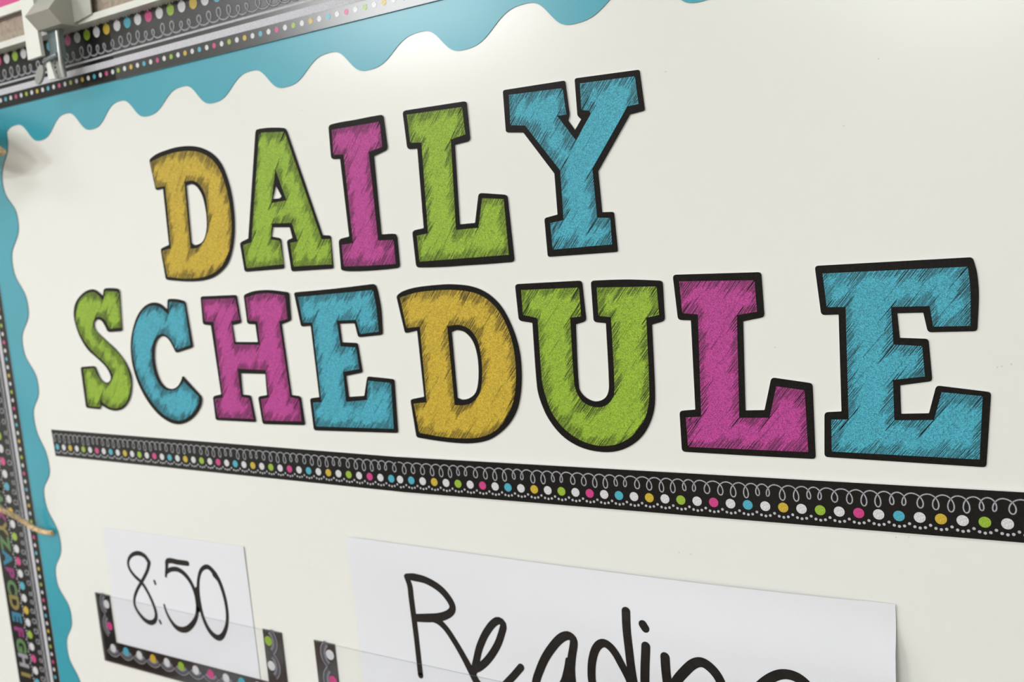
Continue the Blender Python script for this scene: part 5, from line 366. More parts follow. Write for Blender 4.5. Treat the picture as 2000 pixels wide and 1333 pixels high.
  [(0.21092,1.52365),(0.21093,1.52434),(0.21111,1.52488),(0.21146,1.52527),(0.21197,1.52551),(0.21264,1.52559),(0.28115,1.52602),(0.28174,1.52596),(0.28224,1.52575),(0.28264,1.5254),(0.28294,1.52492),(0.28314,1.52429),(0.28334,1.52361),(0.28364,1.5224),(0.28392,1.52119),(0.28417,1.51997),(0.28435,1.51874),(0.28454,1.51705),(0.28469,1.51535),(0.2848,1.51364),(0.28487,1.51193),(0.28491,1.51022),(0.2849,1.5085),(0.28481,1.50565),(0.28466,1.5028),(0.28448,1.49994),(0.28427,1.49708),(0.28398,1.49314),(0.28388,1.49249),(0.28365,1.49198),(0.28331,1.49162),(0.28284,1.49139),(0.28225,1.49131),(0.26412,1.49108),(0.2635,1.49114),(0.26299,1.49135),(0.26258,1.49171),(0.26229,1.49222),(0.2621,1.49287),(0.26076,1.50024),(0.26072,1.50038),(0.26066,1.50049),(0.26057,1.50057),(0.26045,1.50062),(0.26032,1.50063),(0.24945,1.50058),(0.24931,1.50057),(0.24921,1.50052),(0.24914,1.50043),(0.2491,1.50032),(0.24909,1.50017),(0.2498,1.48897),(0.24982,1.48882),(0.24987,1.4887),(0.24996,1.48862),(0.25007,1.48856),(0.25021,1.48854),(0.26101,1.48802),(0.26163,1.48792),(0.26212,1.48767),(0.26248,1.48729),(0.26271,1.48676),(0.26281,1.48609),(0.26374,1.46917),(0.2637,1.46848),(0.26353,1.46793),(0.26321,1.4675),(0.26275,1.4672),(0.26214,1.46703),(0.24958,1.46504),(0.24944,1.465),(0.24934,1.46493),(0.24926,1.46484),(0.24921,1.46471),(0.2492,1.46456),(0.2492,1.45121),(0.24921,1.45105),(0.24926,1.45094),(0.24934,1.45086),(0.24944,1.45081),(0.24959,1.4508),(0.26142,1.45144),(0.26156,1.45146),(0.26168,1.45152),(0.26178,1.4516),(0.26185,1.45172),(0.26191,1.45187),(0.26495,1.46343),(0.26519,1.46408),(0.26552,1.46457),(0.26595,1.4649),(0.26648,1.46506),(0.2671,1.46506),(0.28746,1.46265),(0.28803,1.4625),(0.28846,1.46223),(0.28875,1.46183),(0.2889,1.46129),(0.28891,1.46063),(0.28636,1.42791),(0.28624,1.42723),(0.286,1.42671),(0.28565,1.42634),(0.28517,1.42612),(0.28458,1.42605),(0.21314,1.42669),(0.21245,1.42678),(0.21193,1.42703),(0.21156,1.42744),(0.21135,1.42801),(0.21131,1.42875),(0.21217,1.44832),(0.21228,1.44905),(0.21253,1.44963),(0.21294,1.45007),(0.21349,1.45035),(0.21418,1.45049),(0.22033,1.45101),(0.22048,1.45104),(0.2206,1.4511),(0.22069,1.4512),(0.22074,1.45133),(0.22076,1.45148),(0.22141,1.50021),(0.2214,1.50037),(0.22135,1.50048),(0.22127,1.50057),(0.22115,1.50062),(0.22101,1.50063),(0.21478,1.50052),(0.21409,1.50059),(0.21354,1.50081),(0.21313,1.5012),(0.21285,1.50174),(0.21272,1.50243)],
  [],
  [(0.21449,1.52144),(0.2145,1.52148),(0.21451,1.52152),(0.21453,1.52155),(0.21457,1.52156),(0.21461,1.52157),(0.28042,1.52168),(0.28046,1.52167),(0.28049,1.52166),(0.28051,1.52163),(0.28053,1.5216),(0.28054,1.52156),(0.28085,1.51812),(0.28102,1.51635),(0.28117,1.51457),(0.28128,1.51278),(0.28134,1.511),(0.28135,1.50817),(0.2813,1.50533),(0.28122,1.50249),(0.28112,1.49964),(0.28094,1.49405),(0.28093,1.49401),(0.28092,1.49397),(0.2809,1.49395),(0.28087,1.49394),(0.28083,1.49393),(0.26501,1.49379),(0.26496,1.4938),(0.26493,1.49381),(0.26491,1.49383),(0.26489,1.49387),(0.26488,1.49391),(0.2637,1.5037),(0.26369,1.50371),(0.26369,1.50372),(0.26368,1.50372),(0.26368,1.50372),(0.26367,1.50373),(0.24627,1.5038),(0.24626,1.50379),(0.24625,1.50379),(0.24625,1.50379),(0.24624,1.50378),(0.24624,1.50377),(0.24677,1.48528),(0.24677,1.48527),(0.24678,1.48526),(0.24678,1.48526),(0.24679,1.48525),(0.2468,1.48525),(0.25964,1.48444),(0.25968,1.48443),(0.25971,1.48442),(0.25974,1.48439),(0.25975,1.48435),(0.25976,1.48431),(0.26051,1.4697),(0.26051,1.46965),(0.2605,1.46961),(0.26048,1.46959),(0.26044,1.46957),(0.2604,1.46956),(0.24597,1.46771),(0.24596,1.46771),(0.24595,1.4677),(0.24594,1.4677),(0.24594,1.46769),(0.24594,1.46768),(0.24588,1.44738),(0.24588,1.44737),(0.24588,1.44736),(0.24589,1.44735),(0.24589,1.44735),(0.2459,1.44735),(0.26394,1.44819),(0.26395,1.44819),(0.26396,1.4482),(0.26397,1.4482),(0.26397,1.44821),(0.26398,1.44822),(0.26769,1.46188),(0.2677,1.46192),(0.26773,1.46196),(0.26776,1.46198),(0.26779,1.46199),(0.26783,1.46199),(0.28528,1.46045),(0.28532,1.46044),(0.28535,1.46042),(0.28537,1.4604),(0.28538,1.46036),(0.28538,1.46032),(0.28342,1.42985),(0.28341,1.42981),(0.2834,1.42977),(0.28337,1.42975),(0.28334,1.42973),(0.2833,1.42973),(0.21521,1.42979),(0.21516,1.42979),(0.21513,1.42981),(0.2151,1.42983),(0.21509,1.42987),(0.21509,1.42992),(0.21555,1.44651),(0.21556,1.44656),(0.21557,1.4466),(0.2156,1.44663),(0.21564,1.44665),(0.21568,1.44665),(0.22411,1.44697),(0.22412,1.44697),(0.22413,1.44697),(0.22414,1.44698),(0.22414,1.44699),(0.22414,1.447),(0.225,1.50435),(0.225,1.50436),(0.225,1.50436),(0.22499,1.50437),(0.22498,1.50437),(0.22497,1.50437),(0.21593,1.50445),(0.21589,1.50446),(0.21585,1.50447),(0.21582,1.5045),(0.2158,1.50454),(0.2158,1.50458)],
  []),
]
TOP_TIPS = [(-0.42507,1.6635),(-0.35418,1.66382),(-0.28473,1.66505),(-0.21092,1.66465),(-0.13834,1.66504),(-0.06454,1.66495),(0.00988,1.6651),(0.08507,1.66667),(0.15803,1.6645)]
TOP_VALLEYS = [(-0.45561,1.68039),(-0.38347,1.68042),(-0.31302,1.68064),(-0.23963,1.68082),(-0.16703,1.68078),(-0.09387,1.68094),(-0.01935,1.68099),(0.05626,1.68334)]
LEFT_TIPS = [(-0.47156,1.67324),(-0.47431,1.6004),(-0.47867,1.52437),(-0.4812,1.45233),(-0.48294,1.37713),(-0.48321,1.30472),(-0.48356,1.23378)]
LEFT_VALLEYS = [(-0.48915,1.63305),(-0.49282,1.56212),(-0.49589,1.48888),(-0.49567,1.42063),(-0.49798,1.34742),(-0.49871,1.26917),(-0.49813,1.19803)]
TOP_EDGE = [(-0.47546,1.69513),(-0.45201,1.69518),(-0.36484,1.69584),(-0.26912,1.69613),(-0.18549,1.69595),(-0.11164,1.6962),(-0.00426,1.69684)]
LEFT_EDGE = [(-0.51504,1.54325),(-0.51747,1.50095),(-0.51705,1.46762),(-0.51556,1.4292),(-0.51515,1.3313),(-0.51465,1.25108),(-0.51442,1.20518),(-0.51499,1.16219)]
LOOPS = [-0.0593,-0.0513,-0.0433,-0.0360,-0.0287,-0.0221,-0.0165,-0.0085,-0.0009,0.0062,0.0135,0.0206,0.0262,0.0343,0.0416,0.0488,0.0542,0.0624,0.0698,0.0772,0.0841,0.0911,0.0967,0.1046,0.1121,0.1197,0.1265,0.1336,0.1390,0.1468,0.1545,0.1617,0.1689,0.1754,0.1806,0.1886,0.1959,0.2026,0.2078,0.2156,0.2156,0.2230,0.2300,0.2367,0.2435,0.2488,0.2566,0.2636,0.2704,0.2772,0.2839,0.2891,0.2969]
CARD_STROKES = [
  [(-0.35599,1.30118,0.00458),(-0.35715,1.30251,0.00449),(-0.35824,1.3039,0.0044),(-0.35947,1.30519,0.0043),(-0.36105,1.30625,0.00422),(-0.36345,1.30715,0.00423),(-0.36625,1.30766,0.00424),(-0.36932,1.30768,0.00425),(-0.37248,1.30716,0.00401),(-0.37567,1.30616,0.00377),(-0.3786,1.30476,0.00352),(-0.38113,1.303,0.00333),(-0.38318,1.30098,0.00314),(-0.38459,1.29886,0.00295),(-0.38531,1.29663,0.00303),(-0.38531,1.29447,0.0031),(-0.38473,1.29247,0.00316),(-0.38395,1.29106,0.0032),(-0.38293,1.28975,0.00323),(-0.38174,1.28852,0.00328),(-0.38043,1.28736,0.00331),(-0.37905,1.28624,0.00334),(-0.37729,1.28507,0.00338),(-0.37535,1.28403,0.00341),(-0.37336,1.28303,0.00345),(-0.37146,1.28197,0.00348),(-0.36979,1.28077,0.00351),(-0.36842,1.27947,0.00347),(-0.36717,1.27811,0.00344),(-0.36602,1.27669,0.00341),(-0.36495,1.27524,0.00337),(-0.36395,1.27375,0.00334),(-0.36297,1.27226,0.0033),(-0.36215,1.27093,0.00333),(-0.36138,1.26959,0.00336),(-0.36065,1.26822,0.00338),(-0.35996,1.26684,0.0034),(-0.35931,1.26544,0.00343),(-0.35871,1.26403,0.00346),(-0.35814,1.2626,0.00349),(-0.35758,1.26111,0.00357),(-0.35707,1.25959,0.00364),(-0.35665,1.25805,0.00372),(-0.35639,1.25646,0.0038),(-0.35634,1.25481,0.00387),(-0.35661,1.25288,0.00401),(-0.35737,1.25087,0.00414),(-0.35873,1.24891,0.00428),(-0.36031,1.24754,0.00443),(-0.36234,1.24639,0.00457),(-0.36451,1.24568,0.00471),(-0.36716,1.24543,0.00459),(-0.36963,1.24567,0.00447),(-0.37179,1.24628,0.00435),(-0.37359,1.24706,0.0042),(-0.37523,1.24798,0.00404),(-0.37673,1.24901,0.00389),(-0.37813,1.25012,0.00373),(-0.37944,1.25128,0.00358),(-0.3809,1.25271,0.00349),(-0.38221,1.25422,0.00339),(-0.3833,1.25585,0.00329),(-0.38406,1.25761,0.00319),(-0.3844,1.25927,0.00319),(-0.38444,1.26102,0.00319),(-0.38418,1.26284,0.00319),(-0.38361,1.26469,0.00318),(-0.3828,1.2665,0.00318),(-0.38177,1.2683,0.00318),(-0.38057,1.2701,0.00317),(-0.37926,1.27189,0.00316),(-0.37787,1.27365,0.00315),(-0.37623,1.27555,0.00319),(-0.37445,1.27741,0.00321),(-0.3726,1.27926,0.00325),(-0.37075,1.28109,0.00328),(-0.36899,1.28295,0.00331),(-0.36742,1.28466,0.00333),(-0.36584,1.28638,0.00336),(-0.3643,1.2881,0.00338),(-0.36279,1.28982,0.00341),(-0.36135,1.29154,0.00344),(-0.36,1.29328,0.00346),(-0.35889,1.29495,0.00365),(-0.35796,1.29664,0.00383),(-0.35711,1.29833,0.00402),(-0.35623,1.30001,0.00421)],
  [(-0.3526,1.28478,0.00268),(-0.35229,1.28406,0.00268),(-0.35199,1.28334,0.00268),(-0.35169,1.28262,0.00268)],
  [(-0.35288,1.24936,0.00252),(-0.35246,1.24866,0.00252),(-0.35203,1.24796,0.00252),(-0.35161,1.24726,0.00251)],
  [(-0.30587,1.30627,0.0047),(-0.3083,1.3062,0.00471),(-0.31073,1.30613,0.00472),(-0.31317,1.30605,0.00473),(-0.31562,1.30598,0.00475),(-0.31808,1.30589,0.00476),(-0.32061,1.30593,0.00477),(-0.32316,1.3061,0.00478),(-0.32571,1.3062,0.0048),(-0.32827,1.30602,0.0048),(-0.33084,1.30535,0.00483),(-0.33242,1.30393,0.00446),(-0.33286,1.30198,0.0041),(-0.33321,1.30003,0.00373),(-0.33384,1.29827,0.00351),(-0.33443,1.29652,0.00329),(-0.33499,1.29476,0.00307),(-0.33555,1.293,0.00285),(-0.33612,1.29124,0.00262)],
  [(-0.33492,1.29477,0.00337),(-0.33282,1.296,0.00361),(-0.33074,1.29723,0.00384),(-0.32851,1.29816,0.00408),(-0.32537,1.29893,0.00419),(-0.32225,1.29937,0.0043),(-0.31936,1.29931,0.0044),(-0.31727,1.2989,0.0044),(-0.31534,1.2983,0.00439),(-0.31356,1.29754,0.00438),(-0.31193,1.29666,0.00438),(-0.31045,1.29568,0.00436),(-0.30908,1.29461,0.0043),(-0.30784,1.29346,0.00423),(-0.30672,1.29224,0.00417),(-0.3057,1.29096,0.00411),(-0.30477,1.28963,0.00405),(-0.30394,1.28827,0.00399),(-0.30316,1.28679,0.00398),(-0.30248,1.28526,0.00398),(-0.30191,1.28369,0.00398),(-0.30143,1.28208,0.00398),(-0.30103,1.28045,0.00398),(-0.30069,1.2788,0.00398),(-0.30045,1.2771,0.00399),(-0.30031,1.27536,0.00399),(-0.30029,1.27359,0.00399),(-0.3004,1.27179,0.00399),(-0.30063,1.26997,0.00399),(-0.30096,1.26814,0.004),(-0.30139,1.26628,0.004),(-0.30195,1.26441,0.004),(-0.30269,1.26253,0.00402),(-0.30365,1.26065,0.00402),(-0.30474,1.25892,0.00425),(-0.30601,1.25721,0.00448),(-0.30745,1.25552,0.00471),(-0.30905,1.25387,0.00494),(-0.31079,1.25228,0.00518),(-0.3128,1.25063,0.00528),(-0.31499,1.24907,0.00539),(-0.31737,1.2477,0.0055),(-0.3199,1.24665,0.0056),(-0.32248,1.246,0.00543),(-0.32507,1.24569,0.00526),(-0.32754,1.24572,0.00509),(-0.32976,1.24607,0.00491),(-0.3316,1.2467,0.00462),(-0.3332,1.24757,0.00432),(-0.3346,1.24861,0.00402),(-0.33585,1.24976,0.00372),(-0.33703,1.25094,0.00342),(-0.33809,1.25212,0.0033),(-0.33905,1.25335,0.00317),(-0.33991,1.25464,0.00305),(-0.3407,1.25597,0.00292),(-0.34143,1.25733,0.0028),(-0.34212,1.2587,0.00267),(-0.34268,1.26014,0.00257),(-0.34307,1.26166,0.00248),(-0.34339,1.2632,0.00238),(-0.34375,1.26472,0.00229)],
  [(-0.27307,1.30051,0.00523),(-0.27428,1.30183,0.005),(-0.2755,1.30314,0.00478),(-0.27692,1.30432,0.00455),(-0.27832,1.30531,0.00444),(-0.27991,1.30614,0.00432),(-0.28188,1.3064,0.00422),(-0.28437,1.30587,0.00399),(-0.28682,1.30478,0.00376),(-0.28891,1.30336,0.00355),(-0.29057,1.30169,0.00347),(-0.29188,1.2999,0.00338),(-0.29293,1.29804,0.0033),(-0.29382,1.29619,0.00322),(-0.29454,1.29448,0.00328),(-0.29517,1.29277,0.00335),(-0.29569,1.29105,0.00341),(-0.29614,1.28934,0.00347),(-0.29652,1.28763,0.00353),(-0.29684,1.28594,0.00359),(-0.29709,1.28433,0.00365),(-0.29729,1.28272,0.0037),(-0.29744,1.28113,0.00376),(-0.29754,1.27954,0.00381),(-0.29758,1.27796,0.00387),(-0.29757,1.2764,0.00392),(-0.29752,1.27485,0.00397),(-0.29742,1.27319,0.00394),(-0.29729,1.27153,0.00389),(-0.29712,1.26989,0.00384),(-0.29692,1.26825,0.0038),(-0.29667,1.26663,0.00376),(-0.29636,1.26503,0.00371),(-0.29599,1.26345,0.00367),(-0.29556,1.2619,0.00362),(-0.29505,1.26034,0.00373),(-0.29448,1.2588,0.00382),(-0.29384,1.25729,0.00393),(-0.29312,1.25582,0.00403),(-0.29232,1.25438,0.00413),(-0.29143,1.25299,0.00424),(-0.29045,1.25166,0.00433),(-0.2894,1.25045,0.00448),(-0.28818,1.24934,0.00462),(-0.28681,1.24834,0.00475),(-0.2853,1.24745,0.00489),(-0.28364,1.24671,0.00503),(-0.2818,1.24619,0.00514),(-0.27968,1.24607,0.00524),(-0.27753,1.24663,0.00535),(-0.27553,1.24784,0.00507),(-0.27383,1.24933,0.00478),(-0.27238,1.25096,0.00452),(-0.27114,1.25261,0.00424),(-0.26988,1.25449,0.00409),(-0.26879,1.25638,0.00394),(-0.26786,1.25829,0.00379),(-0.26708,1.26018,0.00365),(-0.26644,1.26206,0.00351),(-0.266,1.26368,0.0035),(-0.26565,1.26528,0.0035),(-0.26538,1.26687,0.00349),(-0.26518,1.26845,0.00349),(-0.26504,1.27001,0.00349),(-0.26496,1.27157,0.00349),(-0.26492,1.27311,0.00349),(-0.26492,1.27461,0.00353),(-0.26497,1.2761,0.00357),(-0.26507,1.27757,0.00361),(-0.2652,1.27904,0.00365),(-0.26538,1.28049,0.0037),(-0.26559,1.28193,0.00374),(-0.26584,1.28336,0.00378),(-0.26613,1.28478,0.00383),(-0.26645,1.28624,0.00387),(-0.2668,1.2877,0.00391),(-0.26719,1.28914,0.00395),(-0.26761,1.29057,0.004),(-0.26808,1.29198,0.00404),(-0.2686,1.29338,0.00408),(-0.26917,1.29475,0.00413),(-0.2698,1.2961,0.00417),(-0.27064,1.29741,0.00461),(-0.27173,1.2986,0.00505),(-0.27292,1.29975,0.00549),(-0.27405,1.30092,0.00593)],
  [(-0.29893,1.28565,0.00288),(-0.29912,1.28387,0.00339),(-0.29932,1.28208,0.0039),(-0.29952,1.28029,0.00441),(-0.29969,1.2785,0.00492),(-0.29983,1.27672,0.00544),(-0.29992,1.27505,0.00519),(-0.29998,1.27338,0.00496),(-0.30003,1.27172,0.00471),(-0.30006,1.27006,0.00448),(-0.3001,1.26839,0.00423),(-0.30014,1.26673,0.004)],
]
READING_STROKES = [
  [(-0.073758,1.32551,0.00452),(-0.07323,1.32399,0.00457),(-0.072668,1.32248,0.00463),(-0.072174,1.32094,0.00469),(-0.071851,1.31935,0.00477),(-0.071718,1.31762,0.00476),(-0.071712,1.31585,0.00477),(-0.071775,1.31406,0.00477),(-0.071852,1.31227,0.00477),(-0.071886,1.31049,0.00478),(-0.071878,1.30883,0.00478),(-0.071866,1.30716,0.00478),(-0.07185,1.3055,0.00479),(-0.071831,1.30383,0.00479),(-0.071811,1.30217,0.0048),(-0.071789,1.3005,0.0048),(-0.071768,1.29892,0.00478),(-0.071746,1.29733,0.00477),(-0.071722,1.29574,0.00475),(-0.071698,1.29415,0.00473),(-0.071673,1.29256,0.00472),(-0.071649,1.29097,0.0047),(-0.071624,1.28938,0.00469),(-0.071599,1.28778,0.00467),(-0.071575,1.28619,0.00465),(-0.071551,1.28459,0.00465),(-0.071528,1.283,0.00463),(-0.071506,1.2814,0.00462),(-0.071486,1.2798,0.0046),(-0.071467,1.2782,0.00458),(-0.071449,1.27657,0.00458),(-0.071432,1.27494,0.00459),(-0.071416,1.27331,0.00459),(-0.071401,1.27168,0.00459),(-0.071387,1.27005,0.00459),(-0.071374,1.26842,0.0046),(-0.071361,1.26678,0.0046),(-0.071348,1.26514,0.00461),(-0.071336,1.26351,0.0046),(-0.071323,1.26187,0.00461),(-0.071311,1.26023,0.00461),(-0.071299,1.25859,0.00461),(-0.071286,1.25695,0.00462),(-0.071273,1.25531,0.00462),(-0.071259,1.25366,0.00462)],
  [(-0.073321,1.32578,0.00451),(-0.071287,1.32594,0.00491),(-0.069261,1.3261,0.00531),(-0.067277,1.32613,0.00572),(-0.065128,1.32606,0.00565),(-0.062986,1.32598,0.00558),(-0.060878,1.32584,0.00551),(-0.058829,1.32559,0.00546),(-0.056866,1.3252,0.00539),(-0.055141,1.32473,0.00542),(-0.053452,1.32421,0.00544),(-0.051806,1.32363,0.00547),(-0.050209,1.323,0.00549),(-0.048665,1.3223,0.00551),(-0.047182,1.32154,0.00554),(-0.045764,1.32072,0.00557),(-0.044403,1.3198,0.00557),(-0.043134,1.3188,0.00555),(-0.041953,1.31772,0.00555),(-0.040855,1.31657,0.00555),(-0.039835,1.31537,0.00554),(-0.038886,1.31413,0.00554),(-0.038045,1.31287,0.00547),(-0.037351,1.31151,0.00541),(-0.036922,1.31005,0.00535),(-0.036876,1.30849,0.00529),(-0.037432,1.30696,0.00538),(-0.038573,1.30549,0.00547),(-0.040027,1.30423,0.00556),(-0.041919,1.303,0.0057),(-0.043939,1.30194,0.00584),(-0.046039,1.30104,0.00598),(-0.048167,1.30026,0.00613),(-0.050279,1.29961,0.00619),(-0.052409,1.29908,0.00626),(-0.054552,1.29864,0.00633),(-0.056704,1.29823,0.00639),(-0.058858,1.29783,0.00646),(-0.06106,1.29744,0.00633),(-0.063265,1.29709,0.00621),(-0.065477,1.29677,0.00607),(-0.067696,1.29645,0.00594),(-0.069925,1.29611,0.0058)],
  [(-0.065581,1.29679,0.00551),(-0.06355,1.29702,0.0055),(-0.061497,1.29732,0.00549),(-0.059451,1.29762,0.00547),(-0.057441,1.29785,0.00546),(-0.055495,1.29792,0.00545),(-0.053641,1.29776,0.00543),(-0.051769,1.2973,0.00532),(-0.05006,1.29658,0.00522),(-0.048497,1.29568,0.0051),(-0.047061,1.29465,0.005),(-0.045737,1.29354,0.00489),(-0.044661,1.29251,0.00489),(-0.04366,1.29143,0.00489),(-0.042721,1.29031,0.00488),(-0.04183,1.28915,0.00488),(-0.040975,1.28796,0.00487),(-0.040143,1.28676,0.00488),(-0.03932,1.28555,0.00487),(-0.038493,1.28436,0.00487),(-0.037631,1.2831,0.0049),(-0.036793,1.28183,0.00492),(-0.035975,1.28055,0.00495),(-0.035175,1.27925,0.00497),(-0.034388,1.27795,0.005),(-0.033612,1.27665,0.00503),(-0.032842,1.27534,0.00506),(-0.032076,1.27403,0.00509),(-0.031373,1.27281,0.00517),(-0.030685,1.27157,0.00527),(-0.03001,1.27033,0.00535),(-0.029342,1.26909,0.00544),(-0.028678,1.26785,0.00554),(-0.028012,1.26661,0.00562),(-0.027341,1.26537,0.0057),(-0.02666,1.26414,0.00579),(-0.025929,1.26272,0.00579),(-0.025242,1.26127,0.00579),(-0.024522,1.25984,0.00579),(-0.023694,1.25849,0.00579),(-0.022682,1.25728,0.00578),(-0.021544,1.25617,0.00578),(-0.020315,1.25511,0.00577),(-0.018959,1.2542,0.00576),(-0.017439,1.25354,0.00575),(-0.015719,1.25323,0.00574),(-0.013757,1.2533,0.00572),(-0.011701,1.25368,0.00571),(-0.0096208,1.25434,0.00569),(-0.007587,1.25523,0.00568),(-0.0056682,1.25632,0.00566),(-0.0039464,1.25754,0.00558),(-0.0023365,1.25889,0.00549),(-0.00081303,1.26033,0.00541),(0.00064897,1.26184,0.00533),(0.0020744,1.26337,0.00525),(0.0034877,1.26491,0.00517),(0.0049133,1.2664,0.0051),(0.0063774,1.26793,0.00508),(0.007803,1.26948,0.00506),(0.0092016,1.27103,0.00505),(0.010585,1.2726,0.00504),(0.011964,1.27415,0.00503),(0.01335,1.2757,0.00502)],
  [(-0.024884,1.26556,0.00554),(-0.024309,1.26716,0.00553),(-0.023737,1.26876,0.00552),(-0.023161,1.27036,0.00552),(-0.022572,1.27195,0.00551),(-0.021938,1.2737,0.00551),(-0.021333,1.27545,0.0055),(-0.020734,1.27719,0.00548),(-0.020116,1.27893,0.00548),(-0.019458,1.28066,0.00546),(-0.018735,1.28239,0.00545),(-0.017925,1.2841,0.00545),(-0.017055,1.28578,0.00544),(-0.016153,1.28746,0.00543),(-0.015214,1.28913,0.00541),(-0.014234,1.29079,0.00541),(-0.01321,1.29243,0.00539),(-0.012136,1.29404,0.00538),(-0.011008,1.29563,0.00537),(-0.009824,1.29719,0.00537),(-0.0085875,1.29874,0.00535),(-0.0072883,1.30028,0.00533),(-0.0059115,1.30177,0.00532),(-0.0044418,1.30316,0.00531),(-0.0028645,1.30439,0.0053),(-0.0011649,1.30543,0.00528),(0.00058913,1.30573,0.00527),(0.0022111,1.30516,0.00526),(0.0031929,1.30402,0.00525),(0.0032554,1.30215,0.00525),(0.0025448,1.30007,0.00526),(0.0016281,1.298,0.00528),(0.00088835,1.29626,0.00529),(0.00010593,1.29452,0.0053),(-0.00072727,1.29278,0.00531),(-0.0016194,1.29105,0.00531),(-0.0025787,1.28933,0.00533),(-0.0036136,1.28763,0.00533),(-0.0046711,1.28601,0.00535),(-0.0057779,1.2844,0.00536),(-0.0069331,1.2828,0.00537),(-0.0081354,1.28122,0.00538),(-0.0093839,1.27965,0.0054),(-0.010677,1.2781,0.00541),(-0.012015,1.27656,0.00542),(-0.013492,1.27498,0.00544),(-0.015052,1.27345,0.00546),(-0.016689,1.27196,0.00547),(-0.018394,1.27053,0.00548),(-0.020157,1.26915,0.00549),(-0.021822,1.26815,0.00551),(-0.023607,1.26735,0.00553),(-0.025398,1.26655,0.00554)],
  [(0.021892,1.25777,0.00588),(0.02207,1.25891,0.00587),(0.02223,1.26005,0.00587),(0.022383,1.26118,0.00587),(0.022539,1.26232,0.00587),(0.022709,1.26345,0.00586),(0.022903,1.26459,0.00586),(0.023132,1.26573,0.00585),(0.023406,1.26687,0.00584),(0.023784,1.26814,0.00584),(0.02424,1.26941,0.00583),(0.024759,1.27068,0.00582),(0.025327,1.27194,0.00582),(0.025928,1.27319,0.00581),(0.026478,1.2743,0.00582),(0.027031,1.27542,0.00582),(0.027587,1.27653,0.00583),(0.028151,1.27764,0.00584),(0.028723,1.27874,0.00585),(0.029306,1.27984,0.00585),(0.029902,1.28094,0.00586),(0.030512,1.28203,0.00587),(0.03114,1.28311,0.00587),(0.031786,1.28418,0.00588),(0.032453,1.28525,0.00589),(0.033114,1.28626,0.0059),(0.033791,1.28727,0.0059),(0.034485,1.28827,0.00591),(0.035193,1.28926,0.00591),(0.035916,1.29024,0.00591),(0.036651,1.29121,0.00592),(0.037397,1.29218,0.00592),(0.038154,1.29314,0.00593),(0.038919,1.29409,0.00594),(0.039693,1.29503,0.00594),(0.040473,1.29596,0.00594),(0.041307,1.29694,0.00596),(0.04216,1.29791,0.00597),(0.043034,1.29886,0.00598),(0.043934,1.29979,0.006),(0.044865,1.30069,0.006),(0.045828,1.30154,0.00602),(0.046829,1.30235,0.00603),(0.048043,1.30322,0.00598),(0.049337,1.30397,0.00593),(0.05067,1.30453,0.00588),(0.052,1.30483,0.00583),(0.053309,1.3047,0.00578),(0.054425,1.30412,0.00572),(0.055263,1.30327,0.00566),(0.05563,1.30229,0.00566),(0.055647,1.30113,0.00566),(0.0555,1.29994,0.00566),(0.055279,1.29877,0.00567),(0.054978,1.29759,0.00567),(0.054629,1.29641,0.00567),(0.054267,1.29523,0.00569),(0.053927,1.29405,0.00569),(0.053633,1.29299,0.00574),(0.053326,1.29193,0.00578),(0.053015,1.29087,0.00584),(0.052709,1.28981,0.00589),(0.052417,1.28875,0.00593),(0.052148,1.28769,0.00598),(0.05191,1.28663,0.00603),(0.051705,1.28558,0.00599),(0.051523,1.28454,0.00595),(0.051362,1.2835,0.00591),(0.05122,1.28246,0.00588),(0.051094,1.28142,0.00583),(0.050984,1.28038,0.00579),(0.050887,1.27935,0.00575),(0.050802,1.27832,0.00575),(0.05073,1.27729,0.00575),(0.050674,1.27626,0.00576),(0.050634,1.27523,0.00576),(0.050614,1.27421,0.00576),(0.050614,1.2732,0.00577),(0.050636,1.27219,0.00577),(0.050688,1.27112,0.00578),(0.050764,1.27006,0.00578),(0.050859,1.26901,0.00578),(0.050968,1.26797,0.00578),(0.051085,1.26692,0.00578),(0.051203,1.26588,0.00579),(0.051318,1.26483,0.00578),(0.051423,1.26378,0.00579)],
  [(0.05049,1.28779,0.00498),(0.050184,1.28672,0.00503),(0.049886,1.28565,0.00507),(0.04959,1.28458,0.00512),(0.049289,1.2835,0.00517),(0.048978,1.28243,0.00522),(0.048649,1.28136,0.00527),(0.048297,1.28028,0.00531),(0.047911,1.27913,0.00539),(0.047531,1.27797,0.00547),(0.047147,1.27681,0.00556),(0.046747,1.27565,0.00564),(0.046321,1.27449,0.00572),(0.045859,1.27333,0.00581),(0.04535,1.27218,0.00589),(0.044782,1.27104,0.00597),(0.044197,1.26995,0.00598),(0.043585,1.26886,0.00599),(0.042939,1.26777,0.006),(0.042254,1.2667,0.006),(0.041522,1.26565,0.00602),(0.040738,1.26462,0.00602),(0.039894,1.26364,0.00603),(0.038985,1.2627,0.00604),(0.037938,1.26173,0.00603),(0.036826,1.26079,0.00603),(0.035659,1.25991,0.00602),(0.034446,1.25911,0.006),(0.033197,1.25841,0.00599),(0.031923,1.25782,0.00599),(0.030633,1.25736,0.00597),(0.029493,1.25712,0.00596),(0.02838,1.25703,0.00595),(0.027287,1.25706,0.00595),(0.026207,1.25718,0.00593),(0.025135,1.25735,0.00592),(0.024063,1.25753,0.00591),(0.022984,1.25768,0.00589),(0.021892,1.25777,0.00588)],
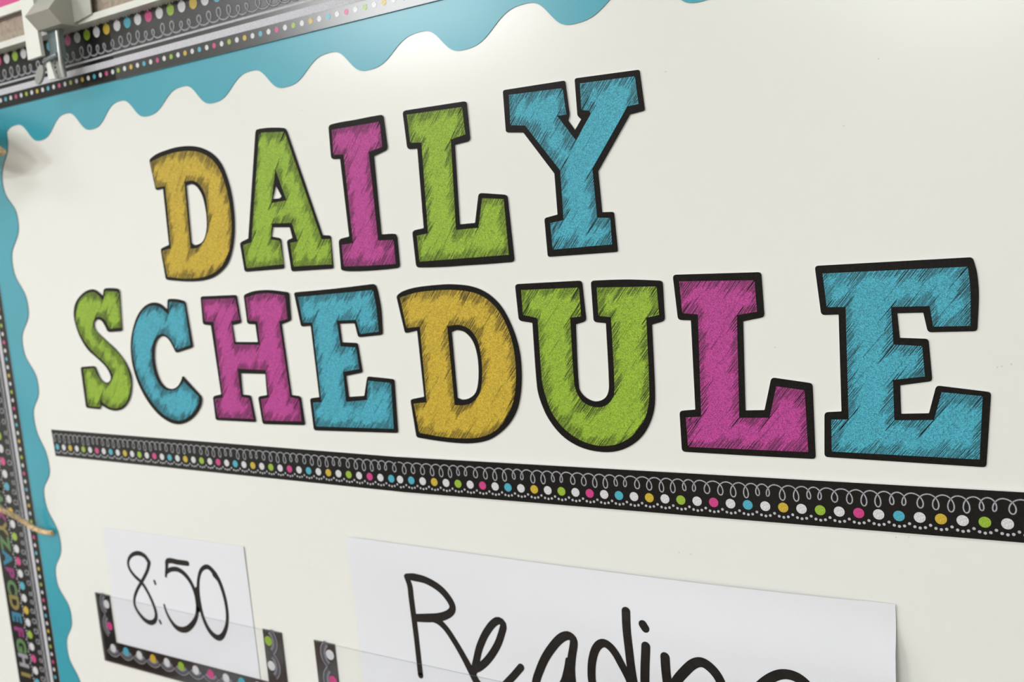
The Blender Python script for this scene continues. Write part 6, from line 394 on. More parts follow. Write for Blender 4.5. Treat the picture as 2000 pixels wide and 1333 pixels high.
  [(0.093318,1.32709,0.00572),(0.093307,1.32527,0.0057),(0.09329,1.32346,0.00568),(0.093273,1.32164,0.00566),(0.093262,1.31983,0.00565),(0.093262,1.31801,0.00563),(0.09328,1.3162,0.00562),(0.093314,1.31441,0.00562),(0.093357,1.31262,0.00562),(0.093408,1.31083,0.00562),(0.093463,1.30903,0.00563),(0.093521,1.30724,0.00563),(0.09358,1.30545,0.00563),(0.093637,1.30366,0.00564),(0.09369,1.30186,0.00564),(0.093738,1.30006,0.00565),(0.093776,1.29826,0.00566),(0.093803,1.29642,0.00565),(0.093816,1.29457,0.00566),(0.093821,1.29272,0.00567),(0.093822,1.29087,0.00568),(0.093826,1.28901,0.00568),(0.093838,1.28716,0.00568),(0.093861,1.28531,0.00568),(0.093898,1.28346,0.00569),(0.093943,1.28161,0.00569),(0.093995,1.27976,0.0057),(0.094051,1.27791,0.0057),(0.094108,1.27606,0.00571),(0.094165,1.27421,0.00571),(0.094219,1.27235,0.00572)],
  [(0.088885,1.2714,0.00547),(0.089266,1.27251,0.00547),(0.089689,1.27362,0.00546),(0.090128,1.27473,0.00546),(0.090558,1.27583,0.00545),(0.090954,1.27694,0.00544),(0.091291,1.27803,0.00544),(0.091544,1.27912,0.00543),(0.091689,1.2802,0.00543),(0.091695,1.28122,0.00542),(0.091572,1.28219,0.00542),(0.091351,1.28313,0.00542),(0.091061,1.28405,0.00542),(0.09073,1.28495,0.00543),(0.09039,1.28585,0.00543),(0.090069,1.28674,0.00543),(0.089736,1.28768,0.00542),(0.089376,1.2886,0.00543),(0.088994,1.2895,0.00543),(0.088596,1.2904,0.00543),(0.088189,1.2913,0.00543),(0.087777,1.29219,0.00543),(0.087367,1.29308,0.00543),(0.086999,1.29391,0.00543),(0.086639,1.29474,0.00543),(0.086275,1.29557,0.00543),(0.085899,1.29639,0.00544),(0.085501,1.2972,0.00544),(0.085073,1.29798,0.00544),(0.084603,1.29874,0.00545),(0.084045,1.29957,0.00544),(0.083462,1.30038,0.00544),(0.082841,1.30116,0.00544),(0.082174,1.3019,0.00545),(0.08145,1.30258,0.00546),(0.080657,1.30319,0.00546),(0.07971,1.30379,0.00547),(0.078656,1.30427,0.00547),(0.077508,1.30453,0.00548),(0.076281,1.30444,0.00549),(0.075006,1.30393,0.0055),(0.073794,1.30312,0.00551),(0.072699,1.3021,0.00552),(0.071773,1.30098,0.00553),(0.071141,1.30005,0.00554),(0.07057,1.29909,0.00555),(0.070054,1.29811,0.00556),(0.069585,1.29711,0.00556),(0.069156,1.2961,0.00556),(0.068758,1.29508,0.00557),(0.068385,1.29406,0.00557),(0.068028,1.29304,0.00558),(0.06768,1.29199,0.00559),(0.06736,1.29094,0.0056),(0.067066,1.28989,0.0056),(0.066796,1.28883,0.0056),(0.066549,1.28777,0.00561),(0.066323,1.28672,0.00561),(0.066117,1.28566,0.00562),(0.065927,1.28461,0.00562),(0.065754,1.28355,0.00562),(0.065585,1.28247,0.00562),(0.065427,1.28139,0.00563),(0.065287,1.2803,0.00564),(0.065175,1.27922,0.00564),(0.0651,1.27815,0.00564),(0.065071,1.27709,0.00564),(0.065096,1.27605,0.00565),(0.065185,1.27503,0.00565),(0.065324,1.27398,0.00565),(0.065498,1.27293,0.00565),(0.065728,1.27191,0.00565),(0.066034,1.27092,0.00565),(0.066436,1.27001,0.00565),(0.066952,1.26919,0.00565),(0.067604,1.26848,0.00564),(0.068384,1.26786,0.00564),(0.069241,1.26732,0.00564),(0.070166,1.26686,0.00563),(0.071149,1.26648,0.00562),(0.072181,1.26619,0.00561),(0.073252,1.26599,0.00561),(0.074354,1.26588,0.0056),(0.075476,1.26588,0.00559),(0.07659,1.26597,0.00558),(0.07773,1.26616,0.00557),(0.078882,1.26644,0.00557),(0.080036,1.26682,0.00555),(0.081178,1.26727,0.00555),(0.082297,1.26781,0.00553),(0.083381,1.26842,0.00552),(0.084419,1.2691,0.00551),(0.085298,1.26985,0.00551),(0.086059,1.2707,0.00549),(0.086733,1.27164,0.00549),(0.087353,1.27263,0.00548),(0.087952,1.27364,0.00547),(0.08856,1.27464,0.00547),(0.089209,1.2756,0.00546)],
  [(0.10396,1.32113,0.00524),(0.1045,1.32037,0.00523),(0.10504,1.31962,0.00523),(0.10558,1.31886,0.00523)],
  [(0.10505,1.30783,0.00581),(0.10492,1.30687,0.00582),(0.10481,1.30592,0.00582),(0.10469,1.30496,0.00582),(0.10457,1.304,0.00583),(0.10445,1.30304,0.00584),(0.10432,1.30208,0.00583),(0.1042,1.30112,0.00584),(0.10407,1.30015,0.00584),(0.10394,1.29919,0.00584),(0.1038,1.29822,0.00585),(0.10366,1.29726,0.00586),(0.10352,1.29629,0.00586),(0.10338,1.29532,0.00586),(0.10324,1.29435,0.00587),(0.1031,1.29338,0.00587),(0.10295,1.29241,0.00587),(0.10281,1.29144,0.00587),(0.10267,1.29047,0.00588),(0.10251,1.28943,0.00587),(0.10234,1.28838,0.00585),(0.10217,1.28733,0.00584),(0.102,1.28629,0.00583),(0.10183,1.28524,0.00581),(0.10168,1.28419,0.0058),(0.10154,1.28315,0.00579),(0.10143,1.28211,0.00578),(0.10134,1.28107,0.00578),(0.10127,1.28004,0.00578),(0.10122,1.27901,0.00578),(0.10118,1.27798,0.00579),(0.10114,1.27695,0.00579),(0.10111,1.27593,0.00579),(0.10107,1.2749,0.0058),(0.10103,1.27387,0.00579)],
  [(0.11688,1.30341,0.00591),(0.11684,1.30217,0.00591),(0.1168,1.30093,0.00591),(0.11675,1.29969,0.00592),(0.11671,1.29845,0.00593),(0.11667,1.29721,0.00593),(0.11664,1.29597,0.00593),(0.1166,1.29473,0.00594),(0.11657,1.29348,0.00593),(0.11654,1.29224,0.00594),(0.11651,1.29099,0.00595),(0.11648,1.28975,0.00595),(0.11645,1.28851,0.00595),(0.11643,1.28726,0.00595),(0.11642,1.28602,0.00596),(0.11641,1.28478,0.00596),(0.11641,1.28353,0.00597),(0.11642,1.28229,0.00597),(0.11644,1.28105,0.00597),(0.11646,1.27981,0.00598),(0.11649,1.27857,0.00598),(0.11651,1.27733,0.00598),(0.11654,1.27609,0.00598),(0.11656,1.27485,0.00599)],
  [(0.11605,1.27474,0.00599),(0.11659,1.27605,0.00598),(0.11712,1.27734,0.00597),(0.11764,1.27864,0.00596),(0.11818,1.27994,0.00596),(0.11871,1.28123,0.00596),(0.11927,1.28252,0.00594),(0.11984,1.2838,0.00593),(0.12048,1.2852,0.00597),(0.12115,1.28659,0.006),(0.12188,1.28796,0.00603),(0.12269,1.28929,0.00607),(0.12352,1.2905,0.00608),(0.12438,1.29168,0.0061),(0.12527,1.29284,0.00612),(0.12619,1.29398,0.00613),(0.12712,1.2951,0.00615),(0.12807,1.2962,0.00616),(0.12903,1.29731,0.00615),(0.13,1.29841,0.00614),(0.13098,1.2995,0.00613),(0.13199,1.30054,0.00611),(0.13304,1.30153,0.00611),(0.13415,1.30243,0.00609),(0.13532,1.30323,0.00608),(0.13657,1.30388,0.00606),(0.13784,1.30434,0.00605),(0.13908,1.30453,0.00605),(0.14038,1.30442,0.00603),(0.14159,1.30404,0.00602),(0.1427,1.30347,0.00601),(0.14373,1.30281,0.006),(0.14459,1.30217,0.00597),(0.14541,1.30147,0.00594),(0.14618,1.30073,0.00591),(0.1469,1.29993,0.00588),(0.14756,1.29908,0.00584),(0.14817,1.29819,0.00582),(0.14874,1.29717,0.00579),(0.14925,1.2961,0.00576),(0.1497,1.29499,0.00573),(0.15009,1.29385,0.0057),(0.15043,1.29268,0.00568),(0.15073,1.29149,0.00565),(0.15096,1.29036,0.00566),(0.15115,1.2892,0.00565),(0.1513,1.28803,0.00565),(0.15142,1.28685,0.00566),(0.15153,1.28567,0.00566),(0.15164,1.28448,0.00566),(0.15176,1.28329,0.00566),(0.15189,1.28211,0.00566)],
  [(0.20072,1.29519,0.00567),(0.20052,1.2964,0.00567),(0.20038,1.29764,0.00567),(0.20021,1.29886,0.00567),(0.19992,1.30001,0.00567),(0.19943,1.30101,0.00567),(0.19885,1.30181,0.00569),(0.19821,1.30256,0.00571),(0.19751,1.30326,0.00573),(0.19678,1.30391,0.00575),(0.19599,1.30451,0.00578),(0.19517,1.30505,0.00581),(0.19431,1.30553,0.00583),(0.19342,1.30594,0.00586),(0.1925,1.30628,0.00584),(0.19153,1.30654,0.00583),(0.19052,1.30672,0.00582),(0.18948,1.30681,0.00581),(0.18842,1.30682,0.00579),(0.18735,1.30674,0.00578),(0.18627,1.30659,0.00578),(0.18512,1.3063,0.00579),(0.18398,1.30589,0.00579),(0.18283,1.30538,0.0058),(0.18171,1.30476,0.00581),(0.18061,1.30407,0.00583),(0.17954,1.30332,0.00584),(0.17853,1.30255,0.00587),(0.17754,1.30173,0.0059),(0.17657,1.30087,0.00593),(0.17563,1.29998,0.00596),(0.1747,1.29905,0.00599),(0.17381,1.29809,0.00602),(0.17295,1.29709,0.00605),(0.17213,1.29606,0.00609),(0.1713,1.29499,0.00608),(0.17048,1.29388,0.00607),(0.16968,1.29275,0.00605),(0.16893,1.2916,0.00605),(0.16824,1.29042,0.00604),(0.16763,1.28921,0.00603),(0.16712,1.28799,0.00601),(0.16674,1.28674,0.006),(0.16648,1.28552,0.00601),(0.16632,1.28425,0.00602),(0.16628,1.283,0.00602),(0.16639,1.2818,0.00603),(0.16667,1.28071,0.00602),(0.16714,1.27978,0.00601),(0.16783,1.27907,0.00602),(0.16866,1.27853,0.00601),(0.16958,1.27811,0.00599),(0.17056,1.27779,0.00599),(0.17159,1.27757,0.00599),(0.17267,1.27744,0.00598),(0.17377,1.27741,0.00597),(0.17489,1.27747,0.00596),(0.17602,1.27762,0.00595),(0.17714,1.27784,0.00593),(0.17824,1.27815,0.00592),(0.17935,1.27853,0.00591),(0.18045,1.27897,0.0059),(0.18154,1.27947,0.00589),(0.18262,1.28002,0.00588),(0.18369,1.28062,0.00587),(0.18475,1.28125,0.00586),(0.18579,1.28193,0.00585),(0.18682,1.28263,0.00583),(0.18784,1.28337,0.00583),(0.18885,1.28412,0.00582),(0.18984,1.28489,0.0058),(0.19082,1.28567,0.00579),(0.19177,1.28646,0.00578),(0.19272,1.28734,0.00577),(0.1936,1.28829,0.00576),(0.19441,1.28931,0.00575),(0.19519,1.29038,0.00574),(0.19594,1.29147,0.00573),(0.19669,1.29256,0.00571),(0.19744,1.29364,0.00571),(0.19822,1.29469,0.0057)],
  [(0.19943,1.30101,0.00552),(0.19949,1.29989,0.00552),(0.19956,1.29876,0.00553),(0.19962,1.29764,0.00553),(0.19969,1.29651,0.00553),(0.19975,1.29538,0.00553),(0.1998,1.29425,0.00554),(0.19984,1.29311,0.00554),(0.19986,1.29197,0.00554),(0.19988,1.29087,0.00554),(0.1999,1.28976,0.00554),(0.19991,1.28866,0.00555),(0.19992,1.28755,0.00556),(0.19993,1.28644,0.00555),(0.19993,1.28532,0.00556),(0.19991,1.28421,0.00556),(0.19988,1.28309,0.00556),(0.19983,1.28196,0.00556),(0.19976,1.28083,0.00556),(0.19966,1.2797,0.00557),(0.19954,1.27851,0.00558),(0.19943,1.27732,0.00559),(0.19931,1.27612,0.00559),(0.19918,1.27492,0.00559),(0.19904,1.27372,0.0056),(0.19888,1.27251,0.0056),(0.1987,1.27131,0.00561),(0.19848,1.2701,0.00561),(0.19823,1.2689,0.00562),(0.19794,1.26769,0.00563),(0.19761,1.26648,0.00563),(0.19722,1.26528,0.00564),(0.19681,1.26413,0.00564),(0.19635,1.26297,0.00565),(0.19585,1.26182,0.00566),(0.1953,1.26067,0.00567),(0.1947,1.25955,0.00567),(0.19405,1.25844,0.00568),(0.19336,1.25738,0.0057),(0.19261,1.25635,0.00571),(0.19182,1.25537,0.00571),(0.19097,1.25445,0.00572),(0.18998,1.25352,0.00573),(0.18893,1.25268,0.00575),(0.18781,1.25193,0.00576),(0.18666,1.25127,0.00578),(0.18548,1.25073,0.00578),(0.18429,1.25031,0.0058),(0.18312,1.25002,0.00581),(0.18197,1.24988,0.00582),(0.18095,1.24991,0.00582),(0.17999,1.25011,0.00583),(0.17909,1.25046,0.00584),(0.17822,1.2509,0.00584),(0.17737,1.25142,0.00585),(0.17654,1.25197,0.00586),(0.1757,1.25252,0.00585),(0.17485,1.25303,0.00587),(0.17398,1.25348,0.00588)],
]
SPECKS = [(0.29369,1.4746),(0.2975,1.47558),(0.29177,1.4741),(-0.16771,1.31932),(-0.16803,1.32405),(0.12732,1.36534),(0.1341,1.36522),(0.24466,1.62189),(0.22755,1.59287),(0.13765,1.63265),(0.24449,1.38694),(0.10264,1.60201),(-0.12516,1.6482),(0.25052,1.38758),(0.2337,1.29007),(0.18844,1.48396)]

board = bpy.data.objects['whiteboard']
m = MB()
for i, (x, z) in enumerate(SPECKS):
    m.disc(x, z, -.00008, (.0011, .0006, .0008)[i % 3] * .6, (.0004, .0007, .0005)[i % 3] * .6, n=8)
tag(m.build('marker_specks', M['speck'], board), 'faint grey marker specks', kind='stuff')

# ------------------------------------------------------------ patterned border and header strips
SEQ = ['teal', 'white', 'pink', 'white', 'green', 'white', 'gold', 'white']
class Frame2:
    """strip coordinates: s along, t outward from the inner edge; y is the distance off the board"""
    def __init__(s, o, d, n):
        s.o, s.d, s.n = o, d, n
    def __call__(s, a, t):
        return (s.o[0] + s.d[0] * a + s.n[0] * t, s.o[1] + s.d[1] * a + s.n[1] * t)

DOT_MESH = {}
def dot_mesh(color, r, n=18):
    k = (color, round(r, 5))
    if k not in DOT_MESH:
        me = bpy.data.meshes.new('dot')
        me.from_pydata([(r * math.cos(2 * math.pi * i / n), 0, r * math.sin(2 * math.pi * i / n)) for i in range(n)], [], [tuple(range(n))])
        me.materials.append(M['dot_' + color])
        DOT_MESH[k] = me
    return DOT_MESH[k]
def put_dot(parent, color, x, z, y, r):
    o = bpy.data.objects.new('dot', dot_mesh(color, r))
    o.parent = parent
    o.location = Vector((x, y, z)) - world_loc(parent)
    COL.objects.link(o)
    return o

def loop_curve(ps, base, tips, k=26):
    """scribbled loops through the positions ps: arches on the base line, loops hanging to tips[i]"""
    out = []
    n = len(ps)
    for i in range(n - 1):
        sp = ps[i + 1] - ps[i]
        for j in range(k):
            u = j / k
            th = 2 * math.pi * u
            e = u * u * (3 - 2 * u)
            tip = tips[i] * (1 - e) + tips[i + 1] * e
            spl = (ps[i] - ps[i - 1]) if i else sp
            spn = (ps[i + 2] - ps[i + 1]) if i + 2 < n else sp
            loc = min(sp, spl) if u < .5 else min(sp, spn)
            a = 0.5 * sp * (1 - u) + 0.5 * sp * u
            s_ = ps[i] + sp * (u) - 0.43 * loc * math.sin(th)
            t_ = base + (tip - base) * (1 + math.cos(th)) / 2
            out.append((s_, t_))
    return out

def bead_wave(mb, F, s0, s1, ph, pitch, t_in, t_out, r, y, n=10):
    """four little beads per dot: one at the crest between two dots, three sagging below a dot"""
    i0 = int((s0 - ph) / pitch) - 1
    for i in range(i0, int((s1 - ph) / pitch) + 2):
        for q, f in ((0, 1.0), (.25, .76), (-.25, .76), (.5, 0.0)):
            a = ph + (i + q) * pitch
            if s0 + r < a < s1 - r:
                x, z = F(a, t_out + (t_in - t_out) * (1 - f))
                mb.disc(x, z, y, r, n=n)

def clip_poly_line(pts, s0, s1):
    runs, cur = [], []
    for p in pts:
        if s0 < p[0] < s1:
            cur.append(p)
        elif cur:
            runs.append(cur); cur = []
    if cur: runs.append(cur)
    return [r for r in runs if len(r) > 2]

def loop_set(s0, s1, start, k_=1.0):
    """loop spacing as printed: two short, then longer ones, six loops then four"""
    pos, size = [], []
    s, k = start, 0
    pat6 = [(.0056, 0), (.0079, 0), (.0073, .35), (.0073, .7), (.0072, 1), (.0066, .9)]
    pat4 = [(.0056, 0), (.0080, 0), (.0073, 1), (.0072, .9)]
    while s < s1 + .02:
        for dx, sz in (pat6 if k % 5 != 1 else pat4):
            if s > s0 - .02:
                pos.append(s); size.append(sz)
            s += dx * k_
        k += 1
    return pos, size

def border_piece(name, F, s0, s1, y_back, y_front, label, group, dot_ph, small_ph, loop_start, letters=None, ink='border_ink'):
    cx, cz = F((s0 + s1) / 2, 0)
    m = MB()
    ol = [F(s0, 0), F(s1, 0), F(s1, .0715), F(s0, .0715)]
    m.plate(ol, [], y_front, y_back, 0, 1)
    o = tag(m.build(name, [M[ink], M['card_edge']], loc=(cx, y_front, cz)), label, 'border trim', group)
    y1, y2 = y_front - .0001, y_front - .0002
    # silver band and thin line
    b = MB(); b.plate([F(s0, .0108), F(s1, .0108), F(s1, .0158), F(s0, .0158)], [], y1, None); b.build('silver_band', M['band'], o)
    b = MB(); b.plate([F(s0, .0188), F(s1, .0188), F(s1, .0203), F(s0, .0203)], [], y1, None); b.build('silver_line', M['line'], o)
    # loops, each with a soft grey chalk shade around
    ps, sz = loop_set(s0, s1, loop_start, 1.42)
    c = loop_curve(ps, .0222, [.0290 + .0022 * q for q in sz])
    b = MB()
    for r in clip_poly_line(c, s0 + .001, s1 - .001):
        b.ribbon([F(*p) for p in r], [.0020] * len(r), y1, caps=False)
    tag(b.build('loop_shade', M['halo'], o), kind='stuff')
    b = MB()
    for r in clip_poly_line(c, s0 + .001, s1 - .001):
        b.ribbon([F(*p) for p in r], [.00045] * len(r), y2, caps=False)
    tag(b.build('loop_line', M['line'], o), kind='stuff')
    b = MB(); bead_wave(b, F, s0, s1, dot_ph, .01243, .0465, .0438, .0010, y1); tag(b.build('bead_line', M['line'], o), kind='stuff')
    # dots: teal dots sit at dot_ph + k * 8 pitches
    for pitch, ph, t, r in ((.01243, dot_ph, .0391, .0041), (.00777, small_ph, .0066, .00185)):
        for i in range(int((s0 - ph) / pitch) - 1, int((s1 - ph) / pitch) + 2):
            a = ph + i * pitch
            if s0 + .2 * r < a < s1 - .2 * r:
                x, z = F(a, t)
                put_dot(o, SEQ[i % 8], x, z, y1, r)
    if letters:
        for ch, s, col in letters:
            if s0 < s < s1:
                glyph(o, ch, F(s, .0585), F.d, F.n, .0155, y1, col)
    return o

def glyph(parent, ch, pos, d, n, size, y, col):
    """a printed capital of the alphabet row, turned so that its top points to the inner edge"""
    cu = bpy.data.curves.new('glyph', 'FONT')
    cu.body = ch
    cu.size = size * 1.35
    cu.offset = 0.0010
    cu.align_x, cu.align_y = 'CENTER', 'CENTER'
    tmp = bpy.data.objects.new('glyph', cu)
    COL.objects.link(tmp)
    dg = bpy.context.evaluated_depsgraph_get()
    me = bpy.data.meshes.new_from_object(tmp.evaluated_get(dg))
    bpy.data.objects.remove(tmp)
    base = world_loc(parent)
    for v in me.vertices:
        a, t = v.co.x, v.co.y
        v.co = Vector((pos[0] - d[0] * a - n[0] * t, y, pos[1] - d[1] * a - n[1] * t)) - base
    me.materials.clear()
    me.materials.append(M['abc_' + col])
    me.name = 'printed_letter'
    o = bpy.data.objects.new('printed_letter', me)
    o.parent = parent
    COL.objects.link(o)

YB = -.0006
ZT = 1.6965
FT = Frame2((0, ZT), (1, 0), (0, 1))
FL = Frame2((-.5172, 0), (0, 1), (-1, 0))
JT = -.3085
border_piece('patterned_border', FT, -.5895, JT, YB, -.0012, 'black dotted border card under the map hook, left of the overlap joint', 'patterned border cards', -.3753 - .0165, -.3398, -.318 - .39, None, 'strip_ink')
border_piece('patterned_border', FT, JT - .004, .30, YB - .0006, -.0019, 'black dotted border card along the top edge, right of the overlap joint', 'patterned border cards', -.2907, -.2776, -.3305)
ABC = 'ABCDEFGHIJKLMNOPQRSTUVWXYZ'
ACOL = ['teal', 'magenta', 'green', 'gold', 'teal', 'magenta', 'green', 'silver', 'gold']
for k_, c_ in dict(teal=(38, 118, 148), magenta=(140, 36, 110), green=(84, 124, 74), gold=(136, 120, 62), silver=(150, 150, 158)).items():
    M['abc_' + k_] = mat(k_ + '_letter_print', srgb(*c_), rough=.35, noise=(1500, .72, 1.15))
rows = [(ABC[i % 26], 1.279 - i * .0151, ACOL[i % 9] if i >= 0 else ['magenta', 'gold', 'green'][i % 3]) for i in range(-14, 20)]
border_piece('patterned_border', FL, 1.02, ZT, YB, -.0012, 'black dotted border card with alphabet letters, upright along the left edge', 'patterned border cards', 1.3525, 1.3521, 1.02, rows, 'strip_ink')

def header_strip(a, b, label, teal_s, loops, y_front, y_back, turn=0.0, bump0=False):
    """a = left end of the upper edge, b = right end of the upper edge (x, z)"""
    dx, dz = b[0] - a[0], b[1] - a[1]
    l = math.hypot(dx, dz); dx /= l; dz /= l
    F = Frame2(a, (dx, dz), (dz, -dx))            # t runs down from the upper edge
    W = .0245
    m = MB(); m.plate([F(0, 0), F(.001, W), F(l, W), F(l, 0)], [], y_front, y_back, 0, 1)
    cx, cz = F(l / 2, W)
    o = tag(m.build('header_strip', [M['strip_ink'], M['card_edge']], loc=(cx, y_front, cz)), label, 'border trim', 'header strips under the title')
    y1, y2 = y_front - .0001, y_front - .0002
    ps, sz = loops
    c = loop_curve(ps, .0036, [.0101 + .0017 * q for q in sz])
    bs = MB(); bl = MB()
    for r in clip_poly_line(c, .001, l - .0008):
        bs.ribbon([F(*p) for p in r], [.0011] * len(r), y1, caps=False)
        bl.ribbon([F(*p) for p in r], [.00046] * len(r), y2, caps=False)
    tag(bs.build('loop_shade', M['halo_dark'], o), kind='stuff')
    tag(bl.build('loop_line', M['line'], o), kind='stuff')
    ph = teal_s
    b = MB(); bead_wave(b, F, 0.001, l, ph, .00963, .0194, .0212, .00077, y1); tag(b.build('bead_line', M['line'], o), kind='stuff')
    seq = ['teal', 'white', 'gold', 'white', 'green', 'white', 'pink', 'white']
    for i in range(int(-ph / .00963) - 1, int((l - ph) / .00963) + 2):
        s = ph + i * .00963
        if .002 < s < l - .0015:
            x, z = F(s, .0158)
            put_dot(o, seq[i % 8], x, z, y1, .00272)
    return o
# spacing read from the printed loops of the right hand card
def sizes(ps):
    out = []
    for i, p in enumerate(ps):
        g = ps[i + 1] - p if i + 1 < len(ps) else .007
        h = p - ps[i - 1] if i else .007
        out.append((p, g, h))
    sz = [0.6] * len(ps)
    for i, (p, g, h) in enumerate(out):
        if g < .0059: sz[i] = 0.0
        elif h < .0059: sz[i] = 0.0
    k = 0
    for i in range(len(ps)):
        if sz[i] == 0: k = 0
        else:
            k += 1
            nxt = next((j for j in range(i, len(ps)) if sz[j] == 0), len(ps) + 2)
            sz[i] = 1.0 if nxt - i <= 2 else .25 + .2 * k
    return sz
AR = (-.0735, 1.4103)
lr = [p - AR[0] for i, p in enumerate(LOOPS) if i == 0 or p - LOOPS[i - 1] > .002]
lr += [lr[-1] + .0073 * (i + 1) for i in range(14)]
header_strip((-.4708, 1.4120), (-.0700, 1.4100), 'black dotted strip under SCHEDULE, left card ending at the overlap joint', .0060,
             loop_set(-.01, .41, -.010), -.0006, -.0001)
header_strip(AR, (.40, 1.4166), 'black dotted strip under SCHEDULE, right card with larger dots', .0117, ([lr[0] - .0150, lr[0] - .0075] + lr, [0.4, 0.9] + sizes(lr)), -.0016, -.0006)

# ------------------------------------------------------------ teal scalloped trim
def scallop(tips, vals, axis, n=20):
    """points through alternating tips and valleys with a cosine wave, sorted along the axis (0 = x, 1 = z)"""
    ex = sorted(tips + vals, key=lambda p: p[axis])
    out = []
    for i in range(len(ex) - 1):
        a, b = ex[i], ex[i + 1]
        for j in range(n):
            u = j / n
            e = (1 - math.cos(math.pi * u)) / 2
            e = .35 * e + .65 * e * e * (3 - 2 * e)
            p = [0, 0]
            p[axis] = a[axis] + (b[axis] - a[axis]) * u
            p[1 - axis] = a[1 - axis] + (b[1 - axis] - a[1 - axis]) * e
            out.append(tuple(p))
    out.append(ex[-1])
    return out
P = .0733
tt = list(TOP_TIPS); tv = list(TOP_VALLEYS)
for i in range(1, 5):
    tt.append((tt[8][0] + P * i, 1.6650)); tv.append((.0560 + P * i, 1.6820))
tt.append((-.4985, 1.664))
wave = scallop(tt, tv, 0)
XJ = .0316
def trim_top(x0, x1, label, yf, yb):
    e = [p for p in wave if x0 < p[0] < x1]
    zl = 1.674
    def at(x):
        for a, b in zip(wave, wave[1:]):
            if a[0] <= x <= b[0]:
                return a[1] + (b[1] - a[1]) * (x - a[0]) / max(1e-9, b[0] - a[0])
        return zl
    pts = [(x0, at(x0))] + e + [(x1, at(x1)), (x1, 1.720), (x0, 1.720)]
    m = MB(); m.plate(pts, [], yf, yb, 0, 1)
    return tag(m.build('scalloped_trim', [M['trim'], M['trim']], loc=((x0 + x1) / 2, yf, 1.70)), label, 'border trim', 'teal scalloped trim cards')
trim_top(-.4980, XJ, 'long teal scalloped trim under the top dotted border, left of the seam', -.0005, -.0001)
trim_top(XJ - .006, .3, 'teal scalloped trim above the letter Y, right of the seam', -.00056, -.00052)
lt, lv = list(LEFT_TIPS), list(LEFT_VALLEYS)
for i in range(1, 5):
    lt.append((-.4845, lt[6][1] - .0735 * i)); lv.append((-.4995, -.0735 * i + lv[6][1]))
lv.append((-.488, 1.714))
wl = scallop(lt, lv, 1)
pts = wl + [(-.535, wl[-1][1]), (-.535, wl[0][1])]
m = MB(); m.plate(pts[::-1], [], -.00062, -.00056, 0, 1)
tag(m.build('scalloped_trim', [M['trim'], M['trim']], loc=(-.51, 0, 1.4)), 'teal scalloped trim running down the left side beside the alphabet border', 'border trim', 'teal scalloped trim cards')

# ------------------------------------------------------------ title letters
def ray_exit(px, pz, dx, dz, loops):
    best = 1.0
    for l in loops:
        n = len(l)
        for i in range(n):
            ax, az = l[i]; bx, bz = l[(i + 1) % n]
            ex, ez = bx - ax, bz - az
            den = dx * ez - dz * ex
            if abs(den) < 1e-12: continue
            t = ((ax - px) * ez - (az - pz) * ex) / den
            u = ((ax - px) * dz - (az - pz) * dx) / den
            if t > 1e-6 and 0 <= u <= 1 and t < best: best = t
    return best
def inside(px, pz, loops):
    c = False
    for l in loops:
        n = len(l)
        for i in range(n):
            ax, az = l[i]; bx, bz = l[(i + 1) % n]
            if (az > pz) != (bz > pz) and px < (bx - ax) * (pz - az) / (bz - az) + ax: c = not c
    return c
def hatching(loops, y, rnd):
    mb = MB()
    def stroke(x, z, ang, ln, wd):
        dx, dz = math.cos(ang), math.sin(ang)
        nx, nz = -dz * wd / 2, dx * wd / 2
        q = .75
        mb.add([(x + nx, y, z + nz), (x - nx, y, z - nz), (x + dx * ln * q - nx * .8, y, z + dz * ln * q - nz * .8),
                (x + dx * ln, y, z + dz * ln), (x + dx * ln * q + nx * .8, y, z + dz * ln * q + nz * .8)], [(0, 1, 2, 3, 4)])
    base = math.radians(51)
    for l in loops:
        per = 0.0
        n = len(l)
        ph1, ph2 = rnd.random() * 6, rnd.random() * 6
        for i in range(n):
            ax, az = l[i]; bx, bz = l[(i + 1) % n]
            L_ = math.hypot(bx - ax, bz - az)
            if L_ < 1e-6: continue
            tx, tz = (bx - ax) / L_, (bz - az) / L_
            cr = abs(tx * math.sin(base) - tz * math.cos(base))    # how squarely the strokes meet this edge
            if cr < .08:
                per += L_
                continue
            step = .00056 / cr
            k = int(L_ / step) + 1
            for j in range(k):
                u = min(L_, max(0, (j + rnd.uniform(.1, .9)) * step))
                s = per + u
                clump = .5 + .5 * math.sin(s * 420 + ph1) * math.sin(s * 190 + ph2)
                if rnd.random() > .80 + .2 * clump: continue
                x, z = ax + tx * u, az + tz * u
                ang = base + rnd.gauss(0, .012)
                for sg in (0, math.pi):
                    ex, ez = x + math.cos(ang + sg) * .0004, z + math.sin(ang + sg) * .0004
                    if not inside(ex, ez, loops): continue
                    mx = ray_exit(ex, ez, math.cos(ang + sg), math.sin(ang + sg), loops)
                    ln = .0026 + .0098 * clump ** 1.4 * rnd.uniform(.4, 1.1) + rnd.expovariate(1 / .0012)
                    ln = min(ln, .97 * mx)
                    stroke(x, z, ang + sg, ln, rnd.uniform(.00014, .00026))
            per += L_
    # a few long scratches right across the strokes of the letter
    xs = [p[0] for p in loops[0]]; zs = [p[1] for p in loops[0]]
    for i in range(26):
        x, z = rnd.uniform(min(xs), max(xs)), rnd.uniform(min(zs), max(zs))
        if inside(x, z, loops):
            ang = base + rnd.gauss(0, .02)
            mx = ray_exit(x, z, math.cos(ang), math.sin(ang), loops)
            stroke(x, z, ang, min(rnd.uniform(.006, .022), mx * .97), rnd.uniform(.00008, .00018))
    return mb
T = .0008
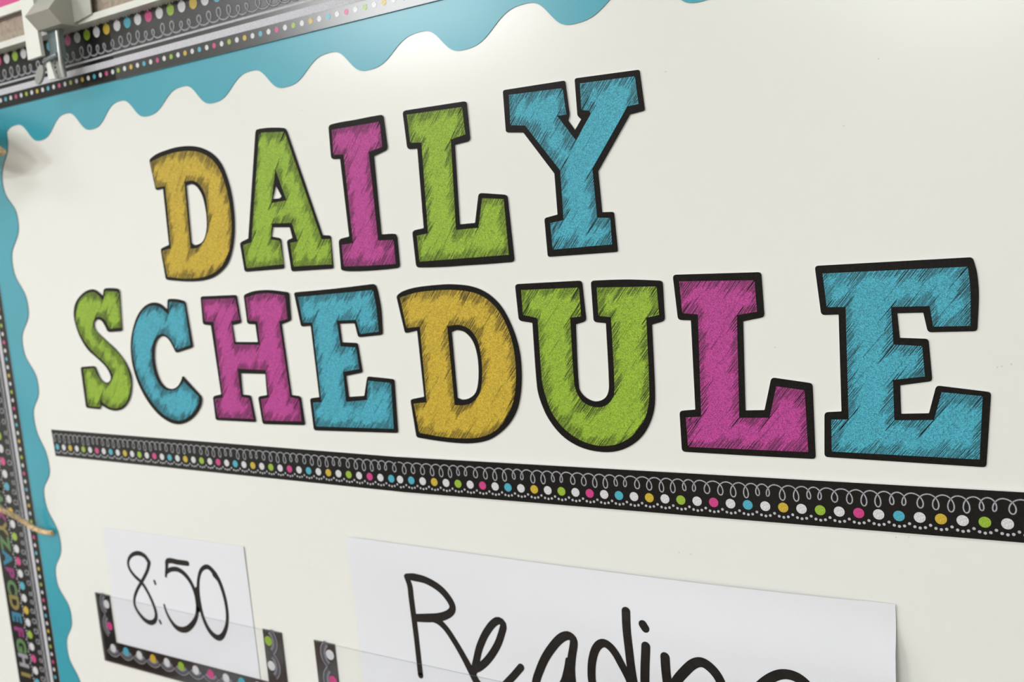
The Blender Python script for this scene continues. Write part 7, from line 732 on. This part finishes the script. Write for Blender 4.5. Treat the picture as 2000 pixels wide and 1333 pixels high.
for ch, col, label, outer, oholes, inner, iholes in LETTERS:
    xs = [p[0] for p in outer]; zs = [p[1] for p in outer]
    loc = ((min(xs) + max(xs)) / 2, 0, min(zs))
    m = MB(); m.plate(outer, oholes, -T, -.0001, 0, 1)
    o = tag(m.build('title_letter', [M['ink'], M['card_edge']], loc=loc), label, 'letter', 'glitter title letters')
    m = MB(); m.plate(inner, iholes, -T - .0001, None); m.build('colour_fill', M['glit_' + col], o)
    rnd = random.Random(sum(ord(c) for c in label))
    tag(hatching([inner] + list(iholes), -T - .0002, rnd).build('hatching', M['hatch'], o), kind='stuff')

# ------------------------------------------------------------ paper cards with handwriting
def sstep(a, b, v):
    u = min(1, max(0, (v - a) / (b - a)))
    return u * u * (3 - 2 * u)
def h_small(x, z):
    return .0006 + .0003 * sstep(1.27, 1.326, z)
def h_read(x, z):
    c = ((.2430 - x) * .8 + (1.3500 - z)) / .030          # distance from the upper right corner
    lift = sstep(-.08, .20, x) * sstep(1.262, 1.300, z) * (1 - .8 * sstep(1.312, 1.350, z))
    top = .0014 * sstep(1.28, 1.346, z)
    return .0012 + top * (1 - sstep(.14, .24, x)) + .0062 * lift * sstep(.10, .80, c)
def paper(x0, x1, zb, ztop, hf, nx, nz, label, strokes):
    vs, fs = [], []
    for i in range(nx + 1):
        for j in range(nz + 1):
            u, v = i / nx, j / nz
            x = x0 + (x1 - x0) * u
            zt = ztop(u)
            z = zb + (zt - zb) * v
            vs.append((x, -hf(x, z), z))
    for i in range(nx):
        for j in range(nz):
            a = i * (nz + 1) + j
            fs.append((a, a + nz + 1, a + nz + 2, a + 1))
    n = len(vs)
    m = MB(); m.add(vs, fs, 0, True)
    bv = [(x, y + .00012, z) for x, y, z in vs]
    m.add(bv, [f[::-1] for f in fs], 0, True)
    o = tag(m.build('paper_card', M['paper'], loc=((x0 + x1) / 2, 0, zb)), label, 'card', 'handwritten schedule cards')
    b = MB()
    for st in strokes:
        b.ribbon([(x, z) for x, z, w in st], [w for x, z, w in st], lambda x, z: -hf(x, z) - .00015)
    tag(b.build('handwriting', M['marker'], o))
    return o
paper(-.4152, -.2360, 1.2185, lambda u: 1.3262 + .0023 * u, h_small, 24, 24, 'small white card with 8:50 handwritten in black marker', CARD_STROKES)
def read_top(u):
    return 1.3488 - .0012 * math.sin(math.pi * u) + .0030 * u
paper(-.1255, .2432, 1.2185, read_top, h_read, 90, 60, 'large white card with Reading handwritten in black marker', READING_STROKES)

# ------------------------------------------------------------ magnetic clear pockets with black lace frames
def pocket(x0, x1, label, cols, n_mid):
    zt, zb, wf = 1.2625, 1.1977, .0205
    m = MB()
    ol = [(x0, zt), (x0, zb), (x1, zb), (x1, zt), (x1 - wf, zt), (x1 - wf, zb + wf), (x0 + wf, zb + wf), (x0 + wf, zt)]
    m.plate(ol, [], -.0010, -.0001, 0, 0)
    o = tag(m.build('card_pocket', M['pocket_ink'], loc=((x0 + x1) / 2, 0, zb)), label, 'card holder', 'clear card pockets with lace frames')
    y = -.0011
    lace = MB(); dash = MB(); line = MB()
    xl, xr = x0 + .0158, x1 - .0150
    zc = zb + .0145
    nb = max(2, round((xr - xl) / .0184))
    items = []
    for i in range(nb + 1):
        items.append((xl + (xr - xl) * i / nb, zc, -math.pi / 2, (xr - xl) / nb))
    for k, z in enumerate((zc + .0210, zc + .0415)):
        items.append((xl - .0005, z, math.pi, .0208)); items.append((xr, z, 0.0, .0206))
    ci = 0
    for x, z, ang, pitch in items:
        r = pitch * .62
        span = math.radians(54)
        cen = (x - math.cos(ang) * .0035, z - math.sin(ang) * .0035)
        arc = [(ang - span + 2 * span * q / 14) for q in range(15)]
        def clipz(p):
            return (min(max(p[0], x0 + .0004), x1 - .0004), min(max(p[1], zb + .0004), zt - .0003))
        pts = [clipz((cen[0] + r * math.cos(a), cen[1] + r * math.sin(a))) for a in arc]
        mid = [clipz((cen[0] + (r - .0027) * math.cos(a), cen[1] + (r - .0027) * math.sin(a))) for a in arc]
        lace.ribbon(mid, [.0056] * 15, y, caps=False)
        line.ribbon(pts, [.0004] * 15, y - .00006, caps=False)
        for q in range(13):
            a = ang - span * .93 + 2 * span * .93 * q / 12
            p0 = clipz((cen[0] + (r - .0032) * math.cos(a), cen[1] + (r - .0032) * math.sin(a)))
            p1 = clipz((cen[0] + (r - .0050) * math.cos(a + .05), cen[1] + (r - .0050) * math.sin(a + .05)))
            dash.ribbon([p0, p1], [.00045, .00045], y - .00006, caps=False)
    tag(lace.build('lace_band', M['lace'], o), kind='stuff')
    tag(line.build('lace_edge', M['line'], o), kind='stuff')
    tag(dash.build('lace_stitches', M['line'], o), kind='stuff')
    for i in range(nb + 1):
        put_dot(o, cols['b'][i % len(cols['b'])], xl + (xr - xl) * i / nb, zc, y - .00012, .0040)
    for k in range(2):
        put_dot(o, cols['l'][k], xl - .0005, zc + (.0210, .0415)[k], y - .00012, .0040)
        put_dot(o, cols['r'][k], xr, zc + (.0210, .0415)[k], y - .00012, .0040)
    f = MB(); f.add([(x0, -.0019, zb), (x1, -.0019, zb), (x1, -.0019, zt), (x0, -.0019, zt)], [(0, 1, 2, 3)])
    tag(f.build('clear_sheet', M['film'], o), 'clear plastic front sheet')
    e = MB(); e.box(x0, x1, -.00188, -.00165, zt - .00007, zt)
    tag(e.build('sheet_edge', M['clear'], o), 'cut upper edge of the clear sheet')
    return o
pocket(-.4400, -.2056, 'black lace framed clear pocket holding the 8:50 card', dict(b=['white', 'teal', 'white', 'gold', 'white', 'green', 'white', 'pink', 'white', 'teal', 'white', 'gold'], l=['pink', 'white'], r=['white', 'green']), 11)
pocket(-.1714, .2850, 'black lace framed clear pocket below the Reading card', dict(b=['white', 'teal', 'white', 'gold', 'white', 'green', 'white', 'pink'], l=['pink', 'white'], r=['white', 'green']), 24)

# ------------------------------------------------------------ display rail, poster, map hook
def display_rail():
    x0, x1 = -.75, 1.45
    o = empty('display_rail', (.2, 0, 1.741))
    tag(o, 'pale aluminium display rail with a beige cork strip above the dotted border', 'rail')
    b = MB(); b.box(x0, x1, -.012, -.0022, 1.7408, 1.7458); b.build('lower_lip', M['alu'], o)
    b = MB(); b.box(x0, x1, -.0075, -.0022, 1.7458, 1.7635); b.build('cork_strip', M['cork'], o)
    b = MB(); b.box(x0, x1, -.0085, -.0022, 1.7635, 1.7655); b.build('groove', M['groove'], o)
    b = MB(); b.box(x0, x1, -.012, -.0022, 1.7655, 1.7725); b.build('upper_lip', M['alu'], o)
    b = MB(); b.box(x0, x1, -.0022, -.0000, 1.7408, 1.7725); b.build('back_channel', M['alu'], o)
display_rail()
m = MB(); m.box(-.80, -.395, -.004, .0175, 1.7752, 1.98)
tag(m.build('poster', M['pink'], loc=(-.6, 0, 1.7752)), 'magenta poster above the display rail at the upper left corner', 'poster')

def map_hook():
    o = empty('map_hook', (-.36, -.012, 1.7408))
    tag(o, 'white steel map hook clipped over the display rail', 'hook')
    # folded nose: zig-zag profile (y, z) swept along x
    prof = [(-.024, 1.790), (-.024, 1.7625), (-.035, 1.7497), (-.026, 1.7400), (-.0122, 1.7395), (-.0122, 1.790)]
    b = MB(); xa, xb = -.3672, -.3362; n = len(prof)
    b.add([(xa, y, z) for y, z in prof] + [(xb, y, z) for y, z in prof],
          [(i, n + i, n + (i + 1) % n, (i + 1) % n) for i in range(n)] + [tuple(range(n)), tuple(range(n, 2 * n))[::-1]])
    b.build('folded_nose', M['hook_shaded'], o)
    b = MB(); b.add([(-.3850, -.0262, 1.7206), (-.3664, -.0262, 1.7212), (-.3672, -.0262, 1.7400), (-.3672, -.0262, 1.800), (-.3832, -.0262, 1.800),
                     (-.3850, -.0232, 1.7206), (-.3664, -.0232, 1.7212), (-.3672, -.0232, 1.7400), (-.3672, -.0232, 1.800), (-.3832, -.0232, 1.800)],
                    [(0, 1, 2, 3, 4), (9, 8, 7, 6, 5), (0, 5, 6, 1), (1, 6, 7, 2), (2, 7, 8, 3), (3, 8, 9, 4), (4, 9, 5, 0)])
    b.build('front_plate', M['hook'], o)
    b = MB(); b.add([(-.3362, -.0150, 1.7420), (-.3160, -.0135, 1.7452), (-.3138, -.0135, 1.790), (-.3362, -.0150, 1.790),
                     (-.3362, -.0125, 1.7420), (-.3160, -.0125, 1.7452), (-.3138, -.0125, 1.790), (-.3362, -.0125, 1.790)],
                    [(0, 1, 2, 3), (7, 6, 5, 4), (0, 4, 5, 1), (1, 5, 6, 2), (3, 2, 6, 7), (0, 3, 7, 4)])
    b.build('side_plate', M['hook_shaded'], o)
    b = MB(); b.box(-.3662, -.3500, -.019, -.016, 1.7180, 1.7395); b.build('clear_jaw', M['clear'], o)
    b = MB(); b.tube([(-.3515, -.020, 1.7380), (-.3518, -.0202, 1.7226), (-.3524, -.020, 1.7125), (-.3529, -.0185, 1.7030)], .0016); b.build('spring_wire', M['wire'], o)
    b = MB(); b.tube([(-.3735, -.020, 1.7178), (-.3650, -.021, 1.7192), (-.3535, -.0212, 1.7203)], .0019); b.build('cross_pin', M['clear'], o)
    b = MB(); b.add([(-.3706, -.0205, 1.7180), (-.3660, -.0205, 1.7180), (-.3617, -.0205, 1.7033), (-.3708, -.0205, 1.7038),
                     (-.3706, -.018, 1.7180), (-.3660, -.018, 1.7180), (-.3617, -.018, 1.7033), (-.3708, -.018, 1.7038)],
                    [(3, 2, 1, 0), (4, 5, 6, 7), (0, 1, 5, 4), (1, 2, 6, 5), (2, 3, 7, 6), (3, 0, 4, 7)])
    b.build('white_tab', M['hook'], o)
    b = MB(); b.box(-.3630, -.3530, -.0175, -.0160, 1.7035, 1.7180); b.build('inner_jaw', M['hook_grey'], o)
    ol = []
    for k in range(22):
        a = 2 * math.pi * k / 22
        u, v = .0048 * math.cos(a), .0083 * math.sin(a)
        ol.append((-.3790 + u * .80 + v * .62, 1.7088 - u * .45 + v * .80))
    b = MB(); b.plate(ol, [], -.0225, -.0205, 0, 0); b.build('thumb_paddle', M['hook_grey'], o)
map_hook()

# ------------------------------------------------------------ twine
def spline(pts, k=8):
    P_ = [Vector(p) for p in pts]; out = []
    for i in range(len(P_) - 1):
        a = P_[i - 1] if i else 2 * P_[0] - P_[1]; b = P_[i]; c = P_[i + 1]; d = P_[i + 2] if i + 2 < len(P_) else 2 * P_[-1] - P_[-2]
        for j in range(k):
            u = j / k
            out.append(.5 * ((2 * b) + (c - a) * u + (2 * a - 5 * b + 4 * c - d) * u * u + (3 * b - a - 3 * c + d) * u ** 3))
    out.append(P_[-1]); return out
m = MB()
m.tube(spline([(-.4885, -.0036, 1.3140), (-.5053, -.0055, 1.3154), (-.5190, -.012, 1.3256), (-.5233, -.020, 1.3345), (-.5280, -.026, 1.3408), (-.5479, -.040, 1.3623), (-.575, -.046, 1.400), (-.59, -.020, 1.45), (-.594, -.0022, 1.46)]), .0024)
tag(m.build('twine', M['twine'], loc=(-.5, 0, 1.314)), 'tan jute twine end lying across the left border', 'twine')
m = MB()
m.tube([(x + .012, y - .008, z - .0005) for x, y, z in [(-.4442, -.0195, 1.6546), (-.4452, -.0200, 1.6548), (-.4520, -.0225, 1.6562), (-.4640, -.0260, 1.6600), (-.4780, -.0300, 1.6640), (-.5000, -.0330, 1.6700), (-.5600, -.0330, 1.690), (-.5610, -.0330, 1.690)]],
       [.0010, .0024, .0052, .0110, .0160, .0175, .0175, .012], n=16)
m.tube([(-.545, -.032, 1.685), (-.545, -.0018, 1.685)], .006)
tag(m.build('wooden_peg', M['twine'], loc=(-.45, -.02, 1.6546)), 'pointed tan wooden peg tip poking in at the upper left edge', 'peg')

# ------------------------------------------------------------ ceiling lamps of the room
WHERE = ['over the middle of the room, towards the left wall', 'nearest the whiteboard, towards the left wall', 'over the middle of the room, towards the right wall', 'nearest the whiteboard, towards the right wall', 'added as unseen fill in the middle row beside the right wall', 'farthest from the whiteboard']
for (px, py), where in zip(PANELS, WHERE):
    o = empty('ceiling_light', (px, py, 2.72))
    tag(o, 'recessed ceiling panel light %s' % where, 'light', 'classroom ceiling panels')
    b = MB()
    for a, c, d, e in ((-.61, .61, -.31, -.285), (-.61, .61, .285, .31), (-.61, -.585, -.285, .285), (.585, .61, -.285, .285)):
        b.box(px + a, px + c, py + d, py + e, 2.722, 2.75)
    b.build('lamp_frame', M['lamp_frame'], o)

# ------------------------------------------------------------ unseen desks and papers, added to be reflected in the glossy card
def desk(x, y, w_, d_, label, papers):
    o = tag(empty('reflected_desk', (x, y, 0)), label, 'desk', 'wooden desks added for reflections')
    m = MB(); m.box(x - w_ / 2, x + w_ / 2, y - d_ / 2, y + d_ / 2, .69, .72); m.build('desk_top', M['wood'], o)
    for sx in (-1, 1):
        for sy in (-1, 1):
            m = MB(); cx, cy = x + sx * (w_ / 2 - .05), y + sy * (d_ / 2 - .05)
            m.tube([(cx, cy, 0.0), (cx, cy, .69)], .014, smooth=True); m.build('leg', M['wire'], o)
    for i, (px, py, pw, pd, lb) in enumerate(papers):
        m = MB(); m.box(px - pw / 2, px + pw / 2, py - pd / 2, py + pd / 2, .7202, .7222)
        tag(m.build('reflected_papers', M['paper'], loc=(px, py, .7202)), lb, 'paper', 'paper stacks added for reflections')
desk(-1.02, -.86, 1.0, .62, 'unseen brown wooden desk added close to the whiteboard for its reflection', [(-1.16, -.72, .17, .25, 'unseen white paper stack added for reflection, outer end of the near desk'), (-.90, -.74, .16, .25, 'unseen white paper stack added for reflection, inner end of the near desk')])
desk(-.45, -2.02, 1.1, .62, 'unseen brown wooden desk added in the second row for its reflection', [(-.50, -1.98, .25, .32, 'unseen white paper stack added for reflection on the second row desk')])
